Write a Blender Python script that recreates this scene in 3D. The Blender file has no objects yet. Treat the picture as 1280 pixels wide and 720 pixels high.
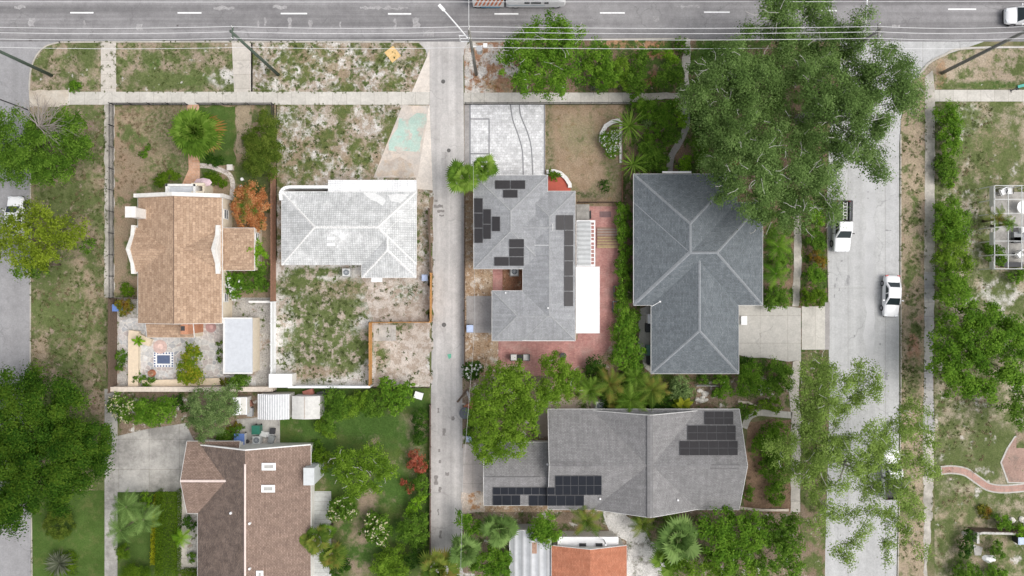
import bpy, math, random
import numpy as np
from mathutils import Vector
R = math.radians
SC = bpy.context.scene
COL = SC.collection
H = 80.0            # camera height in metres
S = 0.09            # metres on the ground per photo pixel
ATOL = 1e-6

def P(px, py, z=0.0):
    k = S * (H - z) / H
    return Vector(((px - 640.0) * k, (360.0 - py) * k, z))

# ------------------------------------------------------------------ materials
class NT:
    def __init__(self, m):
        self.m = m; self.n = m.node_tree.nodes; self.l = m.node_tree.links
    def new(self, t, **kw):
        n = self.n.new(t)
        for k, v in kw.items(): setattr(n, k, v)
        return n
    def put(self, sock, v):
        if hasattr(v, 'is_linked') or hasattr(v, 'links'): self.l.new(v, sock)
        else:
            if isinstance(v, (tuple, list)) and len(v) == 3 and sock.type == 'RGBA': v = (*v, 1)
            sock.default_value = v
    def noise(self, co, scale, detail=5, rough=0.6, w=0.0, dist=0.0):
        n = self.new('ShaderNodeTexNoise'); n.noise_dimensions = '4D'
        self.l.new(co, n.inputs['Vector'])
        n.inputs['Scale'].default_value = scale; n.inputs['Detail'].default_value = detail
        n.inputs['Roughness'].default_value = rough; n.inputs['W'].default_value = w
        n.inputs['Distortion'].default_value = dist
        return n.outputs['Fac']
    def ramp(self, f, a, b, lo=0.0, hi=1.0):
        n = self.new('ShaderNodeMapRange'); n.interpolation_type = 'SMOOTHSTEP'
        self.put(n.inputs['Value'], f)
        n.inputs['From Min'].default_value = a; n.inputs['From Max'].default_value = b
        n.inputs['To Min'].default_value = lo; n.inputs['To Max'].default_value = hi
        return n.outputs['Result']
    def mix(self, f, a, b, mode='MIX'):
        n = self.new('ShaderNodeMix'); n.data_type = 'RGBA'; n.blend_type = mode
        self.put(n.inputs[0], f); self.put(n.inputs[6], a); self.put(n.inputs[7], b)
        return n.outputs[2]
    def math(self, op, a, b=0.0):
        n = self.new('ShaderNodeMath'); n.operation = op
        self.put(n.inputs[0], a); self.put(n.inputs[1], b)
        return n.outputs[0]
    def gray(self, v):
        n = self.new('ShaderNodeCombineColor')
        for i in range(3): self.put(n.inputs[i], v)
        return n.outputs[0]
    def obco(self):
        return self.new('ShaderNodeTexCoord').outputs['Object']
    def geo(self):
        return self.new('ShaderNodeNewGeometry').outputs['Position']

def mat_base(name):
    m = bpy.data.materials.new(name); m.use_nodes = True
    b = m.node_tree.nodes.get('Principled BSDF')
    return m, NT(m), b

MATS = {}
def plain(name, col, rough=0.7, var=0.12, scale=3.0, metal=0.0, spec=0.3):
    if name in MATS: return MATS[name]
    m, t, b = mat_base(name)
    co = t.geo()
    f = t.ramp(t.noise(co, scale, 6, 0.65), 0.25, 0.75, 1 - var, 1 + var)
    f2 = t.ramp(t.noise(co, scale * 9, 3, 0.6), 0.25, 0.75, 1 - var * .5, 1 + var * .5)
    c = t.mix(1.0, col, t.gray(t.math('MULTIPLY', f, f2)), 'MULTIPLY')
    t.put(b.inputs['Base Color'], c)
    b.inputs['Roughness'].default_value = rough; b.inputs['Metallic'].default_value = metal
    b.inputs['Specular IOR Level'].default_value = spec
    MATS[name] = m
    return m

def ground_mat(name, base, layers=(), blobs=(), speck=0.25, bump=0.03, fine=7.0):
    """base=(c1,c2,scale); layers=[(c1,c2,scale,thresh,soft,seed)]; blobs=[(px,py,rx,ry,c1,c2,soft)] worn or grown patches"""
    m, t, b = mat_base(name)
    co = t.geo()
    c = t.mix(t.ramp(t.noise(co, base[2], 6, .65, 3.1), .3, .7), base[0], base[1])
    w = t.noise(co, 0.55, 6, .7, 9.7)
    w2 = t.noise(co, 2.2, 5, .7, 4.2)
    for i, (px, py, rx, ry, c1, c2, soft) in enumerate(blobs):
        p = P(px, py)
        s = t.new('ShaderNodeVectorMath', operation='SUBTRACT'); t.l.new(co, s.inputs[0]); s.inputs[1].default_value = (p.x, p.y, 0)
        q = t.new('ShaderNodeVectorMath', operation='MULTIPLY'); t.l.new(s.outputs[0], q.inputs[0]); q.inputs[1].default_value = (1 / (rx * S), 1 / (ry * S), 0)
        le = t.new('ShaderNodeVectorMath', operation='LENGTH'); t.l.new(q.outputs[0], le.inputs[0])
        d = t.math('ADD', le.outputs['Value'], t.math('MULTIPLY', t.math('SUBTRACT', w, .5), 1.9))
        d = t.math('ADD', d, t.math('MULTIPLY', t.math('SUBTRACT', w2, .5), 1.1))
        f = t.ramp(d, 1 - soft, 1 + soft, 1, 0)
        cc = t.mix(t.ramp(t.noise(co, 3.0, 5, .7, i * 1.3), .35, .65), c1, c2)
        c = t.mix(f, c, cc)
    for (c1, c2, sc, th, soft, seed) in layers:
        n = t.noise(co, sc, 7, .68, seed)
        f = t.ramp(n, th - soft, th + soft)
        cc = t.mix(t.ramp(t.noise(co, sc * 4, 5, .7, seed + 5), .35, .65), c1, c2)
        c = t.mix(f, c, cc)
    sp = t.ramp(t.noise(co, fine, 5, .75, 1.7), .28, .72, 1 - speck, 1 + speck)
    sp2 = t.ramp(t.noise(co, .22, 3, .6, 8.7), .3, .7, .88, 1.1)
    c = t.mix(1.0, c, t.gray(t.math('MULTIPLY', sp, sp2)), 'MULTIPLY')
    t.put(b.inputs['Base Color'], c)
    b.inputs['Roughness'].default_value = .95; b.inputs['Specular IOR Level'].default_value = .1
    if bump:
        bp = t.new('ShaderNodeBump'); bp.inputs['Distance'].default_value = bump; bp.inputs['Strength'].default_value = .8
        t.put(bp.inputs['Height'], t.noise(co, fine * .8, 5, .75, 1.7)); t.l.new(bp.outputs[0], b.inputs['Normal'])
    MATS[name] = m
    return m

def concrete(name, col, stain, joint=None, stain_t=.55, rough=.9, streak=None, crack=True):
    m, t, b = mat_base(name)
    co = t.geo()
    c = t.mix(t.ramp(t.noise(co, .35, 7, .7, 2.2), stain_t - .12, stain_t + .2), col, stain)
    c = t.mix(1.0, c, t.gray(t.math('MULTIPLY', t.ramp(t.noise(co, 6, 5, .7), .3, .7, .9, 1.1), t.ramp(t.noise(co, 1.4, 5, .7, 6.), .3, .7, .92, 1.08))), 'MULTIPLY')
    if streak:   # wheel-worn bands along the lane: (direction axis, scale, strength)
        mp = t.new('ShaderNodeMapping'); t.l.new(co, mp.inputs[0])
        mp.inputs['Scale'].default_value = (.012, 1, 1) if streak[0] == 'x' else (1, .012, 1)
        f = t.ramp(t.noise(mp.outputs[0], streak[1], 4, .6, 1.), .3, .7, 1 - streak[2], 1 + streak[2])
        c = t.mix(1.0, c, t.gray(f), 'MULTIPLY')
    if crack:
        v = t.new('ShaderNodeTexVoronoi'); v.feature = 'DISTANCE_TO_EDGE'; v.inputs['Scale'].default_value = .22
        ds = t.new('ShaderNodeVectorMath', operation='ADD'); t.l.new(co, ds.inputs[0])
        n = t.new('ShaderNodeTexNoise'); n.inputs['Scale'].default_value = .9; n.inputs['Detail'].default_value = 5; t.l.new(co, n.inputs['Vector'])
        sc = t.new('ShaderNodeVectorMath', operation='SCALE'); t.l.new(n.outputs['Color'], sc.inputs[0]); sc.inputs['Scale'].default_value = 1.6
        t.l.new(sc.outputs[0], ds.inputs[1]); t.l.new(ds.outputs[0], v.inputs['Vector'])
        f = t.math('MULTIPLY', t.ramp(v.outputs['Distance'], .004, .016, 1, 0), t.ramp(t.noise(co, .3, 3, .5, 3.), .48, .6, 0, .32))
        c = t.mix(f, c, (col[0] * .4, col[1] * .4, col[2] * .4))
    if joint:
        br = t.new('ShaderNodeTexBrick'); br.offset = 0; t.l.new(co, br.inputs['Vector'])
        br.inputs['Scale'].default_value = 1; br.inputs['Brick Width'].default_value = joint[0]; br.inputs['Row Height'].default_value = joint[1]
        br.inputs['Mortar Size'].default_value = .018; br.inputs['Color1'].default_value = (1, 1, 1, 1); br.inputs['Color2'].default_value = (.93, .93, .92, 1)
        br.inputs['Mortar'].default_value = (.6, .58, .54, 1)
        c = t.mix(1.0, c, br.outputs['Color'], 'MULTIPLY')
    t.put(b.inputs['Base Color'], c)
    b.inputs['Roughness'].default_value = rough; b.inputs['Specular IOR Level'].default_value = .2
    MATS[name] = m
    return m

def shingle(name, c1, c2, mortar, w=.3, h=.14, mort=.012, blot=.16, rough=.9, stain=None, off=.5, speck=.12, stain_t=.55, drip=.07):
    """courses of roofing laid along each slope (UV in metres: u along the eave, v up the slope)"""
    m, t, b = mat_base(name)
    uv = t.new('ShaderNodeUVMap').outputs[0]; co = t.geo()
    br = t.new('ShaderNodeTexBrick'); br.offset = off; t.l.new(uv, br.inputs['Vector'])
    br.inputs['Scale'].default_value = 1; br.inputs['Brick Width'].default_value = w; br.inputs['Row Height'].default_value = h
    br.inputs['Mortar Size'].default_value = mort; br.inputs['Bias'].default_value = 0
    br.inputs['Color1'].default_value = (*c1, 1); br.inputs['Color2'].default_value = (*c2, 1); br.inputs['Mortar'].default_value = (*mortar, 1)
    c = br.outputs['Color']
    if stain:
        c = t.mix(t.ramp(t.noise(co, .4, 7, .75, 5.), stain_t - .1, stain_t + .25), c, stain)
    f = t.math('MULTIPLY', t.ramp(t.noise(uv, 1.1, 6, .7), .28, .72, 1 - blot, 1 + blot), t.ramp(t.noise(uv, 7, 4, .7), .28, .72, 1 - speck, 1 + speck))
    mp = t.new('ShaderNodeMapping'); t.l.new(uv, mp.inputs[0]); mp.inputs['Scale'].default_value = (3.0, .25, 1)
    f = t.math('MULTIPLY', f, t.ramp(t.noise(mp.outputs[0], 1.0, 4, .6), .3, .7, 1 - drip, 1 + drip))
    c = t.mix(1.0, c, t.gray(f), 'MULTIPLY')
    t.put(b.inputs['Base Color'], c); b.inputs['Roughness'].default_value = rough; b.inputs['Specular IOR Level'].default_value = .15
    bp = t.new('ShaderNodeBump'); bp.inputs['Distance'].default_value = .02; bp.inputs['Strength'].default_value = .6
    t.l.new(br.outputs['Fac'], bp.inputs['Height']); bp.invert = True; t.l.new(bp.outputs[0], b.inputs['Normal'])
    MATS[name] = m
    return m

def foliage(name, dark, mid, light, extra=None, trans=.38):
    """leaf material: each leaf's own tint is stored on the mesh, growth patches vary it"""
    if name in MATS: return MATS[name]
    m, t, b = mat_base(name)
    a = t.new('ShaderNodeAttribute'); a.attribute_name = 'tint'
    co = t.geo()
    f = t.math('ADD', a.outputs['Fac'], t.math('MULTIPLY', t.math('SUBTRACT', t.noise(co, .8, 4, .6), .5), .7))
    cr = t.new('ShaderNodeValToRGB'); t.l.new(f, cr.inputs[0])
    e = cr.color_ramp.elements
    e[0].position = .1; e[0].color = (*dark, 1); e[1].position = .9; e[1].color = (*light, 1)
    k = e.new(.5); k.color = (*mid, 1)
    c = cr.outputs[0]
    if extra:
        c = t.mix(t.ramp(t.noise(co, .55, 4, .6, 7.), .5, .62), c, extra)
    t.put(b.inputs['Base Color'], c); b.inputs['Roughness'].default_value = .65; b.inputs['Specular IOR Level'].default_value = .07
    tr = t.new('ShaderNodeBsdfTranslucent'); t.put(tr.inputs['Color'], c)
    mx = t.new('ShaderNodeMixShader'); mx.inputs[0].default_value = trans
    out = t.n.get('Material Output')
    t.l.new(b.outputs[0], mx.inputs[1]); t.l.new(tr.outputs[0], mx.inputs[2]); t.l.new(mx.outputs[0], out.inputs[0])
    MATS[name] = m
    return m

# ------------------------------------------------------------------ meshes
class MB:
    def __init__(self): self.v = []; self.f = []; self.m = []
    def face(self, pts, mi=0):
        i = len(self.v); self.v += [tuple(p) for p in pts]; self.f.append(list(range(i, i + len(pts)))); self.m.append(mi)
    def box(self, c, s, rz=0.0, mi=0, taper=1.0):
        x, y, z = s[0] / 2, s[1] / 2, s[2] / 2; i = len(self.v); ca, sa = math.cos(rz), math.sin(rz)
        for sz in (-1, 1):
            k = taper if sz > 0 else 1
            for sx, sy in ((-1, -1), (1, -1), (1, 1), (-1, 1)):
                a, b = sx * x * k, sy * y * k
                self.v.append((c[0] + a * ca - b * sa, c[1] + a * sa + b * ca, c[2] + sz * z))
        for q in ((3, 2, 1, 0), (4, 5, 6, 7), (0, 1, 5, 4), (1, 2, 6, 5), (2, 3, 7, 6), (3, 0, 4, 7)):
            self.f.append([i + k for k in q]); self.m.append(mi)
    def tube(self, pts, rad, n=6, mi=0, cap=True):
        pts = [Vector(p) for p in pts]
        if not isinstance(rad, (list, tuple)): rad = [rad] * len(pts)
        base = len(self.v)
        for k, p in enumerate(pts):
            d = (pts[min(k + 1, len(pts) - 1)] - pts[max(k - 1, 0)])
            d = d.normalized() if d.length > 1e-9 else Vector((0, 0, 1))
            a = d.cross(Vector((0, 0, 1)) if abs(d.z) < .9 else Vector((1, 0, 0))).normalized(); bb = d.cross(a)
            for j in range(n):
                an = 2 * math.pi * j / n
                self.v.append(tuple(p + (a * math.cos(an) + bb * math.sin(an)) * rad[k]))
        for k in range(len(pts) - 1):
            for j in range(n):
                j2 = (j + 1) % n
                self.f.append([base + k * n + j, base + k * n + j2, base + (k + 1) * n + j2, base + (k + 1) * n + j]); self.m.append(mi)
        if cap:
            self.f.append([base + j for j in range(n)][::-1]); self.m.append(mi)
            e = base + (len(pts) - 1) * n; self.f.append([e + j for j in range(n)]); self.m.append(mi)
    def cyl(self, c, r, h, n=16, r2=None, mi=0):
        self.tube([c, (c[0], c[1], c[2] + h)], [r, r if r2 is None else r2], n, mi)
    def prism(self, poly, z0, z1, mi=0):
        """closed slab from a flat outline (list of (x,y))"""
        a = sum(poly[i][0] * poly[(i + 1) % len(poly)][1] - poly[(i + 1) % len(poly)][0] * poly[i][1] for i in range(len(poly)))
        if a < 0: poly = poly[::-1]
        n = len(poly); i = len(self.v)
        for z in (z0, z1): self.v += [(p[0], p[1], z) for p in poly]
        self.f.append([i + n + k for k in range(n)]); self.m.append(mi)
        self.f.append([i + k for k in range(n)][::-1]); self.m.append(mi)
        for k in range(n):
            k2 = (k + 1) % n
            self.f.append([i + k, i + k2, i + n + k2, i + n + k]); self.m.append(mi)
    def build(self, name, mats, parent=None, smooth=False, uv=False, loc=None):
        if not isinstance(mats, (list, tuple)): mats = [mats]
        me = bpy.data.meshes.new(name)
        v = self.v
        if loc is not None: v = [(a - loc[0], b - loc[1], c - loc[2]) for a, b, c in v]
        me.from_pydata(v, [], self.f)
        for m in mats: me.materials.append(m)
        if len(mats) > 1: me.polygons.foreach_set('material_index', self.m)
        if smooth: me.polygons.foreach_set('use_smooth', [True] * len(self.f))
        if uv:
            ul = me.uv_layers.new(name='UVMap'); me.update()
            for p in me.polygons:
                n = p.normal
                u = Vector((0, 0, 1)).cross(n)
                u = u.normalized() if u.length > 1e-4 else Vector((1, 0, 0))
                w = n.cross(u)
                for li in p.loop_indices:
                    co = me.vertices[me.loops[li].vertex_index].co
                    ul.data[li].uv = (co.dot(u), co.dot(w))
        me.update()
        o = bpy.data.objects.new(name, me); COL.objects.link(o)
        if parent: o.parent = parent
        if loc is not None: o.location = loc
        return o

def tag(o, label=None, cat=None, group=None, kind=None):
    if label: o['label'] = label
    if cat: o['category'] = cat
    if group: o['group'] = group
    if kind: o['kind'] = kind
    return o
def thing(name, label, cat, loc=(0, 0, 0), rz=0.0, group=None):
    o = bpy.data.objects.new(name, None); COL.objects.link(o)
    o.location = loc; o.rotation_euler.z = rz; o.empty_display_size = .3
    return tag(o, label, cat, group)
def copy_tree(o, parent=None):
    c = o.copy(); COL.objects.link(c); c.parent = parent
    for ch in list(o.children): copy_tree(ch, c)
    return c

def wobble(pts, step=1.2, amp=.15, seed=0, closed=True):
    rnd = random.Random(seed); out = []
    n = len(pts)
    for i in range(n if closed else n - 1):
        a, b = Vector(pts[i][:2]), Vector(pts[(i + 1) % n][:2]); L = (b - a).length; k = max(1, int(L / step))
        nn = Vector((-(b - a).y, (b - a).x)) / max(L, 1e-6)
        for j in range(k):
            q = a.lerp(b, j / k)
            if j: q = q + nn * rnd.uniform(-amp, amp)
            out.append((q.x, q.y))
    return out
def sheet(name, pix, z, mat, label=None, wob=0.0, kind='structure', parent=None, seed=1, thick=0.0, step=.8):
    """a ground surface given by its outline"""
    pts = [P(*p)[:2] for p in pix]
    if wob: pts = wobble(pts, step, wob, seed)
    mb = MB()
    if thick: mb.prism(pts, z - thick, z)
    else:
        a = sum(pts[i][0] * pts[(i + 1) % len(pts)][1] - pts[(i + 1) % len(pts)][0] * pts[i][1] for i in range(len(pts)))
        if a < 0: pts = pts[::-1]
        mb.face([(x, y, z) for x, y in pts])
    o = mb.build(name, mat, parent, uv=True)
    if parent is None: tag(o, label, None, None, kind)
    return o
def rect(x0, y0, x1, y1): return [(x0, y0), (x1, y0), (x1, y1), (x0, y1)]
def smooth_line(pts, n=6):
    out = []
    for i in range(len(pts) - 1):
        p0 = Vector(pts[max(i - 1, 0)]); p1 = Vector(pts[i]); p2 = Vector(pts[i + 1]); p3 = Vector(pts[min(i + 2, len(pts) - 1)])
        for j in range(n):
            t = j / n
            out.append(0.5 * ((2 * p1) + (-p0 + p2) * t + (2 * p0 - 5 * p1 + 4 * p2 - p3) * t * t + (-p0 + 3 * p1 - 3 * p2 + p3) * t ** 3))
    out.append(Vector(pts[-1])); return out
def ribbon(pix, w):
    """outline of a winding strip of width w pixels"""
    c = [Vector((p[0], p[1])) for p in smooth_line([(a, b, 0) for a, b in pix])]
    l, r = [], []
    for i, p in enumerate(c):
        d = (c[min(i + 1, len(c) - 1)] - c[max(i - 1, 0)]).normalized(); n = Vector((-d.y, d.x)) * w / 2
        l.append(tuple(p + n)); r.append(tuple(p - n))
    return l + r[::-1]
# ------------------------------------------------------------------ world, sun, camera
W = bpy.data.worlds.new('World'); SC.world = W; W.use_nodes = True
wt = W.node_tree; bg = wt.nodes['Background']
sky = wt.nodes.new('ShaderNodeTexSky'); sky.sky_type = 'NISHITA'; sky.sun_disc = False
SUN_EL, SUN_AZ = R(58), R(100)
sky.sun_elevation = SUN_EL; sky.sun_rotation = SUN_AZ; sky.dust_density = 4.0; sky.air_density = 1.0; sky.ozone_density = 1.0
hs = wt.nodes.new('ShaderNodeHueSaturation'); hs.inputs['Saturation'].default_value = .28
wt.links.new(sky.outputs[0], hs.inputs['Color']); wt.links.new(hs.outputs[0], bg.inputs[0]); bg.inputs[1].default_value = .15
sl = bpy.data.lights.new('sun', 'SUN'); sl.energy = 1.1; sl.angle = R(38); sl.color = (1, .96, .9)
so = bpy.data.objects.new('sun', sl); COL.objects.link(so)
sd = Vector((math.sin(SUN_AZ) * math.cos(SUN_EL), math.cos(SUN_AZ) * math.cos(SUN_EL), math.sin(SUN_EL)))
so.rotation_euler = sd.to_track_quat('Z', 'Y').to_euler(); so.location = sd * 100
cd = bpy.data.cameras.new('camera'); cam = bpy.data.objects.new('camera', cd); COL.objects.link(cam)
cam.location = (0, 0, H); cd.sensor_width = 36; cd.lens = 36 * H / (1280 * S); cd.clip_start = 1; cd.clip_end = 3000
SC.camera = cam
SC.view_settings.view_transform = 'Standard'; SC.view_settings.look = 'None'; SC.view_settings.exposure = .38; SC.view_settings.gamma = 1
SC.cycles.use_denoising = True
SC.cycles.max_bounces = 6

# ------------------------------------------------------------------ ground colours (real-world reflectances)
G1, G2 = (.085, .112, .036), (.13, .153, .06)          # living grass
GL1, GL2 = (.05, .1, .02), (.075, .135, .03)          # watered lawn
D1, D2 = (.275, .22, .15), (.365, .3, .215)            # dry straw
E1, E2 = (.25, .19, .145), (.335, .27, .215)               # bare earth
S1, S2 = (.47, .445, .41), (.62, .595, .56)               # pale sand
W1, W2 = (.06, .085, .025), (.11, .14, .045)             # weeds
M1, M2 = (.2, .1, .06), (.3, .16, .1)                    # bark mulch
gm_far = ground_mat('grass far', (G1, D1, .3), [(G1, G2, .5, .5, .08, 2.)])
gm_verge = ground_mat('verge patchy', (D1, E2, .8), [(G1, G2, .6, .5, .08, 2.), (W1, W2, 1.5, .6, .05, 4.), (S1, S2, 1.2, .64, .04, 9.)],
    blobs=[(93, 108, 12, 6, GL1, GL2, .25), (190, 78, 12, 12, GL1, G2, .4), (240, 100, 25, 9, G1, GL2, .4), (200, 100, 40, 12, G1, G2, .4), (110, 70, 14, 22, G1, G2, .4), (285, 100, 20, 14, S1, S2, .35)], speck=.32)
gm_sand = ground_mat('sandy verge', (E2, (.42, .36, .3), .9), [(S1, S2, 1.1, .52, .07, 3.), (D1, (.25, .19, .13), .6, .54, .07, 17.), (G1, (.13, .14, .05), .55, .53, .06, 5.), (W1, W2, 1.3, .57, .04, 6.), (W1, (.06, .08, .03), 2.6, .645, .02, 8.)],
    blobs=[(472, 79, 24, 8, G1, W2, .3), (345, 150, 25, 10, G1, G2, .4), (435, 110, 10, 7, G1, W2, .3), (380, 75, 40, 20, D1, G2, .5), (500, 175, 25, 25, D1, G1, .5), (380, 200, 35, 20, G1, D1, .5)], speck=.34)
gm_byard = ground_mat('back yard sand and weeds', (S1, S2, .9), [(E2, (.4, .35, .3), 1.1, .54, .06, 13.), (G1, G2, 1.0, .57, .04, 5.), (W1, W2, 1.6, .6, .03, 6.), (W1, (.06, .08, .03), 2.8, .655, .02, 8.)],
    blobs=[(375, 355, 34, 15, G1, W2, .3), (408, 385, 56, 22, G1, G2, .3), (400, 430, 42, 42, G1, G2, .3), (448, 432, 22, 26, G1, W2, .35), (425, 455, 24, 14, G1, G2, .35), (430, 360, 40, 12, G1, D1, .4), (395, 340, 40, 6, W1, W2, .4), (395, 465, 30, 8, E1, D1, .4), (520, 365, 20, 10, G1, W2, .4)], speck=.32)
gm_dry = ground_mat('dry yard', (D1, (.32, .25, .18), .7), [(G1, G2, .4, .485, .08, 2.), (W1, W2, 1.5, .62, .04, 4.), (E1, E2, 1.1, .6, .06, 3.)], speck=.3,
    blobs=[(80, 250, 40, 20, G1, G2, .4), (75, 395, 25, 25, G1, G2, .4), (60, 340, 30, 25, G1, G2, .45), (110, 500, 25, 50, E1, D1, .4), (120, 170, 14, 40, E1, (.23, .17, .13), .4)])
gm_afront = ground_mat('front yard of straw and grass', (D1, (.3, .215, .15), .7), [(G1, G2, .45, .55, .06, 12.), (W1, W2, 1.5, .64, .04, 4.)], speck=.28,
    blobs=[(205, 160, 30, 30, G1, D1, .5), (275, 165, 20, 30, GL1, GL2, .25), (215, 215, 30, 30, G1, D1, .45), (315, 225, 25, 30, W1, G1, .4), (260, 215, 12, 12, GL1, W1, .4)])
gm_lawn = ground_mat('lush lawn', ((.055, .098, .02), (.075, .125, .03), .7), [((.09, .12, .035), (.125, .14, .05), .6, .57, .1, 3.), ((.16, .15, .08), (.2, .17, .1), 1.3, .68, .05, 23.)], speck=.22, bump=.03)
gm_fback = ground_mat('back lawn', (G1, (.09, .13, .03), .5), [(D1, (.28, .22, .15), .45, .6, .08, 3.), (GL1, GL2, .4, .5, .08, 9.)], speck=.25,
    blobs=[(515, 540, 18, 20, D1, D2, .5), (470, 535, 40, 20, GL1, GL2, .5), (500, 610, 22, 20, GL1, GL2, .5), (450, 690, 15, 40, D1, E1, .5), (460, 630, 12, 20, E1, D1, .4), (520, 570, 12, 40, D1, G1, .5)])
gm_tan = ground_mat('tan straw yard', ((.33, .25, .175), (.265, .19, .125), .9), [((.2, .145, .085), (.26, .19, .11), 1.4, .6, .05, 2.), (G1, D1, .7, .58, .08, 7.)], speck=.28,
    blobs=[(725, 170, 25, 20, (.22, .2, .11), D1, .6), (700, 235, 18, 10, W2, D1, .5), (765, 220, 10, 25, W2, D1, .5), (685, 200, 8, 60, D1, W1, .6), (735, 244, 30, 5, W1, E1, .5)])
gm_mulch = ground_mat('mulch', (M1, M2, 1.), [((.36, .26, .18), (.42, .33, .24), 1.6, .57, .05, 3.), ((.09, .06, .04), (.12, .08, .05), 1.9, .62, .04, 8.)], speck=.4)
gm_drymulch = ground_mat('dry leaf litter', ((.3, .19, .11), (.42, .33, .24), 1.4), [((.5, .42, .34), (.55, .49, .43), 1.8, .56, .04, 3.), ((.16, .1, .06), (.2, .13, .08), 2.2, .6, .04, 8.), (G1, G2, .9, .66, .05, 2.)], speck=.4)
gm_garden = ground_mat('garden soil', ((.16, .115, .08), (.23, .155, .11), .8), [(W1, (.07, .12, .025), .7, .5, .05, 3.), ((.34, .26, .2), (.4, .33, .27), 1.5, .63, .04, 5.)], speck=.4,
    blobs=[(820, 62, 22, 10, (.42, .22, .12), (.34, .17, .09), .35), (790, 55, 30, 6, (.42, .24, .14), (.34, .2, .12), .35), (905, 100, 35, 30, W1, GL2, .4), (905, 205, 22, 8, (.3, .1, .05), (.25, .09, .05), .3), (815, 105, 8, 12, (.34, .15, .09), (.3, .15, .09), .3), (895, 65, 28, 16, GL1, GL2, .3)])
gm_evg = ground_mat('east verge', ((.36, .29, .21), (.3, .24, .17), .9), [(G1, G2, .5, .55, .06, 2.), ((.33, .22, .165), (.37, .26, .2), .4, .62, .05, 6.), (S1, S2, .7, .66, .04, 3.), (W1, W2, 1.7, .62, .03, 12.)], speck=.34,
    blobs=[(1141, 440, 8, 25, (.32, .17, .11), (.36, .22, .16), .4), (1140, 330, 10, 20, G1, D1, .5), (1140, 470, 10, 30, G1, D1, .5)])
gm_east = ground_mat('east lot', ((.34, .28, .2), (.4, .345, .27), .6), [(G1, G2, .5, .47, .09, 12.), (S1, (.58, .54, .5), .5, .61, .05, 6.), (W1, W2, 1.6, .6, .04, 4.)], speck=.32,
    blobs=[(1210, 150, 13, 20, S1, S2, .3), (1240, 190, 40, 40, G1, D1, .5), (1215, 285, 12, 45, S1, D2, .45), (1240, 560, 30, 30, G1, G2, .5), (1190, 580, 30, 25, G1, G2, .5), (1205, 660, 30, 30, (.36, .28, .2), D2, .45), (1250, 365, 22, 18, S1, S2, .35), (1245, 690, 40, 30, D1, D2, .5), (1200, 630, 40, 12, G1, D1, .5)])
gm_nverge = ground_mat('north east verge', ((.33, .265, .19), (.37, .31, .24), .7), [(G1, G2, .5, .52, .06, 12.), (W1, W2, 1.6, .63, .03, 4.), (S1, S2, 1.2, .66, .03, 14.)], speck=.34, blobs=[(1235, 107, 50, 6, GL1, G2, .4), (1176, 95, 6, 18, (.36, .22, .13), D1, .4)])
gm_wsand = ground_mat('white sand', ((.54, .52, .5), (.68, .66, .63), .8), [((.2, .19, .16), (.3, .28, .25), .7, .55, .06, 3.), (W1, W2, .8, .62, .05, 6.)], speck=.3)
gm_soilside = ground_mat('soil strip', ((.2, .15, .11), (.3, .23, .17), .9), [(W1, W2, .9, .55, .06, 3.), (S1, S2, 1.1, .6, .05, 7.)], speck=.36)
gm_flag = ground_mat('rubble', (S1, (.36, .34, .32), 1.), [(W1, W2, 1.2, .6, .04, 3.), (E1, E2, .9, .6, .05, 7.)], speck=.4)

c_walk = concrete('pavement concrete', (.55, .525, .48), (.45, .425, .385), (1.55, 50))
c_walk_v = concrete('pavement concrete across', (.54, .5, .45), (.42, .39, .35), (50, 1.6))
c_alley = concrete('alley concrete', (.475, .455, .44), (.385, .365, .35), None, .55, streak=('y', 1.3, .15))
c_street = concrete('street concrete', (.475, .475, .475), (.41, .41, .41), (4.2, 60), .6, streak=('y', .8, .09))
c_asph = concrete('asphalt', (.25, .243, .245), (.2, .193, .197), None, .5, streak=('x', .8, .3))
c_asph2 = concrete('side street asphalt', (.3, .295, .3), (.24, .235, .24), None, .55, streak=('y', .8, .06))
c_drive = concrete('driveway concrete', (.475, .455, .42), (.4, .38, .345), (3.1, 3.1), .6)
c_white = concrete('pale concrete', (.66, .6, .54), (.54, .48, .42), None, .55)
c_grey = concrete('grey old concrete', (.48, .46, .43), (.25, .24, .225), (3.4, 3.4), .48)
c_kerb = concrete('kerb concrete', (.5, .47, .42), (.38, .35, .31), (2.4, 50), .5, crack=False)
c_path = concrete('grey path concrete', (.36, .34, .33), (.27, .255, .245), None, .5)
c_stained = concrete('stained pavement', (.36, .35, .36), (.55, .53, .49), (50, 1.6), .5)
c_pebble = concrete('crumbled pavement', (.56, .52, .47), (.32, .3, .26), None, .45)
c_paver = shingle('white stone paving', (.68, .68, .69), (.52, .52, .53), (.42, .41, .4), .4, .3, .012, .2, speck=.2)
c_red = shingle('red brick paving', (.4, .185, .165), (.48, .25, .225), (.4, .26, .23), .24, .12, .008, .14, stain=(.46, .33, .29), speck=.12)
c_orange = shingle('orange brick paving', (.52, .29, .18), (.6, .38, .27), (.5, .36, .28), .3, .3, .015, .14, speck=.12)
c_terra = plain('red tile floor', (.42, .09, .06), .6, .1)
c_pinkslab = shingle('pink path blocks', (.43, .275, .23), (.37, .225, .185), (.36, .27, .235), .9, .9, .03, .12)

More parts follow.
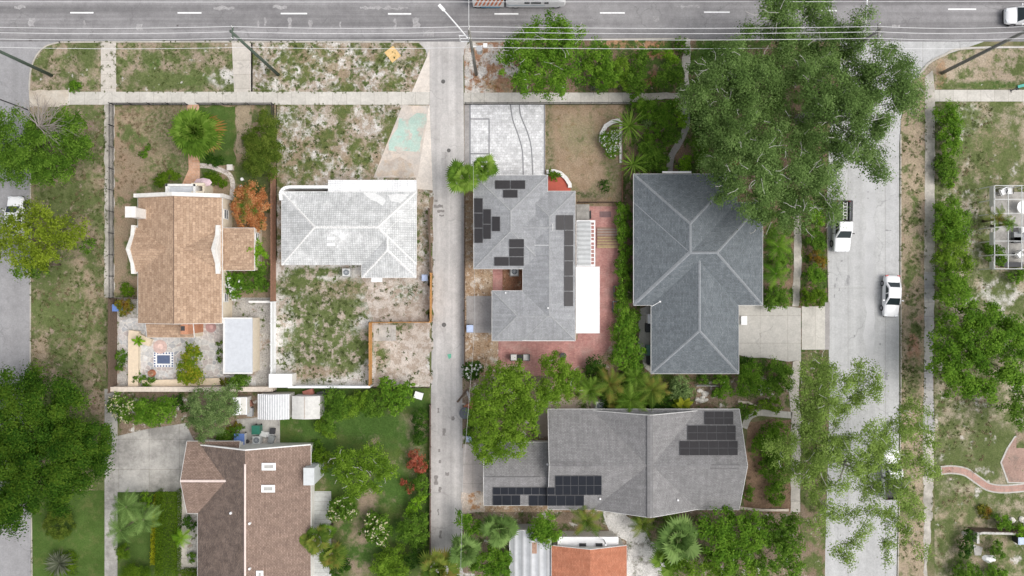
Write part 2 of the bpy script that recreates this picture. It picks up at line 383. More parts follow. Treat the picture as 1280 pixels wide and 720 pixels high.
def flagstone(name, cols, mortar, scale):
    m, t, b = mat_base(name); co = t.geo()
    v = t.new('ShaderNodeTexVoronoi'); v.inputs['Scale'].default_value = scale; t.l.new(co, v.inputs['Vector'])
    e = t.new('ShaderNodeTexVoronoi'); e.feature = 'DISTANCE_TO_EDGE'; e.inputs['Scale'].default_value = scale; t.l.new(co, e.inputs['Vector'])
    sx = t.new('ShaderNodeSeparateColor'); t.l.new(v.outputs['Color'], sx.inputs[0])
    cr = t.new('ShaderNodeValToRGB'); t.l.new(sx.outputs[0], cr.inputs[0])
    cr.color_ramp.elements[0].color = (*cols[0], 1); cr.color_ramp.elements[1].color = (*cols[-1], 1)
    for i, c in enumerate(cols[1:-1]): cr.color_ramp.elements.new((i + 1) / (len(cols) - 1)).color = (*c, 1)
    c = t.mix(t.ramp(e.outputs['Distance'], .02, .07, 1, 0), cr.outputs[0], mortar)
    c = t.mix(1.0, c, t.gray(t.ramp(t.noise(co, 3, 6, .7), .3, .7, .8, 1.2)), 'MULTIPLY')
    t.put(b.inputs['Base Color'], c); b.inputs['Roughness'].default_value = .9
    return m
c_flag = flagstone('flagstone paving', [(.36, .36, .37), (.5, .49, .48), (.42, .36, .34), (.58, .57, .56), (.33, .34, .36)], (.6, .57, .53), 1.7)

# ------------------------------------------------------------------ the sheets
def big_ground():
    mb = MB(); mb.face([(-900, -900, 0), (900, -900, 0), (900, 900, 0), (-900, 900, 0)]); tag(mb.build('ground', gm_far), 'rough grass and bare soil between the lots', None, None, 'structure')
big_ground()
Z1, Z2, Z3, Z4, Z5 = .006, .012, .018, .024, .03
# streets
road = sheet('road', rect(-4000, -92, 5300, 52), Z3, c_asph, 'grey asphalt main road with white lane dashes')
sheet('side_street', [(-260, 51.8), (76, 51.8), (58, 58), (46, 70), (39, 88), (37, 112), (38, 340), (38, 520), (40, 1000), (-260, 1000)], Z2, c_asph2, 'worn asphalt side street by the dry lawn')
sheet('alley', [(522, 52), (532, 62), (537, 80), (537, 190), (541, 260), (540, 400), (538, 560), (537, 1000), (578, 1000), (579, 560), (581, 470), (580, 180), (579, 70), (585, 52)], Z2, c_alley, 'pale concrete alley running between the lots')
sheet('street', [(1040, 52), (1230, 52), (1205, 61), (1180, 69), (1160, 80), (1147, 96), (1128, 130), (1124, 180), (1124, 520), (1120, 760), (1118, 1000), (1026, 1000), (1030, 740), (1037, 500), (1035, 380), (1033, 250), (1040, 120)], Z2, c_street, 'pale concrete street with parked cars')
for k, (x0, x1, y) in enumerate([(-45, -14, 16), (88, 117, 16), (222, 252, 16.2), (351, 384, 17), (485, 514, 17.4), (618, 648, 17.4), (750, 781, 16.2), (880, 912, 15.3), (1014, 1046, 13.5), (1185, 1220, 11.6), (1318, 1350, 11)]):
    sheet('lane_dash', rect(x0, y - .9, x1, y + .9), Z3 + .006, plain('road paint', (.8, .8, .8), .6, .12), parent=road)
m_worn = ground_mat('worn pale surface marks', ((.3, .29, .29), (.36, .35, .35), 2.), speck=.3, bump=0)
rnd = random.Random(5)
for (x, y, w, h) in [(160/4, 28, 7, 11), (105, 30, 2, 9), (323, 30, 1.2, 10), (362, 29, 4, 14), (388, 31, 4, 12), (331, 27, 2, 10), (426, 31, 2, 8), (494, 30, 2, 14), (520, 29, 9, 11), (535, 42, 14, 8), (820, 23, 8, 6), (1120, 33, 10, 4), (25, 9, 14, 3), (280, 10, 26, 3), (480, 10, 60, 3), (860, 8, 30, 3), (1000, 6, 40, 3), (350, 9, 18, 3), (175, 34, 8, 8)]:
    sheet('worn_mark', rect(x - w / 2, y - h / 2, x + w / 2, y + h / 2), Z3 + .003, m_worn, wob=.18, parent=road, seed=int(x), step=.3)
m_tar = plain('tar patch', (.12, .11, .11), .8)
for (x, y, w, h) in [(222, 32, 2.5, 2), (38, 50, 4, 3), (691, 16, 2, 1.6)]:
    sheet('tar_patch', rect(x - w / 2, y - h / 2, x + w / 2, y + h / 2), Z3 + .005, m_tar, wob=.05, parent=road, step=.2)
alley = bpy.data.objects['alley']
for (x, y, w, h) in [(548, 258, 12, 4), (551, 264, 9, 3), (545, 251, 4, 3), (552, 269, 6, 2), (548, 513, 3, 6), (566, 523, 3, 5), (549, 563, 2.5, 4), (550, 577, 3, 4), (559, 592, 5, 4), (550, 612, 3, 7), (555, 540, 4, 9), (545, 600, 4, 12), (551, 668, 3, 10), (548, 640, 2, 8)]:
    sheet('oil_stain', rect(x - w / 2, y - h / 2, x + w / 2, y + h / 2), Z2 + .004, plain('oil stain', (.235, .22, .21), .85, .25, 6), wob=.1, parent=alley, seed=int(y), step=.2)
street = bpy.data.objects['street']
for (x, y, w, h) in [(1052, 326, 2.6, 2.6), (1046, 349, 1.6, 4), (1044, 357, 2, 5), (1049, 362, 1.5, 3), (1043, 370, 1.6, 4), (1085, 240, 2, 2), (1085, 248, 1.5, 2), (1100, 430, 2.5, 2), (1068, 420, 2, 3), (1110, 288, 8, 1.2), (1073, 468, 2, 6), (1060, 350, 3, 12), (1108, 470, 4, 10)]:
    sheet('oil_stain', rect(x - w / 2, y - h / 2, x + w / 2, y + h / 2), Z2 + .004, plain('street oil stain', (.3, .3, .3), .85, .3, 6), wob=.09, parent=street, seed=int(y), step=.2)
for (x, y, w, h) in [(1087, 350, 12, 300)]:
    sheet('worn_band', rect(x - w / 2, y - h / 2, x + w / 2, y + h / 2), Z2 + .002, ground_mat('pale lane wear %d' % x, ((.485, .485, .485), (.455, .455, .455), .9), speck=.08, bump=0), wob=.25, parent=street, seed=y, step=.8)
for (x, y, w, h) in [(553, 300, 7, 70), (560, 420, 8, 110), (556, 160, 10, 60), (549, 500, 7, 90), (566, 330, 5, 50)]:
    sheet('worn_band', rect(x - w / 2, y - h / 2, x + w / 2, y + h / 2), Z2 + .002, ground_mat('pale wheel wear %d' % y, ((.5, .475, .46), (.43, .415, .4), 1.1), speck=.14, bump=0), wob=.2, parent=alley, seed=y, step=.7)
sheet('paint_mark', [(559, 443), (564, 442), (564, 447), (561, 449)], Z2 + .004, plain('teal paint', (.12, .38, .26), .6), wob=.05, parent=alley)
for (x, y, r) in [(554, 102, 2.6), (561, 188, 2.4), (555, 406, 2.8)]:
    mb = MB(); p = P(x, y); mb.cyl((p.x, p.y, Z2), r * S, .012, 20); o = mb.build('manhole_cover', plain('cast iron', (.12, .115, .11), .6), alley)

# verges, pavements
sheet('verge', [(37, 112), (39, 88), (46, 70), (58, 58), (76, 53), (316, 53), (316, 115), (37, 115)], Z1 + .05, gm_verge, 'patchy grass verge along the main road', thick=.05)
sheet('verge', [(314, 53), (522, 53), (533, 66), (533, 75), (515, 115), (314, 115)], Z1 + .05, gm_sand, 'sandy weedy verge along the main road', thick=.05)
sheet('verge', [(580, 60), (588, 53), (862, 49), (862, 116), (581, 116)], Z1 + .05, gm_garden, 'planted verge of soil and mulch by the main road', thick=.05)
sheet('verge', [(580, 60), (588, 53), (650, 52), (655, 70), (640, 116), (581, 116)], Z1 + .056, ground_mat('litter strewn sand', ((.45, .4, .35), S2, 1.), [(M2, (.38, .24, .15), .8, .53, .05, 3.), (W1, W2, 1.2, .63, .04, 7.)], speck=.36, blobs=[(630, 108, 22, 12, (.34, .23, .13), D1, .4)]), 'sandy verge corner at the alley mouth')
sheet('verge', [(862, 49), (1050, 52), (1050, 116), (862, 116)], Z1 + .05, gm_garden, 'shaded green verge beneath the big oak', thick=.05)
sheet('verge', [(1168, 112), (1152, 110), (1148, 98), (1160, 81), (1180, 70), (1205, 62), (1300, 60), (1500, 59), (1500, 112)], Z1 + .05, gm_nverge, 'dry grass verge in front of the east lot', thick=.05)
def walk(name, pix, mat, label, z=.075, wob=0): return sheet(name, pix, z, mat, label, thick=.07, wob=wob, step=.5)
walk('sidewalk', rect(37, 115, 537, 131), c_walk, 'pale concrete sidewalk along the west lots', .08)
walk('sidewalk', rect(580, 116, 787, 130), c_walk, 'grey sidewalk passing the stone paved driveway', .08)
walk('sidewalk', [(787, 117), (862, 115.5), (862, 123), (820, 124), (800, 127), (787, 129.5)], c_pebble, 'broken narrow sidewalk among the shrubs', .078, .08)
walk('sidewalk', rect(1168, 112.5, 1500, 127), c_walk, 'pale sidewalk across the east lot', .08)
walk('path', rect(126.5, 53, 145.5, 115), c_walk_v, 'short concrete walk from kerb to sidewalk', .083)
walk('path', [(290, 53), (314, 53), (314, 115), (293, 115)], c_walk_v, 'second concrete walk beneath the leaning green pole', .083)
walk('path', [(857, 49), (863, 49), (863, 78), (860, 95), (862, 130), (854, 130), (856, 95), (852, 78)], c_pebble, 'narrow crumbling walk to the main road', .083, .08)
walk('driveway', [(533, 73), (537, 62), (537, 115), (515, 115)], c_white, 'pale wedge of concrete at the alley mouth', .08)
teal_drive = walk('driveway', [(503, 132), (535, 132), (535, 142), (522, 222), (467, 222)], concrete('teal stained concrete', (.5, .46, .42), (.6, .5, .42), None, .5), 'sloping concrete driveway stained teal', .06)
sheet('paint_stain', [(499, 148), (533, 142), (530, 165), (525, 190), (486, 188), (490, 170)], .064, ground_mat('spilled teal paint', ((.37, .52, .46), (.44, .52, .46), .9), [((.52, .47, .42), (.46, .42, .37), .8, .52, .05, 3.)], speck=.14, bump=0), wob=.35, parent=teal_drive)
sheet('paint_stain', [(470, 215), (478, 200), (500, 196), (515, 205), (518, 220), (472, 221)], .063, ground_mat('rusty stain', ((.4, .35, .31), (.52, .42, .33), .9), [((.5, .46, .42), (.46, .42, .38), .8, .5, .08, 3.)], speck=.14, bump=0), wob=.35, parent=teal_drive)
walk('driveway', [(536, 132), (537, 132), (541, 238), (519, 236), (524, 190)], c_white, 'white concrete strip beside the alley', .055)
# west block
sheet('lawn', [(38, 131), (133, 131), (133, 530), (131, 613), (40, 613)], Z2, gm_dry, 'dry patchy lawn along the side street')
walk('sidewalk', [(37, 113), (86, 113), (86, 132), (60, 134), (38, 134)], concrete('sand covered concrete', (.58, .53, .46), (.4, .34, .27), None, .45), 'sand covered corner of the sidewalk', .086, .1)
walk('sidewalk', rect(131, 131, 143, 372), c_pebble, 'narrow overgrown sidewalk along the iron fence', .05, .1)
walk('sidewalk', rect(131, 486, 147, 1000), c_grey, 'grey sidewalk beside the lush lawn', .05)
sheet('yard', rect(143, 131, 346, 372), Z2, gm_afront, 'front yard of dry straw and grass')
sheet('yard', rect(143, 372, 346, 490), Z2, gm_flag, 'back yard of gravel and rubble')
sheet('planting_bed', rect(295, 131, 314, 192), Z3, ground_mat('straw strip', (D1, D2, .9), [(G1, W1, .8, .55, .05, 2.)], speck=.3), 'straw covered strip beside the grass', wob=.1)
sheet('planting_bed', rect(249, 133, 294, 206), Z3, gm_lawn, 'bright watered grass beside the brick path', wob=.2)
walk('path', [(234.5, 131), (249, 131), (250, 222), (251, 230), (228, 230), (236, 212)], c_orange, 'orange brick path to the front porch', .05)
m_stone = flagstone('path stones', [(.5, .46, .43), (.6, .55, .5), (.44, .38, .36)], (.36, .3, .26), 2.2)
walk('path', ribbon([(250, 207), (262, 208), (277, 213), (287, 219), (291, 230), (290, 246)], 6), m_stone, 'curved pale stone path beside the porch', .045, .05)
walk('patio', [(150, 400), (185, 396), (279, 396), (279, 468), (320, 470), (320, 482), (165, 482), (148, 420)], c_flag, 'grey flagstone patio behind the tan house', .04, .1)
sheet('yard', rect(345, 131, 537, 485), Z2, gm_sand, 'sandy front yard of the white roofed house')
sheet('yard', [(345, 326), (537, 326), (537, 402), (537, 483), (345, 483)], Z3, gm_byard, 'back yard of white sand and weeds')
sheet('yard', [(455, 335), (537, 335), (537, 483), (467, 483), (467, 400), (458, 370)], Z4, ground_mat('pale sand', ((.46, .4, .345), (.55, .495, .45), .9), [((.38, .32, .27), E2, 1.4, .52, .06, 3.), (W1, W2, 1.5, .63, .03, 6.), (G1, W2, .7, .66, .03, 9.)], speck=.28, blobs=[(475, 445, 12, 18, G1, W2, .4), (500, 408, 18, 5, W1, G2, .4), (510, 365, 20, 12, S2, G1, .5)]), 'bare pale sand beside the rusty fence', wob=.5)
walk('patio', rect(467, 406, 495, 426), c_grey, 'small square concrete slab in the sand', .05)
sheet('yard', rect(536, 225, 541, 402), Z3, gm_soilside, 'weedy soil strip along the alley fence', wob=.15)
sheet('lawn', rect(345, 484, 538, 1000), Z2, gm_fback, 'back lawn with dry patches behind the brown house')
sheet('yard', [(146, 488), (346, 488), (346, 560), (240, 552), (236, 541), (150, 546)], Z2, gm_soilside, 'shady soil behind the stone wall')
walk('driveway', [(147, 545), (185, 536), (232, 529), (240, 545), (248, 560), (234, 600), (234, 614), (147, 615)], c_grey, 'weathered grey concrete driveway', .052)
walk('patio', [(296, 524), (350, 519), (350, 560), (296, 560)], c_grey, 'grey concrete pad behind the sheds', .045)
walk('patio', [(345, 547), (345, 560), (270, 562), (262, 554)], c_white, 'pale concrete edge along the brown house', .05)
sheet('lawn', [(40, 613), (131, 613), (131, 1000), (40, 1000)], Z3, gm_lawn, 'lush lawn beneath the dark oak')
sheet('lawn', rect(147, 615, 223, 1000), Z3, gm_lawn, 'lush lawn strip by the clipped hedge')
walk('path', [(222, 614), (233, 614), (246, 640), (246, 714), (222, 714)], c_walk_v, 'pale walk along the brown house', .05)
sheet('planting_bed', rect(234, 640, 247, 702), .056, gm_flag, 'gravel bed by the brown wall', wob=.08)
walk('patio', rect(386, 614, 414, 1000), concrete('pale boards', (.5, .51, .5), (.4, .4, .39), (50, .5), .55), 'pale plank deck beside the brown house', .06)
# centre block
sheet('yard', rect(580, 131, 778, 640), Z2, gm_drymulch, 'leaf littered ground round the solar house')
dw = walk('driveway', rect(588, 131, 681, 222), c_paver, 'white stone paved driveway', .05)
walk('driveway', rect(580.5, 131, 587.5, 217), c_path, 'grey strip beside the stone driveway', .05)
m_line = plain('grey paver band', (.23, .23, .24), .85)
for pix in (rect(586.5, 131, 588.5, 222), [(588, 148), (612, 148), (612, 149.6), (588, 149.6)], [(610.5, 149.6), (612.2, 149.6), (612.2, 193), (610.5, 193)], [(588, 191.4), (610.5, 191.4), (610.5, 193), (588, 193)], rect(679.5, 131, 681.5, 218),
            ribbon([(638, 131), (641, 150), (648, 170), (653, 190), (654, 220)], 1.6), ribbon([(649, 131), (651, 145), (659, 165), (664, 185), (666, 220)], 1.6)):
    sheet('paver_band', pix, .055, m_line, parent=dw)
sheet('yard', rect(682, 131, 778, 258), Z3, gm_tan, 'tan straw front yard')
walk('patio', [(685, 219), (712, 224), (713, 239), (685, 239)], c_terra, 'red tiled entrance porch', .12)
m_pstone = plain('white planter stone', (.72, .7, .68), .8, .15)
walk('patio', [(623, 424), (722, 424), (722, 258), (773, 258), (774, 300), (772, 370), (764, 430), (748, 452), (722, 470), (700, 466), (668, 470), (645, 455), (623, 456)], c_red, 'red brick patio round the solar house', .06)
walk('path', rect(616, 336, 628, 364), c_red, 'short pink paved path into the courtyard', .06)
sheet('planting_bed', rect(628, 336, 655, 364), Z4, gm_mulch, 'reddish mulch in the small courtyard')
walk('patio', rect(583, 370, 617, 416), c_path, 'bare concrete pad beside the alley', .05)
sheet('planting_bed', [(583, 417), (623, 417), (623, 470), (583, 470)], Z3, gm_drymulch, 'leaf litter bed by the alley')
walk('driveway', [(579, 555), (606, 555), (606, 634), (590, 640), (578, 640)], concrete('pinkish slab', (.53, .48, .45), (.44, .4, .37), (2.2, 2.2), .55), 'pinkish paved strip beside the alley', .04)
sheet('planting_bed', [(577, 615), (606, 615), (606, 640), (577, 642)], .05, ground_mat('rusty rubble', ((.5, .4, .32), (.62, .55, .48), 1.3), [((.38, .2, .1), (.45, .28, .16), 1., .55, .05, 3.)], speck=.3), 'rusty rubble at the end of the paved strip', wob=.2)
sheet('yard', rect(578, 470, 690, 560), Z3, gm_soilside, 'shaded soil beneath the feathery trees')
walk('path', [(660, 500), (690, 500), (690, 545), (672, 545), (668, 516), (660, 513)], concrete('pink concrete', (.42, .35, .3), (.36, .3, .26), None, .5), 'pinkish concrete under the feathery tree', .045)
walk('path', rect(690, 500, 745, 513), concrete('pink concrete edge', (.44, .36, .3), (.38, .31, .26), None, .5), 'pinkish walk behind the grey house', .045)
# garden and slate house lot
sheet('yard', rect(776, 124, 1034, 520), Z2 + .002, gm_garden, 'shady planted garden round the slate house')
walk('path', ribbon([(853, 128), (858, 142), (857, 160), (848, 180), (839, 196), (836, 222)], 8), c_path, 'grey garden path to the slate house', .05, .05)
walk('driveway', [(922, 381), (985, 383), (1001, 385), (1001, 450), (985, 452), (955, 447), (935, 447), (922, 443)], c_drive, 'beige concrete driveway of the slate house', .05)
walk('driveway', [(1002, 383), (1031, 383), (1031, 437), (1002, 437)], c_walk, 'pale driveway apron at the concrete street', .055)
walk('sidewalk', [(992, 260), (1001, 262), (1002, 330), (998, 383), (990, 383), (992, 330)], c_pebble, 'sidewalk strip between the shrub beds', .05, .07)
walk('sidewalk', [(991, 452), (1001, 450), (998, 490), (1001, 520), (1000, 640), (988, 640), (989, 520), (986, 486)], c_walk_v, 'sidewalk under the sparse oak', .05, .05)
walk('sidewalk', rect(1031, 378, 1037, 437), c_path, 'dark gutter strip at the driveway apron', .03)
walk('path', ribbon([(930, 535), (936, 522), (947, 516), (966, 517), (990, 519)], 8), c_drive, 'curving pale path to the grey house', .05)
walk('path', [(800, 386), (812, 380), (814, 467), (806, 460), (797, 430)], c_drive, 'concrete strip beside the slate house wall', .04, .1)
sheet('planting_bed', [(923, 470), (990, 470), (990, 515), (935, 512), (870, 505), (868, 480)], Z4, gm_soilside, 'stony bed behind the slate house', wob=.25)
sheet('planting_bed', [(933, 526), (952, 526), (990, 524), (990, 640), (930, 640)], Z4, ground_mat('brown mulch', ((.2, .13, .09), (.27, .18, .12), 1.), [((.1, .07, .045), (.14, .1, .06), 1.2, .58, .05, 3.), (W1, W2, .8, .6, .05, 5.)], speck=.34), 'brown mulch bed beside the grey house', wob=.2)
sheet('planting_bed', [(1001, 440), (1034, 440), (1036, 520), (1032, 640), (1028, 1000), (1000, 1000)], Z4, ground_mat('street bed soil', (E1, (.2, .15, .1), .8), [(G1, W2, .6, .5, .07, 3.), (S1, D2, 1.1, .63, .05, 5.)], speck=.36), 'bare street bed beneath the sparse oak')
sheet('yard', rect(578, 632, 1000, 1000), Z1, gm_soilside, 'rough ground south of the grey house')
sheet('yard', [(778, 636), (800, 660), (838, 700), (850, 760), (783, 760), (783, 676), (762, 672), (752, 636)], Z3, gm_wsand, 'white sand beside the orange roof', wob=.3)
# east side
sheet('verge', [(1126, 150), (1140, 100), (1158, 95), (1156, 165), (1155, 520), (1154, 1000), (1119, 1000), (1121, 760), (1125, 520), (1125, 180)], Z2 + .05, gm_evg, 'brown grass verge along the concrete street', thick=.05)
walk('sidewalk', [(1156, 96), (1165, 88), (1168, 112), (1168, 340), (1155, 340), (1156, 165)], c_pebble, 'pale sidewalk beside the east verge', .08, .05)
walk('sidewalk', [(1155, 340), (1168, 340), (1166, 470), (1168, 540), (1153, 540), (1155, 470)], c_stained, 'dark stained stretch of sidewalk', .08, .05)
walk('sidewalk', [(1153, 540), (1167, 540), (1166, 620), (1163, 670), (1159, 700), (1158, 1000), (1154, 1000), (1154, 620)], c_pebble, 'crumbling overgrown stretch of sidewalk', .078, .12)
sheet('yard', rect(1168, 126, 1500, 1000), Z2, gm_east, 'wide lot of patchy grass and sand')
winding = walk('path', ribbon([(1176, 588), (1190, 587), (1207, 590), (1222, 600), (1237, 609), (1260, 611), (1300, 607)], 11), c_drive, 'pale kerbed edge of the winding path', .05)
sheet('path_block', ribbon([(1177, 588), (1190, 587), (1207, 590), (1222, 600), (1237, 609), (1260, 611), (1300, 607)], 7.5), .056, c_pinkslab, parent=winding)
walk('patio', [(1300, 540), (1268, 545), (1258, 560), (1250, 578), (1255, 592), (1259, 604), (1300, 604)], c_drive, 'pale edge of the pink patio', .045)
sheet('patio', [(1300, 541.5), (1268.5, 547), (1260, 561), (1252, 578), (1257, 592), (1261, 602.5), (1300, 602.5)], .05, ground_mat('pink gravel', ((.39, .27, .225), (.33, .22, .18), 1.), [((.25, .19, .16), (.3, .22, .18), .8, .56, .06, 3.), (W1, W2, 1.5, .64, .04, 5.)], speck=.2), 'pink gravel patio at the end of the winding path')
sheet('road_edge', rect(1270, 540, 1300, 560), .054, gm_dry, 'straw corner by the pink patio', wob=.2)
# kerbs
def kerb(pix, label, w=1.7, h=.11):
    sheet('kerb', ribbon(pix, w), h, c_kerb, label, thick=h)
kerb([(74, 53), (180, 52.6), (300, 52.6), (420, 52.6), (524, 53)], 'long pale kerb of the west verge')
kerb([(37, 113), (39, 88), (46, 70), (58, 58), (76, 53)], 'rounded kerb at the side street corner')
kerb([(586, 53), (700, 50.5), (860, 48.5)], 'kerb in front of the planted verge')
kerb([(1147, 97), (1160, 80), (1180, 69), (1205, 61), (1300, 59), (1480, 59)], 'curved kerb at the concrete street corner', 2.6)
kerb([(1125.5, 168), (1125.5, 300), (1125.5, 520), (1121.5, 740), (1119, 900)], 'kerb along the brown grass verge', 1.2)
kerb([(1033, 250), (1034, 300), (1035.5, 378)], 'kerb beside the shrub bed', 1.2)
kerb([(38.5, 140), (38.5, 340), (38.5, 520), (40.5, 720), (40.5, 900)], 'kerb along the dry lawn', 1.0)
# ------------------------------------------------------------------ building helpers
def wr(x0, y0, x1, y1, z):
    a, b = P(x0, y0, z), P(x1, y1, z)
    return min(a.x, b.x), max(a.x, b.x), min(a.y, b.y), max(a.y, b.y)
m_fascia = plain('white fascia', (.72, .71, .69), .6, .1)
m_wwall = plain('white render', (.7, .68, .64), .8, .1)
m_cwall = plain('cream render', (.66, .58, .46), .8, .1)
m_gwall = plain('grey render', (.4, .41, .41), .8, .1)
m_glass = plain('window glass', (.03, .04, .05), .08, .05, spec=.6)
m_dark = plain('dark metal', (.05, .05, .052), .5, .15)
m_alu = plain('bare metal', (.55, .56, .57), .35, .1, metal=.7)
m_white = plain('white paint', (.78, .78, .78), .45, .05)

class House:
    def __init__(self, name, label, cat, px, py):
        p = P(px, py); self.o = Vector((p.x, p.y, 0)); self.root = thing(name, label, cat, self.o); self.tri = []
    def add(self, mb, name, mat, parent=None, uv=False, smooth=False, roof=False):
        if roof:
            for f in mb.f:
                for k in range(1, len(f) - 1): self.tri.append([Vector(mb.v[f[i]]) for i in (0, k, k + 1)])
        mb.v = [(a - self.o.x, b - self.o.y, c) for a, b, c in mb.v]
        return mb.build(name, mat, parent or self.root, uv=uv, smooth=smooth)
    def hit(self, px, py):
        o = Vector((0, 0, H)); d = (P(px, py) - o).normalized(); best = None
        for a, b, c in self.tri:
            e1, e2 = b - a, c - a; h = d.cross(e2); det = e1.dot(h)
            if abs(det) < 1e-9: continue
            s = o - a; u = s.dot(h) / det
            if u < -1e-5 or u > 1 + 1e-5: continue
            q = s.cross(e1); v = d.dot(q) / det
            if v < -1e-5 or u + v > 1 + 1e-5: continue
            t = e2.dot(q) / det
            if t > 0 and (best is None or t < best[0]):
                n = e1.cross(e2).normalized(); n = n if n.z > 0 else -n
                best = (t, n)
        return (o + d * best[0], best[1]) if best else None
    def onplane(self, px, py, p0, n):
        o = Vector((0, 0, H)); d = (P(px, py) - o).normalized()
        return o + d * ((p0 - o).dot(n) / d.dot(n))
    def slab(self, name, mat, x0, y0, x1, y1, h0, h1, parent=None, rails=False):
        """a thin rectangular piece lying on the roof slope"""
        ht = self.hit((x0 + x1) / 2, (y0 + y1) / 2)
        if not ht: return None
        p0, n = ht
        c = [self.onplane(x, y, p0, n) for x, y in ((x0, y1), (x1, y1), (x1, y0), (x0, y0))]
        mb = MB(); i = 0
        lo = [q + n * h0 for q in c]; hi = [q + n * h1 for q in c]
        mb.v = [tuple(q) for q in lo + hi]
        mb.f = [[3, 2, 1, 0], [4, 5, 6, 7], [0, 1, 5, 4], [1, 2, 6, 5], [2, 3, 7, 6], [3, 0, 4, 7]]; mb.m = [0] * 6
        return self.add(mb, name, mat, parent, uv=True)
    def window(self, x, y, z, w, h, face):
        """face: 'E','W','N','S'; x, y on the wall surface"""
        mb = MB(); d = .05; ax = face in 'EW'; sg = 1 if face in 'EN' else -1
        def piece(a, zz, ww, hh, dep, out):
            if ax: return ((x + sg * out, y + a, zz), (dep, ww, hh))
            return ((x + a, y + sg * out, zz), (ww, dep, hh))
        for a, zz, ww, hh in ((-w / 2, z, .08, h), (w / 2, z, .08, h), (0, z + h / 2, w + .08, .08), (0, z - h / 2, w + .16, .1), (0, z, w, .05)):
            mb.box(*piece(a, zz, ww, hh, .08, .04))
        f = self.add(mb, 'window', m_fascia)
        g = MB(); g.box(*piece(0, z, w - .06, h - .06, .03, .02)); self.add(g, 'pane', m_glass, f)
    def wall(self, X0, X1, Y0, Y1, z1, mat, wins=True):
        mb = MB(); mb.box(((X0 + X1) / 2, (Y0 + Y1) / 2, z1 / 2), (X1 - X0, Y1 - Y0, z1)); self.add(mb, 'wall', mat)

    def hip(self, x0, y0, x1, y1, ze, slope, mat, wall=m_wwall, inset=.45, cap=None, capw=.13, dz=0.0):
        X0, X1, Y0, Y1 = wr(x0, y0, x1, y1, ze); ze += dz
        w, d = X1 - X0, Y1 - Y0; mb = MB(); t = .16
        if w >= d:
            r = d / 2; zr = ze + r * slope; A, B = Vector((X0 + r, (Y0 + Y1) / 2, zr)), Vector((X1 - r, (Y0 + Y1) / 2, zr))
        else:
            r = w / 2; zr = ze + r * slope; A, B = Vector(((X0 + X1) / 2, Y0 + r, zr)), Vector(((X0 + X1) / 2, Y1 - r, zr))
        c = [Vector((X0, Y0, ze)), Vector((X1, Y0, ze)), Vector((X1, Y1, ze)), Vector((X0, Y1, ze))]
        if w >= d: F = [(c[0], c[1], B, A), (c[1], c[2], B), (c[2], c[3], A, B), (c[3], c[0], A)]; hips = [(c[0], A), (c[3], A), (c[1], B), (c[2], B)]
        else: F = [(c[0], c[1], A), (c[1], c[2], B, A), (c[2], c[3], B), (c[3], c[0], A, B)]; hips = [(c[0], A), (c[1], A), (c[2], B), (c[3], B)]
        for f in F: mb.face(f)
        low = [q - Vector((0, 0, t)) for q in c]
        mb.face(low[::-1])
        ro = self.add(mb, 'roof', mat, uv=True, roof=True)
        fa = MB()
        for k in range(4):
            a, b = c[k], c[(k + 1) % 4]; n = (b - a).normalized(); o = Vector((n.y, -n.x, 0)) * .03
            z = Vector((0, 0, 1)); q = [a - z * t, b - z * t, b + o + n * .03 - z * t, a + o - n * .03 - z * t]
            fa.face([a - z * t + o - n * .03, b - z * t + o + n * .03, b + o + n * .03 + z * .015, a + o - n * .03 + z * .015])
            fa.face([a + o - n * .03 + z * .015, b + o + n * .03 + z * .015, b + z * .015, a + z * .015])
        self.add(fa, 'fascia', m_fascia, ro)
        if cap: self.caps(hips + ([(A, B)] if (A - B).length > .1 else []), cap, capw, ro)
        if wall: self.wall(X0 + inset, X1 - inset, Y0 + inset, Y1 - inset, ze - .05, wall)
        return ro
    def caps(self, lines, mat, w, parent):
        mb = MB()
        for a, b in lines:
            d = (b - a).normalized(); s = Vector((-d.y, d.x, 0)).normalized() * w; up = Vector((0, 0, .035)); dn = Vector((0, 0, -.03))
            mb.face([a - s + dn, a + up, b + up, b - s + dn][::-1]); mb.face([a + up, a + s + dn, b + s + dn, b + up][::-1])
        self.add(mb, 'ridge_cap', mat, parent, uv=True)
    def gable(self, x0, y0, x1, y1, axis, ze, slope, mat, wall=m_wwall, inset=.4, over=.3, cap=None, capw=.12, dz=0.0, ridge=None):
        X0, X1, Y0, Y1 = wr(x0, y0, x1, y1, ze); ze += dz; mb = MB(); t = Vector((0, 0, .18))
        if axis == 'x':
            ym = (Y0 + Y1) / 2 if ridge is None else Y0 + (Y1 - Y0) * ridge; zr = ze + (Y1 - Y0) / 2 * slope
            A, B = Vector((X0, ym, zr)), Vector((X1, ym, zr)); e = [Vector((X0, Y0, ze)), Vector((X1, Y0, ze)), Vector((X1, Y1, ze)), Vector((X0, Y1, ze))]
            top = [(e[0], e[1], B, A), (e[2], e[3], A, B)]; ends = [(e[0], A, e[3]), (e[2], B, e[1])]
        else:
            xm = (X0 + X1) / 2 if ridge is None else X0 + (X1 - X0) * ridge; zr = ze + (X1 - X0) / 2 * slope
            A, B = Vector((xm, Y0, zr)), Vector((xm, Y1, zr)); e = [Vector((X0, Y0, ze)), Vector((X1, Y0, ze)), Vector((X1, Y1, ze)), Vector((X0, Y1, ze))]
            top = [(e[3], e[0], A, B), (e[1], e[2], B, A)]; ends = [(e[1], A, e[0]), (e[3], B, e[2])]
        for f in top:
            mb.face(f); mb.face([p - t for p in f][::-1])
        ro = self.add(mb, 'roof', mat, uv=True, roof=True)
        fa = MB()
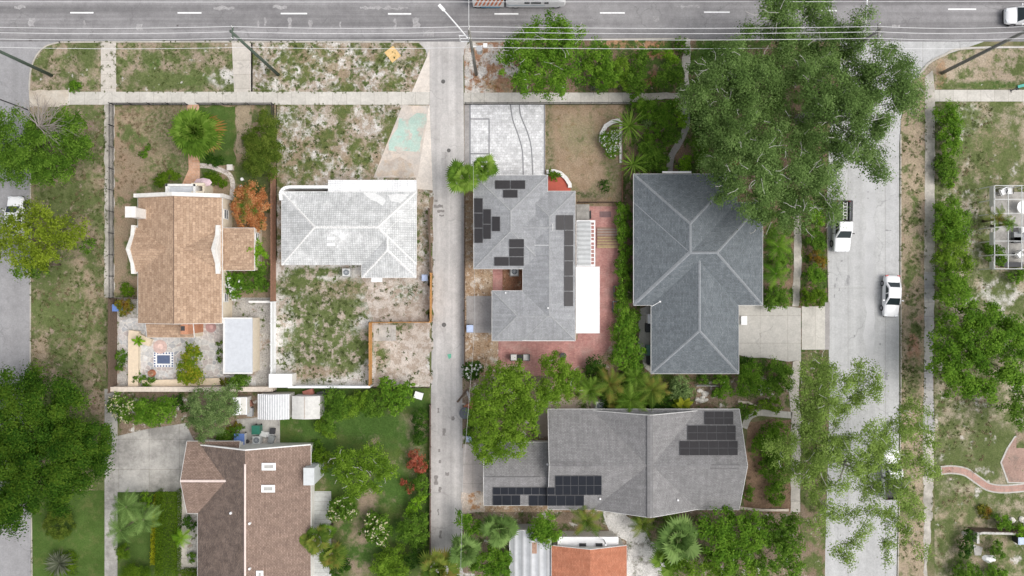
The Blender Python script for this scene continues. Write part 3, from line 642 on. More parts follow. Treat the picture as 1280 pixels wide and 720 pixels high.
        for a, b, c in ends:                       # barge boards along the gable edges and fascia along the eaves
            o = (a + c) / 2 - (A + B) / 2; o.z = 0; o = o.normalized() * .04; z = Vector((0, 0, .012))
            for p, q in ((a, b), (b, c)):
                fa.face([p + o + z, q + o + z, q + o - t, p + o - t]); fa.face([p + z, q + z, q + o + z, p + o + z])
        for f in top:
            p, q = f[0], f[1]; o = Vector((q.y - p.y, p.x - q.x, 0)).normalized() * .03
            fa.face([p + o + z, q + o + z, q + o - t, p + o - t]); fa.face([p + z, q + z, q + o + z, p + o + z])
        self.add(fa, 'fascia', m_fascia, ro)
        if cap: self.caps([(A, B)], cap, capw, ro)
        if wall:
            i, j = (over, inset) if axis == 'x' else (inset, over)
            a0, a1, b0, b1 = X0 + i, X1 - i, Y0 + j, Y1 - j; zt = ze - .12; w = MB()
            w.box(((a0 + a1) / 2, (b0 + b1) / 2, zt / 2), (a1 - a0, b1 - b0, zt))
            k = .86
            if axis == 'x':
                for x, s in ((a0, -1), (a1, 1)):
                    p = [(x, b0, zt + .002), (x, b1, zt + .002), (x, A.y, zr - .24)]; w.face(p if s > 0 else p[::-1])
            else:
                for y, s in ((b0, -1), (b1, 1)):
                    p = [(a0, y, zt + .002), (a1, y, zt + .002), (A.x, y, zr - .24)]; w.face(p if s < 0 else p[::-1])
            self.add(w, 'wall', wall)
        return ro
    def panels(self, cells, mat):
        for c in cells:
            fr = self.slab('solar_panel', m_pframe, c[0], c[1], c[2], c[3], .06, .105)
            if fr:
                g = .2
                self.slab('solar_cells', mat, c[0] + g, c[1] + g, c[2] - g, c[3] - g, .1, .112, fr)

def panel_mat(name, col, line, n=(.17, .17)):
    m, t, b = mat_base(name)
    uv = t.new('ShaderNodeUVMap').outputs[0]
    br = t.new('ShaderNodeTexBrick'); br.offset = 0; t.l.new(uv, br.inputs['Vector'])
    br.inputs['Scale'].default_value = 1; br.inputs['Brick Width'].default_value = n[0]; br.inputs['Row Height'].default_value = n[1]; br.inputs['Mortar Size'].default_value = .006
    br.inputs['Color1'].default_value = (*col, 1); br.inputs['Color2'].default_value = tuple(x * 1.15 for x in col) + (1,); br.inputs['Mortar'].default_value = (*line, 1)
    t.l.new(br.outputs['Color'], b.inputs['Base Color']); b.inputs['Roughness'].default_value = .35; b.inputs['Specular IOR Level'].default_value = .12
    return m
m_pframe = plain('panel frame', (.13, .13, .135), .5, .08)
m_cell1 = panel_mat('charcoal solar cells', (.04, .038, .04), (.052, .05, .051))
m_cell2 = panel_mat('blue black solar cells', (.018, .02, .026), (.03, .032, .038))

r_tan = shingle('tan shingles', (.325, .22, .15), (.465, .33, .232), (.25, .165, .115), .4, .3, .012, .08, speck=.24, drip=.02)
r_tile = shingle('white roof tiles', (.59, .595, .59), (.51, .515, .51), (.38, .385, .385), .25, .23, .03, .2, stain=(.74, .74, .73), off=0, speck=.16, stain_t=.54)
r_grey = shingle('light grey shingles', (.28, .285, .295), (.32, .325, .335), (.24, .245, .255), .32, .15, .01, .14, drip=.11, speck=.15)
r_slate = shingle('slate blue shingles', (.128, .144, .156), (.174, .193, .207), (.092, .104, .112), .34, .15, .012, .12, speck=.22)
r_slatecap = shingle('slate ridge', (.24, .255, .27), (.27, .285, .3), (.2, .21, .22), .3, .3, .01, .08)
r_mid = shingle('mid grey shingles', (.215, .21, .21), (.26, .255, .255), (.16, .155, .155), .32, .15, .014, .14, speck=.2, drip=.1)
r_midcap = shingle('mid grey ridge vent', (.19, .185, .185), (.22, .215, .215), (.15, .15, .15), .3, .3, .01, .08)
r_brown = shingle('brown shingles', (.22, .158, .125), (.3, .218, .175), (.13, .09, .075), .32, .15, .016, .14, speck=.24)
r_brown_dark = shingle('darker mottled brown shingles', (.145, .112, .095), (.205, .155, .13), (.085, .068, .06), .32, .15, .016, .25, stain=(.225, .168, .138), speck=.28, stain_t=.53)  # darker, mottled brown used on the west slope only
r_terra = shingle('terracotta shingles', (.4, .155, .09), (.48, .205, .125), (.3, .115, .07), .32, .15, .012, .12, speck=.14)
m_ridge_white = plain('pale ridge strip', (.72, .6, .55), .7, .1)
m_brick = shingle('orange brickwork', (.5, .2, .1), (.58, .26, .15), (.45, .3, .22), .22, .075, .01, .1)

# ------------------------------------------------------------------ tan house with white parapets
A = House('tan_house', 'tan shingle house with white stepped parapets and a brick chimney', 'house', 225, 330)
ze = 2.9
A.gable(172.5, 245, 277.5, 404, 'y', ze, .32, r_tan, m_cwall, inset=.03, over=.03, cap=plain('tan ridge', (.13, .09, .07), .9), capw=.05)
A.gable(168, 284, 276, 340, 'x', ze, .5, r_tan, m_cwall, inset=.04, over=.03, dz=-.02)
A.hip(274, 285, 318, 338, 2.5, .12, r_tan, m_cwall, inset=.05)
A.gable(184, 380, 242.5, 422, 'x', 2.4, .2, r_tan, m_cwall, inset=.05, over=.05)
def parapet(pts, th, base=0.0, house=None, mat=m_wwall):
    """upright wall following (x, y, ztop) points, thickened sideways"""
    mb = MB()
    for (a, b) in zip(pts[:-1], pts[1:]):
        d = Vector((b[0] - a[0], b[1] - a[1], 0)).normalized(); s = Vector((-d.y, d.x, 0)) * th / 2
        q = [Vector((a[0], a[1], base)), Vector((b[0], b[1], base))]
        lo = [q[0] - s, q[0] + s, q[1] + s, q[1] - s]
        hi = [Vector((v.x, v.y, z)) for v, z in zip(lo, (a[2], a[2], b[2], b[2]))]
        i = len(mb.v); mb.v += [tuple(v) for v in lo + hi]
        for f in ((0, 1, 2, 3), (7, 6, 5, 4), (1, 0, 4, 5), (2, 1, 5, 6), (3, 2, 6, 7), (0, 3, 7, 4)): mb.f.append([i + k for k in f][::-1]); mb.m.append(0)
    return house.add(mb, 'parapet', mat)
X0, X1, Y0, Y1 = wr(172.5, 245, 277.5, 404, ze); xm = (X0 + X1) / 2
parapet([(X0 - .25, Y1, 3.35), (X0, Y1, 3.35), (xm, Y1, 4.75), (X1, Y1, 3.35), (X1 + .3, Y1, 3.5)], .4, 0, A)
U0, U1, V0, V1 = wr(168, 284, 276, 340, ze); vm = (V0 + V1) / 2
parapet([(U0, V0 - .2, 3.2), (U0, V0 + .9, 3.35), (U0, vm, 4.3), (U0, V1 - .9, 3.35), (U0, V1 + .2, 3.2)], .38, 0, A)
parapet([(U1 - .2, V0 - .2, 3.25), (U1 - .2, V0 + .9, 3.4), (U1 - .2, vm, 4.45), (U1 - .2, V1 - .9, 3.4), (U1 - .2, V1 + .2, 3.25)], .42, 2.2, A)
p = P(181, 268.5, 2.6)
mb = MB(); mb.box((p.x, p.y, 2.7), (.95, 1.0, 5.4)); mb.box((p.x, p.y, 5.45), (1.12, 1.15, .16)); ch = A.add(mb, 'chimney', m_wwall)
q = P(235.5, 411, 2.9)
mb = MB(); mb.box((q.x, q.y, 1.95), (.75, 1.05, 3.9)); bc = A.add(mb, 'chimney', m_brick, uv=True)
mb = MB(); mb.box((q.x - .12, q.y + .1, 3.93), (.4, .5, .08)); A.add(mb, 'flue', m_dark, bc)
# porch
a0, a1, b0, b1 = wr(208, 228, 245, 246, 2.6)
mb = MB(); mb.box(((a0 + a1) / 2, (b0 + b1) / 2 - .2, 1.25), (a1 - a0, b1 - b0, 2.5)); po = A.add(mb, 'porch', m_wwall)
mb = MB(); mb.box(((a0 + a1) / 2, (b0 + b1) / 2 - .2, 2.515), (a1 - a0 - .3, b1 - b0 - .3, .02)); A.add(mb, 'porch_roof', plain('pale roof felt', (.5, .52, .55), .8, .12), po)
mb = MB(); yc = (b0 + b1) / 2 - .2
for x, y, sx, sy in (((a0 + a1) / 2, b1 - .31, a1 - a0 + .06, .24), (a0 + .1, yc, .24, b1 - b0), (a1 - .1, yc, .24, b1 - b0)): mb.box((x, y, 2.66), (sx, sy, .3))
A.add(mb, 'coping', m_fascia, po)
e = P(252, 237, 1.6)
mb = MB()
for s in (-1, 1): mb.box((e.x + s * .5, e.y, 1.15), (.22, 1.2, 2.3))
mb.box((e.x, e.y + .45, 2.45), (1.35, .3, .3)); mb.box((e.x, e.y - .45, 2.45), (1.35, .3, .3)); A.add(mb, 'entrance_arch', m_cwall)
mb = MB(); mb.box((e.x, e.y - .3, .95), (.8, .06, 1.9)); A.add(mb, 'door', plain('brown door', (.2, .09, .05), .5))
w = wr(172.5, 245, 277.5, 404, 2.9)
A.window(w[1] - .02, P(0, 268, 1.8).y, 1.85, 1.0, 1.1, 'E'); A.window(w[1] - .02, P(0, 372, 1.8).y, 1.85, .9, 1.0, 'E')
A.window(wr(274, 285, 318, 338, 2.5)[1] - .05, P(0, 296, 1.6).y, 1.6, .8, 1.0, 'E')

# ------------------------------------------------------------------ white tiled house
B = House('white_roofed_house', 'low house with a worn white tile roof and curved front parapet', 'house', 436, 285)
zE = 2.9; sl_ = .36
capw_ = plain('white ridge tile', (.66, .655, .64), .6, .3, 6)
B.hip(352, 239.5, 520.5, 331, zE, sl_, r_tile, m_wwall, cap=capw_)
B.hip(452, 255, 520, 347, zE, sl_, r_tile, m_wwall, cap=capw_, dz=-.012)
mb = MB(); c0, c1, d0, d1 = wr(410, 225, 520.5, 243, 2.9)
mb.prism([(c0, d0), (c1, d0), (c1, d1), (c0, d1)], 2.68, 2.9); B.add(mb, 'porch_roof', shingle('coated white tiles', (.76, .76, .76), (.7, .7, .7), (.45, .46, .47), .27, .24, .02, .1, stain=(.8, .8, .8), off=0, speck=.06, stain_t=.5), uv=True, roof=True)
mb = MB(); mb.box(((c0 + c1) / 2, (d0 + d1) / 2, 1.34), (c1 - c0 - .5, d1 - d0 - .5, 2.68)); B.add(mb, 'wall', m_wwall)
pts = [P(x, y, 3.1) for x, y in [(410, 233.5), (362, 233.5), (356, 234.5), (352, 237.5), (350, 242), (351, 250)]]
parapet([(v.x, v.y, 3.1) for v in pts], .3, 0, B, m_white)
for y0, y1 in ((295.5, 299.5), (303, 307)): B.slab('roof_vent', m_white, 409, y0, 418.5, y1, .0, .16)
B.slab('painted_patch', m_white, 452, 226, 478, 239, .0, .012)
def roof_patch(h, name, mat, pix, seed):
    rr = random.Random(seed); pts = []
    for (xa, ya), (xb, yb) in zip(pix, pix[1:] + pix[:1]):
        n = max(2, int(math.hypot(xb - xa, yb - ya) / 2.2))
        for k in range(n): pts.append((xa + (xb - xa) * k / n + rr.uniform(-.8, .8), ya + (yb - ya) * k / n + rr.uniform(-.8, .8)))
    cx, cy = sum(p[0] for p in pts) / len(pts), sum(p[1] for p in pts) / len(pts); p0, n = h.hit(cx, cy); mb = MB()
    mb.face([h.onplane(x, y, p0, n) + n * .012 for x, y in pts]); return h.add(mb, name, mat)
m_coat = plain('fresh roof coating', (.7, .7, .69), .6, .12, 5)
roof_patch(B, 'painted_patch', m_coat, [(452, 240.5), (468, 240.5), (482, 250), (478, 258), (470, 252), (460, 247)], 3)
roof_patch(B, 'painted_patch', m_coat, [(484, 243), (512, 243), (500, 254), (490, 252)], 5)
# upper right freshly coated tiles
pc = P(459, 349, 2.4); mb = MB(); mb.box((P(471, 349.5, 2.5).x, P(471, 349.5, 2.5).y, 2.5), (1.2, .5, .08)); B.add(mb, 'awning', m_white)

# ------------------------------------------------------------------ solar house
C = House('solar_roofed_house', 'light grey shingle house with scattered dark solar panels and courtyard', 'house', 670, 330)
gcap = shingle('light grey ridge', (.315, .32, .325), (.34, .345, .35), (.29, .29, .3), .3, .3, .01, .06)
C.hip(592, 219, 684.5, 336, 3.0, .3, r_grey, m_wwall, cap=gcap, capw=.1)
C.hip(653.5, 239, 719, 425.6, 3.0, .3, r_grey, m_wwall, cap=gcap, capw=.1, dz=-.01)
C.hip(615, 363.5, 718.6, 426, 3.0, .3, r_grey, m_wwall, cap=gcap, capw=.1, dz=-.022)
C.gable(641, 258, 690, 312, 'x', 3.0, .36, r_grey, None, cap=gcap, capw=.1, dz=.02)
cells = [(619, 226, 637.6, 236.5), (638.5, 226, 656.5, 236.5), (629, 237.8, 647, 247.5),
 (592.8, 248, 603.7, 266), (592.8, 266.8, 603.7, 284.8), (592.8, 285.6, 603.7, 303.7), (604.5, 261.7, 614, 280), (604.5, 280.8, 614, 298.7), (615.5, 270.8, 625.3, 289),
 (636.7, 298.7, 655, 309), (636.7, 309.8, 654.8, 320.2), (637, 321, 654.8, 332), (618, 321, 636, 332),
 (694.8, 269, 705, 287.5), (705.7, 269, 716.3, 287.5), (705.4, 288.3, 716.3, 306.7), (705.3, 307.5, 716.2, 325.7), (705.2, 326.5, 716, 344.7), (705.1, 345.5, 716, 363.6), (705, 364.5, 716, 382.8)]
C.panels(cells, m_cell1)
for px, py in ((632, 366), (685, 385), (651, 350.5)):
    ht = C.hit(px, py)
    if ht: mb = MB(); mb.cyl((ht[0].x, ht[0].y, ht[0].z - .05), .09, .3, 10); C.add(mb, 'vent_pipe', m_white)
C.slab('conduit', m_white, 655, 306.2, 686, 306.8, .0, .05)

# ------------------------------------------------------------------ slate house
D = House('slate_roofed_house', 'large slate blue hip roofed house beneath the edge of the big oak', 'house', 870, 340)
D.hip(792.3, 253, 953.3, 381.5, 3.0, .4, r_slate, m_gwall, cap=r_slatecap, capw=.13, dz=-.012)
D.hip(792, 217.5, 921, 380, 3.0, .4, r_slate, m_gwall, cap=r_slatecap, capw=.13)
D.hip(814, 265, 923.5, 467, 3.0, .4, r_slate, m_gwall, cap=r_slatecap, capw=.13, dz=-.02)
mb = MB(); v0, v1 = P(828, 216.6, 2.95), P(864, 216.6, 2.95); mb.box(((v0.x + v1.x) / 2, v0.y + .12, 2.92), (v1.x - v0.x, .18, .16)); D.add(mb, 'gutter', m_fascia)
ht = D.hit(824, 377)
if ht:
    p = ht[0]; mb = MB(); mb.tube([p, p + Vector((0, 0, .5))], .03); mb.tube([p + Vector((0, 0, .5)), p + Vector((-.9, -.5, .45))], .03); mb.box(tuple(p + Vector((0, 0, .5))), (.16, .16, .06)); D.add(mb, 'antenna', m_white)

# ------------------------------------------------------------------ long grey house
E_ = House('grey_cross_gabled_house', 'long mid grey cross gabled house with two solar arrays', 'house', 790, 575)
E_.gable(685, 511.5, 924, 637, 'x', 3.0, .5, r_mid, m_wwall, inset=.4, over=.35)
E_.gable(741, 513.5, 872, 636.5, 'y', 3.0, .49, r_mid, m_wwall, inset=.4, over=.3, cap=r_midcap, capw=.32, dz=.04)
E_.gable(605, 553, 690, 632, 'x', 2.9, .36, r_mid, m_wwall, inset=.4, over=.3, dz=-.05)
def grid(x0, y0, x1, y1, nx, ny, skew=0.0):
    return [(x0 + (x1 - x0) * i / nx + .12, y0 + (y1 - y0) * j / ny + .12, x0 + (x1 - x0) * (i + 1) / nx - .12, y0 + (y1 - y0) * (j + 1) / ny - .12) for j in range(ny) for i in range(nx)]
E_.panels(grid(880.5, 514.5, 916.5, 531, 3, 2) + grid(859.5, 532, 919.5, 550.5, 5, 2) + grid(849.5, 551.5, 922, 569.5, 6, 2), m_cell1)
E_.panels(grid(694, 594, 752, 618, 6, 2) + grid(616, 608.5, 693.4, 617.6, 8, 1) + grid(616, 618.4, 650.5, 631, 3, 1) + grid(661, 618.6, 730, 631.5, 6, 1), m_cell2)
for x0, y0, x1, y1 in ((692, 577.5, 740, 579), (692, 581.3, 740, 582.8), (890, 580.5, 925, 582), (888, 585, 924, 586.3), (608, 595.5, 674, 597)):
    E_.slab('ridge_vent', r_midcap, x0, y0, x1, y1, .0, .06)
for px, py in ((847, 624.5), (750, 623), (684, 580)):
    ht = E_.hit(px, py)
    if ht: mb = MB(); mb.cyl((ht[0].x, ht[0].y, ht[0].z - .05), .1, .3, 10); E_.add(mb, 'vent_pipe', m_white)

# ------------------------------------------------------------------ brown house
Fh = House('brown_roofed_house', 'brown shingle gabled house with pale ridge line and roof windows', 'house', 317, 660)
def gable_two(h, x0, y0, x1, y1, ze, slope, m1, m2, wall):
    """gable along y whose two slopes take separate materials"""
    X0, X1, Y0, Y1 = wr(x0, y0, x1, y1, ze); xm = (X0 + X1) / 2; zr = ze + (X1 - X0) / 2 * slope
    for xa, m in ((X0, m1), (X1, m2)):
        mb = MB(); q = [(xa, Y0, ze), (xm, Y0, zr), (xm, Y1, zr), (xa, Y1, ze)]
        mb.face(q if xa > xm else q); mb.face([(a, b, c - .18) for a, b, c in q])
        if xa > xm: mb.f = [f[::-1] for f in mb.f]
        mb.f[0] = mb.f[0][::-1]
        ro = h.add(mb, 'roof', m, uv=True, roof=True)
        fa = MB(); s = 1 if xa > xm else -1
        fa.face([(xa + s * .03, Y0, ze + .012), (xa + s * .03, Y1, ze + .012), (xa + s * .03, Y1, ze - .2), (xa + s * .03, Y0, ze - .2)]); fa.face([(xa, Y0, ze + .012), (xa, Y1, ze + .012), (xa + s * .03, Y1, ze + .012), (xa + s * .03, Y0, ze + .012)])
        fa.box_ = None
        for y, o in ((Y1, .12), (Y0, -.12)):
            fa.face([(xa, y, ze + .012), (xm, y, zr + .012), (xm, y + o, zr + .012), (xa, y + o, ze + .012)]); fa.face([(xa, y + o, ze + .012), (xm, y + o, zr + .012), (xm, y + o, zr - .25), (xa, y + o, ze - .25)])
        h.add(fa, 'fascia', m_fascia, ro)
    w = MB(); a0, a1, b0, b1 = X0 + .4, X1 - .4, Y0 + .35, Y1 - .35
    w.box(((a0 + a1) / 2, (b0 + b1) / 2, (ze - .12) / 2), (a1 - a0, b1 - b0, ze - .12))
    w.face([(a1, b1, ze - .118), (a0, b1, ze - .118), (xm, b1, zr - .25)]); h.add(w, 'wall', wall)
    return xm, zr, Y0, Y1
xm, zr, y0_, y1_ = gable_two(Fh, 247, 556.5, 388.5, 800, 2.9, .43, r_brown_dark, r_brown, m_wwall)
mb = MB(); mb.tube([(xm, y1_ - 1.4, zr + .02), (xm, y0_, zr + .02)], .11, 8); Fh.add(mb, 'ridge_cap', m_ridge_white)
Fh.gable(234, 551.5, 300, 641.5, 'x', 2.9, .4, r_brown, m_wwall, cap=m_ridge_white, capw=.12, dz=.02)
for (x0, y0, x1, y1) in ((327, 578.5, 344.5, 587.5), (326.5, 606, 343.5, 615), (320, 713, 329, 722)):
    f = Fh.slab('skylight', m_white, x0, y0, x1, y1, .0, .16)
    if f: Fh.slab('skylight_pane', plain('roof window glass', (.3, .3, .285), .35, .1), x0 + 3, y0 + 2.3, x1 - 3, y1 - 2.3, .15, .175, f)
for px, py in ((289, 641), (312.5, 654), (312.5, 710.5)):
    ht = Fh.hit(px, py)
    if ht: mb = MB(); mb.cyl((ht[0].x, ht[0].y, ht[0].z - .05), .13, .26, 10); Fh.add(mb, 'vent_pipe', m_white)
pA = P(385, 593, 3.2)
mb = MB(); mb.box((pA.x + .35, pA.y, 2.0), (1.1, 1.8, 4.0)); mb.box((pA.x + .35, pA.y, 4.06), (1.16, 1.86, .1)); bx = Fh.add(mb, 'chimney', plain('grey white panel', (.55, .57, .57), .6, .1))
mb = MB()
for k in range(5): mb.box((pA.x - .21, pA.y - .7 + k * .35, 3.6), (.06, .24, .7))
Fh.add(mb, 'louvre', m_dark, bx)

# ------------------------------------------------------------------ orange roofed house and grey metal roof, south edge
G = House('orange_roofed_house', 'terracotta shingle gabled house with a white flat roofed front', 'house', 737, 705)
G.gable(689.5, 682, 783.5, 800, 'y', 2.8, .3, r_terra, m_wwall, inset=.25, over=.15)
g0, g1, h0, h1 = wr(697, 671, 773, 690, 2.5)
mb = MB(); mb.prism([(g0, h0), (g1, h0), (g1, h1), (g0, h1)], 2.4, 2.55); fr = G.add(mb, 'porch_roof', m_white, roof=True)
mb = MB(); mb.box(((g0 + g1) / 2, (h0 + h1) / 2, 1.19), (g1 - g0 - .5, h1 - h0 - .4, 2.38)); G.add(mb, 'wall', m_wwall)
for x0, x1 in ((724, 732.5), (744.5, 753)): G.slab('skylight', m_dark, x0, 679, x1, 683, .0, .1, fr)
mb = MB(); q = P(755, 675, 2.6); mb.cyl((q.x, q.y, 2.5), .09, 1.6, 8); G.add(mb, 'vent_pipe', m_white)
K = House('metal_roofed_shed', 'pale grey metal roofed building with a rusty patch', 'shed', 663, 695)
def corrugated(name, c, axis, period, rust=None):
    m, t, b = mat_base(name); co = t.geo()
    sx = t.new('ShaderNodeSeparateXYZ'); t.l.new(co, sx.inputs[0])
    f = t.math('SINE', t.math('MULTIPLY', sx.outputs[axis], 6.283 / period))
    cc = t.mix(t.ramp(f, .3, .95), c, tuple(x * .72 for x in c))
    cc = t.mix(1.0, cc, t.gray(t.ramp(t.noise(co, .9, 6, .7), .3, .7, .86, 1.1)), 'MULTIPLY')
    if rust: cc = t.mix(t.ramp(t.noise(co, .7, 6, .75, 3.), .58, .7), cc, rust)
    t.put(b.inputs['Base Color'], cc); b.inputs['Roughness'].default_value = .5
    bp = t.new('ShaderNodeBump'); bp.inputs['Distance'].default_value = .04; t.put(bp.inputs['Height'], f); t.l.new(bp.outputs[0], b.inputs['Normal'])
    return m
K.gable(637, 662.5, 689, 800, 'y', 2.5, .1, corrugated('grey metal roofing', (.45, .46, .475), 0, .9), m_gwall, inset=.2, over=.15)
K.slab('rust_patch', plain('rust', (.35, .22, .16), .8, .3), 665, 678, 671, 692, .0, .01)

# ------------------------------------------------------------------ sheds
def box_shed(name, label, cat, x0, y0, x1, y1, z, mroof, mwall, tilt=0.0, arch=0.0, ribs=0):
    h = House(name, label, cat, (x0 + x1) / 2, (y0 + y1) / 2)
    X0, X1, Y0, Y1 = wr(x0, y0, x1, y1, z); mb = MB(); n = 10
    prof = [(X0 + (X1 - X0) * i / n, z + arch * math.sin(math.pi * i / n) + tilt * i / n) for i in range(n + 1)]
    for (xa, za), (xb, zb) in zip(prof[:-1], prof[1:]):
        mb.face([(xa, Y0, za), (xb, Y0, zb), (xb, Y1, zb), (xa, Y1, za)])
        mb.face([(xa, Y1, za), (xb, Y1, zb), (xb, Y1, zb - .1), (xa, Y1, za - .1)]); mb.face([(xb, Y0, zb), (xa, Y0, za), (xa, Y0, za - .1), (xb, Y0, zb - .1)])
    mb.face([(X0, Y0, z), (X0, Y1, z), (X0, Y1, z - .1), (X0, Y0, z - .1)]); mb.face([(X1, Y1, z + tilt), (X1, Y0, z + tilt), (X1, Y0, z + tilt - .1), (X1, Y1, z + tilt - .1)])
    ro = h.add(mb, 'roof', mroof, uv=True, roof=True)
    if ribs:
        rb = MB()
        for k in range(ribs + 1):
            x = X0 + .03 + (X1 - X0 - .06) * k / ribs; f = (x - X0) / (X1 - X0); zz = z + arch * math.sin(math.pi * f) + tilt * f
            rb.box((x, (Y0 + Y1) / 2, zz + .02), (.07, Y1 - Y0, .05))
        h.add(rb, 'roof_rib', m_white, ro)
    w = MB(); w.box(((X0 + X1) / 2, (Y0 + Y1) / 2, (z - .02) / 2), (X1 - X0 - .16, Y1 - Y0 - .16, z - .02 if not tilt < 0 else z + tilt - .02)); h.add(w, 'wall', mwall)
    d = MB(); d.box(((X0 + X1) / 2, Y0 + .05, .95), (1.1, .06, 1.85)); h.add(d, 'door', plain('shed door', (.5, .49, .46), .6))
    return h
sh = box_shed('flat_roofed_shed', 'cream shed with a flat grey white roof behind the tan house', 'shed', 279.5, 397, 315.5, 467, 2.5, plain('pale membrane roof', (.52, .54, .57), .7, .08), m_cwall)
X0, X1, Y0, Y1 = wr(279.5, 397, 315.5, 467, 2.5); mb = MB()
for c, s in ((((X0 + X1) / 2, Y0 + .06, 2.56), (X1 - X0, .14, .1)), (((X0 + X1) / 2, Y1 - .06, 2.56), (X1 - X0, .14, .1)), ((X0 + .06, (Y0 + Y1) / 2, 2.57), (.14, Y1 - Y0, .1))): mb.box(c, s)
sh.add(mb, 'roof_edge', m_fascia)
box_shed('ribbed_shed', 'small storage shed with a ribbed white arched roof', 'shed', 322.5, 492.5, 361.5, 524, 2.2, plain('weathered white sheet', (.47, .48, .49), .5, .12), m_wwall, arch=.45, ribs=13)
s2 = box_shed('cream_roofed_shed', 'small shed with a plain off white roof split by a seam', 'shed', 365, 495, 400, 523.5, 2.1, plain('off white sheet', (.56, .55, .52), .6, .12), m_wwall, arch=.35)
s2.slab('roof_seam', plain('rusty seam', (.42, .35, .3), .8), 380.2, 496, 381, 523, .0, .02)
box_shed('lean_to_shed', 'white lean-to roof tucked behind the greyish tree', 'shed', 291, 497, 307.5, 519, 2.0, m_white, m_wwall, tilt=-.25)
box_shed('white_utility_box', 'low white utility box against the white fence corner', 'utility box', 336, 467.5, 365, 484.5, 1.9, m_white, m_wwall)

# ------------------------------------------------------------------ solar house extras: awning, pergola, deck
def frame_posts(mb, X0, X1, Y0, Y1, z, r=.05):
    for x in (X0, X1):
        for y in (Y0, Y1): mb.box((x, y, z / 2), (2 * r, 2 * r, z))
X0, X1, Y0, Y1 = wr(719.8, 333.3, 749.5, 416.5, 2.7)
aw = thing('patio_awning', 'flat bright white patio awning beside the solar house', 'awning', ((X0 + X1) / 2, (Y0 + Y1) / 2, 0))
def local(mb, root):
    mb.v = [(a - root.location.x, b - root.location.y, c) for a, b, c in mb.v]; return mb
mb = MB(); mb.box(((X0 + X1) / 2, (Y0 + Y1) / 2, 2.72), (X1 - X0, Y1 - Y0, .1)); local(mb, aw).build('awning_roof', plain('bright white panel', (.85, .85, .85), .5, .03), aw)
for x in (X0 + .15, X1 - .15):
    for y in (Y0 + .15, (Y0 + Y1) / 2, Y1 - .15):
        mb = MB(); mb.box((x, y, 1.335), (.1, .1, 2.67)); local(mb, aw).build('post', m_white, aw)
mb = MB()
for y in (Y0 + .05, Y1 - .05): mb.box(((X0 + X1) / 2, y, 2.79), (X1 - X0, .07, .04))
for x in (X0 + .05, X1 - .05): mb.box((x, (Y0 + Y1) / 2, 2.79), (.07, Y1 - Y0 - .2, .04))
local(mb, aw).build('gutter', m_white, aw)
mb = MB()
for k in range(1, 9): mb.box(((X0 + X1) / 2, Y0 + (Y1 - Y0) * k / 9, 2.776), (X1 - X0 - .2, .025, .012))
local(mb, aw).build('seam', plain('panel seam', (.62, .62, .61), .6), aw)
X0, X1, Y0, Y1 = wr(720.5, 276, 744, 332.5, 2.5)
pg = thing('pergola', 'white slatted pergola roof with clear corrugated sheets', 'pergola', ((X0 + X1) / 2, (Y0 + Y1) / 2, 0))
mb = MB(); frame_posts(mb, X0 + .06, X1 - .06, Y0 + .06, Y1 - .06, 2.4); local(mb, pg).build('post', m_white, pg)
mb = MB()
for x in (X0 + .06, X1 - .06, X1 - .5): mb.box((x, (Y0 + Y1) / 2, 2.47), (.12, Y1 - Y0, .12))
local(mb, pg).build('beam', m_white, pg)
mb = MB()
for k in range(12): mb.box(((X0 + X1) / 2, Y0 + .06 + (Y1 - Y0 - .12) * k / 11, 2.56), (X1 - X0, .09 if k not in (0, 6, 11) else .22, .05))
local(mb, pg).build('slats', m_white, pg)
mb = MB(); mb.box(((X0 + X1) / 2 - .2, (Y0 + Y1) / 2, 2.605), (X1 - X0 - .6, Y1 - Y0 - .1, .02)); local(mb, pg).build('roof_sheet', corrugated('weathered clear sheet', (.5, .51, .51), 1, .5, (.36, .37, .36)), pg)
X0, X1, Y0, Y1 = wr(746.5, 284, 773, 310, .3)
dk = thing('slatted_deck', 'low weathered deck of striped yellow brown boards', 'deck', ((X0 + X1) / 2, (Y0 + Y1) / 2, 0))
m_dk = [plain('yellow board', (.42, .33, .18), .8, .2), plain('brown board', (.3, .19, .14), .8, .2), plain('grey board', (.36, .3, .27), .8, .2)]
mb = MB(); n = 15
for k in range(n): mb.box(((X0 + X1) / 2, Y0 + (Y1 - Y0) * (k + .5) / n, .22), (X1 - X0, (Y1 - Y0) / n - .035, .05), mi=(0 if k in (0, 1, 3, 5, 7) else 1 + k % 2))
local(mb, dk).build('boards', m_dk, dk)
mb = MB()
for x in (X0 + .2, X1 - .2): mb.box((x, (Y0 + Y1) / 2, .125), (.1, Y1 - Y0 - .1, .14))
local(mb, dk).build('bearer', m_dk[1], dk)
X0, X1, Y0, Y1 = wr(720.5, 255, 737, 275, .8)
st = thing('back_steps', 'grey back steps between the house wall and the pergola', 'steps', ((X0 + X1) / 2, (Y0 + Y1) / 2, 0))
mb = MB()
for k, (f0, f1) in enumerate(((.45, 1), (0, .45))): mb.box(((X0 + X1) / 2, Y1 - (Y1 - Y0) * (f0 + f1) / 2, .45 if k == 0 else .3), (X1 - X0, (Y1 - Y0) * (f1 - f0), .9 if k == 0 else .6))
local(mb, st).build('tread', c_grey, st)
mb = MB(); mb.box((X1 + .1, (Y0 + Y1) / 2 - .3, .55), (.08, .9, 1.1)); local(mb, st).build('rail', m_dark, st)

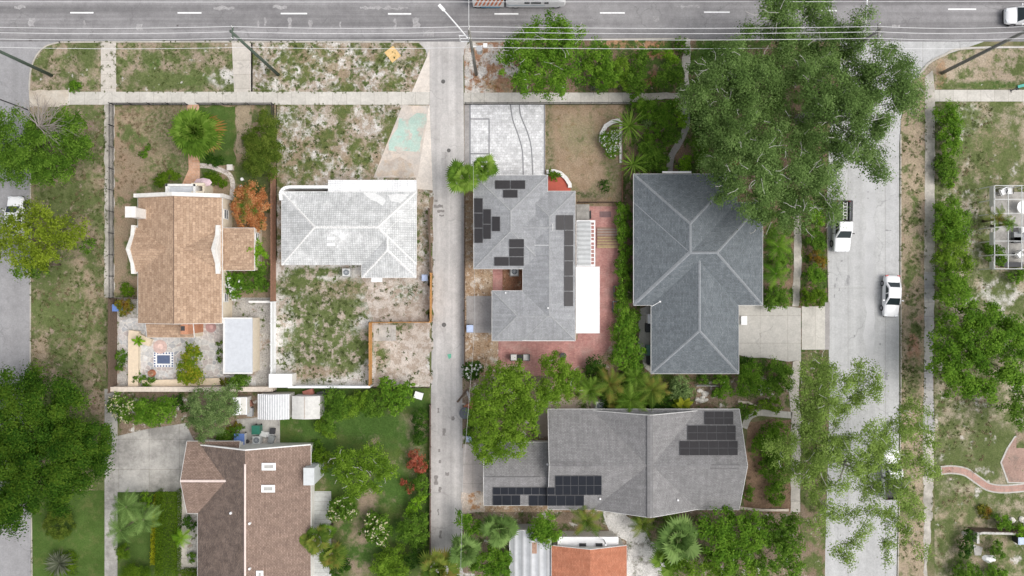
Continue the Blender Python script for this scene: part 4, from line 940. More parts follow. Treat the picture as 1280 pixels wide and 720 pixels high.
# screened enclosure on the east edge
X0, X1, Y0, Y1 = wr(1243.5, 232, 1345, 336, 2.6)
se = thing('screen_enclosure', 'white framed screen enclosure with an open grid roof', 'enclosure', ((X0 + X1) / 2, (Y0 + Y1) / 2, 0))
mb = MB(); n = 6; mm = 6
for i in range(n + 1): mb.box((X0 + (X1 - X0) * i / n, (Y0 + Y1) / 2, 2.56), (.065, Y1 - Y0, .08))
for j in range(mm + 1): mb.box(((X0 + X1) / 2, Y0 + (Y1 - Y0) * j / mm, 2.665), (X1 - X0 + .1, .055, .07))
local(mb, se).build('roof_frame', plain('weathered white frame', (.6, .61, .6), .6, .12), se)
mb = MB()
for i in range(0, n + 1):
    for y in (Y0, Y1): mb.box((X0 + (X1 - X0) * i / n, y, 1.25), (.08, .08, 2.5))
for j in range(1, mm): mb.box((X0, Y0 + (Y1 - Y0) * j / mm, 1.25), (.08, .08, 2.5))
local(mb, se).build('post', m_white, se)
for ya, yb in ((232, 258), (290, 306), (327, 336)):
    mb = MB(); w = wr(1243.5, ya, 1247, yb, 2.4); mb.box((X0 - .06, (w[2] + w[3]) / 2, 2.2), (.05, w[3] - w[2], .7)); local(mb, se).build('side_panel', m_wwall, se)
sheet('patio', rect(1238, 240, 1338, 330), .05, c_grey, 'grey concrete floor inside the screen enclosure', thick=.04)
# ------------------------------------------------------------------ fences and walls
m_wood = plain('weathered brown boards', (.14, .1, .075), .85, .3, 5)
m_rust = plain('orange stained boards', (.5, .26, .09), .8, .22, 5)
m_redwood = plain('red brown boards', (.27, .15, .1), .85, .25, 5)
m_vinyl = plain('white vinyl', (.78, .79, .8), .5, .06)
m_iron = plain('black iron', (.035, .035, .037), .5, .2)
m_stonew = plain('cream wall stone', (.62, .54, .46), .85, .15)
m_greyw = plain('grey wall block', (.4, .39, .38), .85, .2)
def fence(name, label, pix, h, mat, th=.05, gap=2.4, post=.11, cat='fence', open_=False, base=0.0, cap=None):
    pts = [P(*p) for p in pix]; o = pts[0]; root = thing(name, label, cat, (o.x, o.y, 0)); pm = None
    for a, b in zip(pts[:-1], pts[1:]):
        L = (b - a).length; d = (b - a) / L; rz = math.atan2(d.y, d.x); mid = (a + b) / 2
        mb = MB()
        if open_:
            n = int(L / .13)
            for k in range(n + 1):
                q = a + d * (L * k / n); mb.box((q.x, q.y, h / 2), (.03, .03, h - .1), rz)
            for z in (h - .12, .18): mb.box((mid.x, mid.y, z), (L, .05, .05), rz)
        else:
            n = max(1, int(L / .15)); rr = random.Random(int(a.x * 7 + a.y))
            for k in range(n):
                q = a + d * (L * (k + .5) / n); hh = h - rr.uniform(0, .04)
                mb.box((q.x, q.y, base + hh / 2), (L / n - .008, th * .5, hh), rz)
            nx = Vector((-d.y, d.x, 0)) * th * .5
            for z in (h - .3, .4): mb.box((mid.x + nx.x, mid.y + nx.y, z), (L, th * .6, .09), rz)
            if cap: mb.box((mid.x, mid.y, h + .02), (L, cap, .05), rz)
        local(mb, root).build('fence_panel', mat, root)
        n = max(1, round(L / gap))
        for k in range(n + 1):
            q = a + d * (L * k / n); mb = MB(); mb.box((q.x, q.y, (h + .06) / 2), (post, post, h + .06), rz); local(mb, root).build('post', mat, root)
    return root
def wall_line(name, label, pix, h, th, mat, cat='wall', cope=None):
    pts = [P(*p) for p in pix]; o = pts[0]; root = thing(name, label, cat, (o.x, o.y, 0))
    mb = MB(); cp = MB(); ins = []
    out = ribbon_world(pts, th); mb.prism(out, 0, h)
    local(mb, root).build('wall_body', mat, root)
    cp.prism(ribbon_world(pts, th + .08), h, h + .07); local(cp, root).build('coping', cope or mat, root)
    return root
def ribbon_world(pts, w):
    l, r = [], []
    for i, p in enumerate(pts):
        d = (pts[min(i + 1, len(pts) - 1)] - pts[max(i - 1, 0)]).normalized(); n = Vector((-d.y, d.x, 0)) * w / 2
        l.append(tuple((p + n)[:2])); r.append(tuple((p - n)[:2]))
    return l + r[::-1]
fence('iron_fence', 'thin black iron fence along the front and side of the tan house yard', [(142.5, 372), (142.5, 131.5), (236, 131.5)], 1.1, m_iron, open_=True, post=.06)
fence('iron_fence', 'black iron fence from the brick path gate round to the neighbouring sand yard', [(250, 131.5), (343, 131.5), (343, 152)], 1.1, m_iron, open_=True, post=.06)
fence('board_fence', 'dark weathered board fence beside the gravel back yard', [(146.5, 373), (146.5, 488)], 1.85, m_wood)
fence('board_fence', 'short dark board fence joining the tan house to the side fence', [(146.5, 373), (174, 373)], 1.6, m_wood)
fence('board_fence', 'long brown board fence between tan and white roofed houses', [(345, 220), (345, 376)], 1.85, m_redwood)
fence('vinyl_fence', 'white panel fence running down to the white utility box', [(345, 377), (345, 481)], 1.85, m_vinyl, th=.06)
fence('vinyl_fence', 'white panel fence along the weedy back yard edge', [(365, 481.5), (466, 481.5)], 1.5, m_vinyl, th=.08, cap=.22)
fence('rusty_fence', 'orange stained board fence with a corner in the sand yard', [(539, 402), (465, 402.5), (465, 479)], 1.8, m_rust)
fence('rusty_fence', 'orange stained board fence beside the alley and pale sand', [(540, 342), (539.5, 401)], 1.8, m_rust)
fence('board_fence', 'low brown board fence between the white roofed house and alley', [(537, 262), (539, 340)], 1.5, m_wood)
wall_line('garden_wall', 'long cream stone wall above the lime green shrub', [(146, 484.5), (346, 484.5)], 1.3, .45, m_stonew)
wall_line('garden_wall', 'tall white rendered side wall between vinyl fences and sheds', [(316, 377), (344, 377)], 1.2, .16, m_wwall)
fence('iron_fence', 'thin dark fence between the sidewalk and the straw front yard', [(582, 131), (790, 130.5)], 1.0, m_iron, open_=True, post=.06)
fence('board_fence', 'dark narrow fence at the alley side of the solar house', [(581.5, 222), (581.5, 372)], 1.2, m_wood)
fence('board_fence', 'dark narrow fence beside the bare concrete pad', [(581.5, 374), (581.5, 455)], 1.2, m_wood)
fence('board_fence', 'old brown fence behind the tan straw front yard', [(722, 253.5), (770, 253.5)], 1.1, m_wood)
fence('board_fence', 'dark fence by the alley next to the flowering hedge', [(538.5, 505), (538.5, 692)], 1.1, m_wood)
fence('board_fence', 'brown garden fence between tan yard and spiky plants', [(777.5, 150), (777.5, 252)], .6, m_redwood)
fence('wire_fence', 'low grey wire fence running east behind the slate house', [(868, 481), (895, 481)], 1.1, plain('galvanised', (.4, .41, .41), .5), open_=True, post=.05)
wall_line('garden_wall', 'cream curved planter wall on the flagstone patio', [(170, 482), (170, 420), (171, 413)], .55, 1.05, m_cwall, cope=plain('cream coping', (.68, .56, .42), .8, .1))
wall_line('garden_wall', 'cream low wall curving to a point beside the flagstones', [(171.5, 419), (181, 424), (191, 428)], .5, .8, m_cwall, cope=MATS['cream coping'])
wall_line('garden_wall', 'low cream bench wall at the end of the flagstone patio', [(181, 479), (278, 476)], .5, .7, m_cwall, cope=MATS['cream coping'])
wall_line('planter_wall', 'white curved planter kerb by the red tiled porch', [(683, 215.5), (692, 214.5), (700, 217), (707, 223), (712, 231), (712, 235)], .35, .35, m_pstone, cat='planter')
wall_line('planter_wall', 'white curved stone border round the flower mound in the tan yard', [(775, 151), (765, 153), (757, 158), (752, 167), (751, 178)], .25, .4, m_pstone, cat='planter')
wall_line('planter_wall', 'straight white stone border behind the flower mound', [(776, 152), (776, 204)], .22, .3, m_pstone, cat='planter')
wall_line('garden_wall', 'white L-shaped low wall in the south east yard', [(1263, 664), (1222, 663), (1218, 664)], .8, .17, plain('dirty white wall', (.5, .49, .46), .8, .3))
wall_line('garden_wall', 'white low wall dropping south in the corner yard', [(1216, 662.5), (1216.5, 676)], .8, .2, MATS['dirty white wall'])
fence('board_fence', 'dark fence backing the white low wall', [(1210, 659), (1282, 662)], 1.3, m_wood)
wall_line('edging_strip', 'pinkish edging strip beside the grey house corner', [(925, 634.5), (952, 637), (985, 637)], .15, .18, m_stonew, cat='edging')
wall_line('edging_strip', 'thin pale edging winding across the stony bed', [(922, 502), (935, 503), (946, 508)], .1, .15, m_stonew, cat='edging')

# ------------------------------------------------------------------ poles and lines
m_pole = plain('greenish wooden pole', (.085, .115, .09), .85, .2)
m_pole2 = plain('grey concrete pole', (.2, .195, .175), .85, .2)
m_wire = plain('bright cable', (.8, .8, .8), .5, .03)
def pole(label, px, py, h, mat, r0=.19, r1=.13, arm=True):
    p = P(px, py); root = thing('utility_pole', label, 'utility pole', (p.x, p.y, 0), group='utility poles along the main road')
    mb = MB(); mb.tube([(0, 0, 0), (0, 0, h * .5), (0, 0, h)], [r0, (r0 + r1) / 2, r1], 12); mb.build('shaft', mat, root, smooth=True)
    if arm:
        mb = MB(); mb.box((0, 0, h - .5), (.12, 1.3, .14)); mb.build('crossarm', mat, root)
        for y in (-.55, .05, .55):
            mb = MB(); mb.cyl((0, y, h - .43), .06, .25, 8, .04); mb.build('insulator', m_white, root)
    return root
PH = 13.6
pole('wooden pole leaning over the side street corner', 65, 94.5, PH, m_pole)
pole('greenish wooden pole beside the second concrete walk', 348, 93.5, PH, m_pole)
p3 = pole('grey pole at the alley mouth with a street light and transformer', 595.5, 93.5, PH, m_pole2)
p4 = pole('pole rising through the big oak crown', 1023, 91, PH, m_pole2)
pole('tall brown pole on the grass by the concrete street corner', 1177, 91.5, PH, m_pole2, .2, .15)
def lamp(root, z, dx, dy, rise=.6):
    mb = MB(); mb.tube([(0, 0, z), (dx * .5, dy * .5, z + rise * .8), (dx, dy, z + rise)], .07, 8); a = mb.build('lamp_arm', m_white, root)
    mb = MB(); L = math.hypot(dx, dy); mb.box((dx * 1.08, dy * 1.08, z + rise), (.75, .3, .16), math.atan2(dy, dx)); mb.build('lamp_head', m_white, a)
lamp(p3, 10.6, -2.6, 2.9); lamp(p4, 10.2, .1, 4.2)
mb = MB(); mb.cyl((.75, -.2, 8.4), .3, 1.0, 14); mb.build('transformer', m_alu, p3)
mb = MB(); mb.tube([(0, 0, 9.3), (1.3, .1, 9.3)], .05); mb.box((1.35, .1, 9.3), (.4, .4, .3)); mb.build('bracket', m_white, p3)
mb = MB()
for z in (10.8, 11.6, 12.4): mb.box((-.5, 0, z), (1.0, .08, .08))
mb.box((-1.0, 0, 11.6), (.1, .1, 1.7)); mb.build('ladder_bracket', m_white, p3)
for k, (h0, yy) in enumerate(((13.3, .55), (13.3, .05), (13.3, -.55), (8.6, .2))):
    lab = ['northern bright cable strung over the main road between pole tops', 'middle bright cable strung over the main road between pole tops', 'southern bright cable strung over the main road between pole tops', 'lower bright cable following the main road edge past the poles'][k]
    xs = [-95, P(65, 94).x, P(348, 93).x, P(595.5, 93).x, P(1023, 91).x, P(1177, 91).x, 100]
    y0 = P(348, 93.5).y + yy; mb = MB(); pts = []
    for a, b in zip(xs[:-1], xs[1:]):
        for j in range(8):
            t = j / 8; pts.append((a + (b - a) * t, y0, h0 - 4 * .5 * t * (1 - t)))
    pts.append((xs[-1], y0, h0)); mb.tube(pts, .019, 5)
    tag(mb.build('power_line', m_wire), lab, 'power line', 'cables along the main road')
y1 = P(0, 1, 11.5).y; mb = MB(); mb.tube([(-95, y1, 11.5), (-30, y1, 11.2), (30, y1, 11.3), (100, y1, 11.5)], .017, 5)
tag(mb.build('power_line', m_wire), 'single bright cable along the far side of the main road', 'power line', 'cables along the main road')
pa = P(595.5, 93.5); mb = MB(); mb.tube([(pa.x - .05, pa.y, 13.2), (pa.x - .1, pa.y + 8, 12.6), (pa.x - .2, pa.y + 22, 12.8)], .02, 5)
tag(mb.build('power_line', m_wire), 'thin cable crossing the main road from the alley pole', 'power line')
mb = MB(); q = P(580, 760); mb.tube([(pa.x, pa.y, 8.4), (pa.x + .2, -4, 7.0), (P(578.5, 600, 7).x, P(578.5, 600, 7).y, 7.1), (q.x, q.y, 7.6)], .012, 5)
tag(mb.build('power_line', plain('thin grey cable', (.5, .5, .5), .6)), 'faint cable hanging above the alley', 'power line')
p = P(37, 138); g = thing('guy_pole', 'slender dark stub pole by the sand covered sidewalk corner', 'pole', (p.x, p.y, 0)); mb = MB(); mb.tube([(0, 0, 0), (0, 0, 5.6)], [.08, .06], 8); mb.build('shaft', m_dark, g)
mb = MB(); mb.cyl((0, 0, 5.55), .1, .12, 8); mb.build('cap', m_dark, g)

# ------------------------------------------------------------------ vehicles
m_cw = plain('white car paint', (.8, .8, .81), .22, .02, spec=.5)
m_cglass = plain('dark car glass', (.022, .032, .036), .08, .1, spec=.5)
m_tyre = plain('tyre rubber', (.025, .025, .026), .85, .1)
m_rim = plain('alloy rim', (.4, .4, .42), .3, .1, metal=.8)
m_lens = plain('headlight lens', (.6, .62, .64), .12, .05)
m_tail = plain('tail light', (.4, .02, .02), .2, .05)
m_trim = plain('black trim', (.03, .03, .032), .55, .1)
def loft(st, rings):
    """st: list of (y, [(x,z)...])"""
    mb = MB(); n = len(st[0][1])
    for y, ring in st: mb.v += [(x, y, z) for x, z in ring]
    for i in range(len(st) - 1):
        for j in range(n):
            k = (j + 1) % n; mb.f.append([i * n + j, i * n + k, (i + 1) * n + k, (i + 1) * n + j]); mb.m.append(0)
    mb.f.append(list(range(n))[::-1]); mb.m.append(0); e = (len(st) - 1) * n; mb.f.append([e + j for j in range(n)]); mb.m.append(0)
    return mb
def body_ring(w, zb, zs, top, crown=.04):
    return [(-w * .88, zb), (-w * .99, zb + .12), (-w, zb + (zs - zb) * .55), (-w * .96, zs), (-w * .8, top), (-w * .4, top + crown * .7), (0, top + crown), (w * .4, top + crown * .7), (w * .8, top), (w * .96, zs), (w, zb + (zs - zb) * .55), (w * .99, zb + .12), (w * .88, zb)]
def wheel(root, x, y, r, wd):
    mb = MB(); s = 1 if x > 0 else -1
    mb.tube([(x - wd / 2, y, r), (x - wd / 2 + .03, y, r), (x + wd / 2 - .03, y, r), (x + wd / 2, y, r)], [r * .93, r, r, r * .93], 20); w = mb.build('wheel', m_tyre, root, smooth=False)
    mb = MB(); mb.tube([(x + s * wd * .42, y, r), (x + s * (wd / 2 + .012), y, r)], [r * .62, r * .56], 14); mb.build('rim', m_rim, w)
def car(name, label, px, py, ang, L=4.6, W_=1.82, Hh=1.45, kind='sedan', paint=None, group=None, tilt=0):
    """nose towards local +y"""
    p = P(px, py, .7); paint = paint or m_cw
    root = thing(name, label, {'sedan': 'car', 'pickup': 'pickup', 'suv': 'car'}[kind], (p.x, p.y, .03), ang, group)
    h, w = L / 2, W_ / 2
    zb = .24 if kind == 'sedan' else .38; zs = .74 if kind == 'sedan' else .95
    if kind == 'sedan': prof = [(-h, .8, .62, .66), (-h + .1, .9, .72, .86), (-h + .35, .97, .78, .96), (-h + .9, 1, .8, .98), (0, 1, .8, .96), (h - 1.5, 1, .78, .93), (h - .9, .985, .75, .87), (h - .35, .93, .68, .76), (h - .08, .8, .6, .66), (h, .68, .5, .56)]
    elif kind == 'suv': prof = [(-h, .85, .8, .95), (-h + .1, .94, .9, 1.05), (-h + .4, 1, .95, 1.1), (0, 1, .95, 1.08), (h - 1.3, 1, .93, 1.06), (h - .5, .97, .86, .96), (h - .1, .86, .76, .82), (h, .74, .62, .66)]
    else: prof = [(-.55, 1, 1.0, 1.1), (0, 1, 1.0, 1.1), (h - 1.75, 1, 1.0, 1.12), (h - 1.2, 1, .98, 1.1), (h - .5, .98, .92, 1.02), (h - .12, .92, .84, .9), (h, .82, .7, .74)]
    st = [(y, body_ring(w * k, zb, a, t)) for y, k, a, t in prof]
    o = loft(st, None).build('body', paint, root, smooth=True)
    md = o.modifiers.new('sub', 'SUBSURF'); md.levels = 1; md.render_levels = 2
    # cabin
    if kind == 'sedan': b0, b1, t0, t1, zb2, zt = -h + .72, h - 1.28, -h + 1.42, h - 2.15, .93, Hh
    elif kind == 'suv': b0, b1, t0, t1, zb2, zt = -h + .12, h - 1.1, -h + .5, h - 1.95, 1.05, Hh
    else: b0, b1, t0, t1, zb2, zt = -.55, h - 1.5, -.42, h - 2.3, 1.08, Hh
    wb, wt_ = w * .93, w * .76
    def cab(wb, wt_, b0, b1, t0, t1, z0, z1):
        st = []
        return [(-wb, b0, z0), (wb, b0, z0), (wb, b1, z0), (-wb, b1, z0), (-wt_, t0, z1), (wt_, t0, z1), (wt_, t1, z1), (-wt_, t1, z1)]
    V = [Vector(v) for v in cab(wb, wt_, b0, b1, t0, t1, zb2, zt)]
    mb = MB(); mb.v = [tuple(v) for v in V]; mb.f = [[4, 5, 6, 7], [0, 1, 5, 4], [1, 2, 6, 5], [2, 3, 7, 6], [3, 0, 4, 7], [3, 2, 1, 0]]; mb.m = [0] * 6
    o = mb.build('cabin', paint, root, smooth=False); md = o.modifiers.new('bev', 'BEVEL'); md.width = .11; md.segments = 4; md.limit_method = 'NONE'
    def pane(nm, q, u0, u1, v0, v1, out=.015, mat=m_cglass):
        a, b, c, d = [V[i] for i in q]; n = (b - a).cross(d - a).normalized()
        f = lambda u, v: a.lerp(b, u).lerp(d.lerp(c, u), v)
        lo = [f(u0, v0), f(u1, v0), f(u1 - .04, v1), f(u0 + .04, v1)]; mb = MB()
        mb.v = [tuple(p - n * .02) for p in lo] + [tuple(p + n * out) for p in lo]
        mb.f = [[3, 2, 1, 0], [4, 5, 6, 7], [0, 1, 5, 4], [1, 2, 6, 5], [2, 3, 7, 6], [3, 0, 4, 7]]; mb.m = [0] * 6
        mb.build(nm, mat, root)
    pane('windshield', (2, 3, 7, 6), .06, .94, .08, .93); pane('rear_window', (0, 1, 5, 4), .1, .9, .15, .88)
    for q in ((1, 2, 6, 5), (0, 3, 7, 4)):
        for u0, u1 in ((.12, .5), (.54, .86)):
            qq = q if q[0] == 1 else (3, 0, 4, 7)
            uu = (u0, u1) if q[0] == 1 else (1 - u1, 1 - u0)
            pane('side_window', qq, *uu, .14, .86)
    r = .33 if kind == 'sedan' else .41; wb_ = L * .29
    for x in (-w + .1, w - .1):
        for y in (h - .95, -h + (.95 if kind != 'pickup' else 1.2)): wheel(root, x, y, r, .24)
    for s in (-1, 1):
        mb = MB(); mb.box((s * w * .62, h - .16, .66 if kind == 'sedan' else .82), (.38, .2, .14), -s * .25); mb.build('headlight', m_lens, root)
        mb = MB(); mb.box((s * w * .72, -h + .07, .78 if kind == 'sedan' else 1.0), (.3, .12, .16), s * .2); mb.build('taillight', m_tail, root)
        mb = MB(); mb.box((s * (w + .12), b1 - .55, zb2 + .1), (.22, .1, .16), s * .1); mb.build('mirror', paint if kind != 'pickup' else m_trim, root)
    if kind == 'pickup':
        mb = MB(); y0, y1 = -h + .05, -.57
        for s in (-1, 1): mb.box((s * (w - .08), (y0 + y1) / 2, .76), (.15, y1 - y0, .8))
        mb.build('bed_side', paint, root)
        mb = MB(); mb.box((0, (y0 + y1) / 2, .66), (W_ - .31, y1 - y0 - .1, .1)); mb.box((0, y1 - .035, .85), (W_ - .31, .05, .5)); mb.build('bed_liner', m_trim, root)
        mb = MB()
        for s in (-1, 1): mb.box((s * (w - .08), (y0 + y1) / 2, 1.175), (.17, y1 - y0, .03))
        mb.build('bed_rail', m_trim, root)
        mb = MB(); mb.box((0, y0, .76), (W_ - .02, .09, .78)); mb.build('tailgate', m_trim, root)
    else:
        mb = MB(); mb.box((0, h - .02, .42), (W_ * .75, .1, .16)); mb.build('grille', m_trim, root)
    return root
pk = car('pickup_truck', 'white pickup with a ladder in its dark bed beside the shrub bed', 1052, 283, math.pi + R(-1), 5.75, 1.95, 1.86, 'pickup')
car('sedan_car', 'white sedan parked along the brown grass verge', 1114.5, 370, math.pi + R(-2), 4.65, 1.86, 1.45, 'sedan')
car('pickup_truck', 'white pickup half hidden beneath the sparse oak', 1114, 592, R(2), 5.6, 1.95, 1.85, 'pickup')
car('parked_car', 'white parked car under the yellow green tree', 20, 270, 0, 4.4, 1.85, 1.6, 'suv')
car('passing_car', 'white car driving past the tall brown pole on the main road', 1282, 20, R(90), 4.7, 1.95, 1.65, 'suv')
# ladder in the pickup bed
pl = P(1057, 263.5, .9); lr = thing('ladder', 'white ladder lying in the bed of the parked pickup', 'ladder', (pl.x, pl.y, .745), math.pi + R(-1))
mb = MB()
for s in (-1, 1): mb.box((s * .2, 0, .05), (.07, 1.95, .08))
mb.build('rail', m_white, lr)
for k in range(6): mb = MB(); mb.box((0, -.8 + k * .32, .05), (.36, .07, .05)); mb.build('rung', m_white, lr)
# long truck on the far lane
p0 = P(590, 11.5); p1 = P(706, 11); tl = thing('box_truck', 'long white truck with an orange striped and blue rear section on the main road', 'truck', (p0.x, p0.y + 1.25, 0))
LT = p1.x - p0.x
mb = MB(); mb.box((LT * .18, 0, 1.85), (LT * .33, 2.45, 2.5)); cg = mb.build('cargo_box', m_white, tl)
m_or = plain('orange stripe', (.65, .2, .09), .5, .1); m_bl = plain('blue skirt paint', (.12, .3, .45), .4, .1)
mb = MB()
for k in range(7):
    x = LT * .03 + k * LT * .042; i = len(mb.v)
    mb.v += [(x, -1.232, .95), (x + .22, -1.232, .95), (x + .75, -1.232, 3.0), (x + .5, -1.232, 3.0)]; mb.f.append([i, i + 1, i + 2, i + 3]); mb.m.append(0)
mb.build('stripes', m_or, cg)
mb = MB(); mb.box((LT * .2, -1.0, .5), (LT * .2, .45, .3)); mb.build('side_skirt', m_bl, tl)
st = [(LT * .37, 1.15, 2.7), (LT * .4, 1.22, 2.9), (LT * .8, 1.22, 2.9), (LT * .92, 1.2, 2.75), (LT * .985, 1.1, 2.1), (LT, .95, 1.2)]
mb = MB()
for x, w, t in st: mb.v += [(x, -w, .45), (x, -w, t * .8), (x, -w * .86, t), (x, w * .86, t), (x, w, t * .8), (x, w, .45)]
for i in range(len(st) - 1):
    for j in range(6): k = (j + 1) % 6; mb.f.append([i * 6 + j, i * 6 + k, i * 6 + 6 + k, i * 6 + 6 + j]); mb.m.append(0)
mb.f += [[0, 1, 2, 3, 4, 5][::-1], [30, 31, 32, 33, 34, 35]]; mb.m += [0, 0]
mb.build('cab_body', m_cw, tl)
for xa, xb in ((.56, .62), (.63, .74), (.77, .82)):
    mb = MB(); mb.box((LT * (xa + xb) / 2, -1.225, 1.75), (LT * (xb - xa) - .06, .03, .6)); mb.build('side_window', m_cglass, tl)
mb = MB(); mb.box((LT * .58, -1.225, 1.0), (LT * .4, .03, .25)); mb.build('trim_band', plain('pale blue trim', (.45, .5, .55), .4), tl)
for x in (.07, .12, .47, .9):
    for s in (-1, 1):
        mb = MB(); y = s * 1.02; mb.tube([(LT * x, y - .15, .48), (LT * x, y + .15, .48)], .48, 18); wh = mb.build('wheel', m_tyre, tl)
        mb = MB(); mb.tube([(LT * x, y + s * .1, .48), (LT * x, y + s * .165, .48)], [.27, .24], 12); mb.build('rim', m_rim, wh)

# ------------------------------------------------------------------ small things
def ac_unit(label, px, py, s=.85):
    p = P(px, py, .5); r = thing('ac_unit', label, 'air conditioner', (p.x, p.y, .05))
    mb = MB(); mb.box((0, 0, .4), (s, s, .72)); mb.build('casing', plain('pale ac casing', (.6, .61, .6), .5, .08), r)
    mb = MB(); mb.cyl((0, 0, .745), s * .38, .03, 20); g = mb.build('fan_grille', plain('fan grille', (.12, .14, .16), .5), r)
    mb = MB()
    for k in range(4): mb.box((0, 0, .782), (s * .7, .05, .012), k * math.pi / 4)
    mb.cyl((0, 0, .79), .1, .03, 10); mb.build('fan_blades', plain('fan blade', (.4, .42, .44), .5), g)
    mb = MB(); mb.box((0, 0, .0), (s + .2, s + .2, .09)); mb.build('pad', c_grey, r)
ac_unit('square air conditioner behind the white roofed house', 433.5, 340.5)
ac_unit('pale air conditioner in the mulch courtyard', 643, 339.5)
ac_unit('air conditioner on pink concrete near the grey house', 750, 507, 1.0)
ac_unit('air conditioner on the pad next to the green bin', 321.5, 549.5, .85)
def bin_(name, label, px, py, body, lid, h=1.05, s=.62):
    p = P(px, py, h); r = thing(name, label, 'bin', (p.x, p.y, .06))
    mb = MB(); mb.box((0, 0, h / 2), (s, s * 1.1, h), 0, 0, 1.12); mb.build('bin_body', body, r)
    mb = MB(); mb.box((0, .02, h + .04), (s * 1.2, s * 1.3, .08)); mb.box((0, .02, h + .09), (s * .8, s * .9, .03)); mb.build('lid', lid, r)
    for x in (-s * .4, s * .4): mb = MB(); mb.tube([(x - .03, s * .6, .1), (x + .03, s * .6, .1)], .1, 10); mb.build('wheel', m_tyre, r)
m_bb = plain('blue plastic', (.13, .22, .5), .4); m_gb = plain('green plastic', (.03, .16, .11), .4); m_kb = plain('black plastic', (.03, .032, .034), .5); m_lb = plain('pale blue plastic', (.42, .5, .68), .4)
bin_('wheeled_bin', 'blue bin inside a white tub behind the brown house', 299.5, 549, m_white, m_bb, 1.0, .95)
bin_('wheeled_bin', 'dark green bin among the clutter on the concrete pad', 320, 537.5, m_gb, m_gb, 1.05, .75)
bin_('wheeled_bin', 'pale blue box beside the bare concrete pad', 587.5, 411, m_lb, m_lb, .9, .62)
bin_('wheeled_bin', 'pale blue bin at the alley side near the feathery trees', 586.5, 549, m_lb, m_lb, .9, .5)
bin_('wheeled_bin', 'blue tub between the dark board fence and golden shrub', 144.8, 385, m_lb, m_bb, .9, .6)
bin_('wheeled_bin', 'black bin in the south east corner yard', 1276, 676, m_kb, m_lb, 1.0, .6)
bin_('wheeled_bin', 'blue box outside the alley wall of the white roofed house', 531, 347.5, m_lb, m_lb, .7, .55)
p = P(582, 515); r = thing('round_tub', 'dark round tub beside the alley near the feathery tree', 'tub', (p.x, p.y, .02)); mb = MB(); mb.cyl((0, 0, 0), .58, .75, 20, .63); mb.build('tub_body', plain('slate plastic', (.09, .1, .115), .5), r); mb = MB(); mb.cyl((0, 0, .755), .66, .06, 20, .55); mb.build('lid', plain('slate lid', (.12, .13, .15), .5), r)
p = P(588, 507); r = thing('rusty_box', 'rusty red box by the dark round tub', 'box', (p.x, p.y, .02), .5); mb = MB(); mb.box((0, 0, .25), (1.2, .7, .5)); mb.build('box_body', plain('rusty red', (.33, .11, .06), .8, .3), r); mb = MB(); mb.box((0, 0, .53), (1.28, .78, .05)); mb.build('lid', plain('rusty lid', (.36, .15, .09), .8, .3), r)
for k, (x, y, rz, L, lab) in enumerate([(578.5, 494, .9, 2.0, 'long dark plank leaning over stones beside the alley'), (586, 495, 1.9, 1.3, 'short grey plank by the alley clutter')]):
    p = P(x, y); mb = MB(); mb.box((0, 0, .06), (L, .22, .1), rz); o = mb.build('plank', m_wood if k == 0 else m_greyw); o.location = (p.x, p.y, .02); tag(o, lab, 'plank')
def chair(label, px, py, rz, mat, group=None, s=1.0):
    p = P(px, py, .4); r = thing('patio_chair', label, 'chair', (p.x, p.y, .06), rz, group); r.scale = (s, s, s)
    mb = MB(); mb.box((0, 0, .42), (.62, .6, .1)); mb.build('seat', mat, r)
    mb = MB(); mb.box((0, .32, .68), (.62, .08, .5)); mb.build('backrest', m_kb if mat is not m_white else m_white, r)
    for x in (-.26, .26):
        for y in (-.25, .27): mb = MB(); mb.box((x, y, .185), (.05, .05, .37)); mb.build('leg', m_kb, r)
    for x in (-.33, .33): mb = MB(); mb.box((x, 0, .6), (.05, .55, .04)); mb.build('armrest', m_kb, r)
m_cush = plain('white cushion', (.72, .7, .68), .9, .05)
chair('patio chair with a white cushion near the black table, alley end', 642, 446.5, R(90), m_cush, s=1.1)
chair('patio chair with a white cushion near the black table, awning end', 658, 446.5, R(-90), m_cush, s=1.1)
p = P(650, 446.5); r = thing('patio_table', 'small black table between two white cushioned chairs', 'table', (p.x, p.y, .06)); mb = MB(); mb.box((0, 0, .5), (.7, .7, .06)); mb.build('table_top', m_kb, r)
for x in (-.28, .28):
    for y in (-.28, .28): mb = MB(); mb.box((x, y, .235), (.06, .06, .47)); mb.build('leg', m_kb, r)
p = P(703.5, 444); r = thing('fire_pit', 'small dark grill at the patio edge by the feathery shrub', 'grill', (p.x, p.y, .06)); mb = MB(); mb.cyl((0, 0, .35), .3, .35, 14, .36); mb.build('bowl', m_dark, r)
for k in range(3): mb = MB(); a = k * 2.1; mb.tube([(math.cos(a) * .2, math.sin(a) * .2, .36), (math.cos(a) * .33, math.sin(a) * .33, 0)], .03); mb.build('leg', m_dark, r)
p = P(756.5, 268); r = thing('doormat', 'dark rectangular mat on the red brick patio', 'mat', (p.x, p.y, .062)); mb = MB(); mb.box((0, 0, .012), (1.3, .65, .024)); mb.build('mat_body', plain('mat weave', (.2, .13, .13), .95, .2), r)
for k, (x, y, lab) in enumerate([(770, 364, 'dark planter tub at the patio edge, nearer the slatted deck'), (768.5, 383, 'dark planter tub at the patio edge, nearer the lime shrub')]):
    p = P(x, y); r = thing('planter_tub', lab, 'planter', (p.x, p.y, .06)); mb = MB(); mb.box((0, 0, .3), (.6, 1.1, .6), 0, 0, 1.1); mb.build('tub_body', plain('slate tub', (.13, .17, .18), .6), r); mb = MB(); mb.box((0, 0, .61), (.5, 1.0, .03)); mb.build('soil', gm_mulch, r)
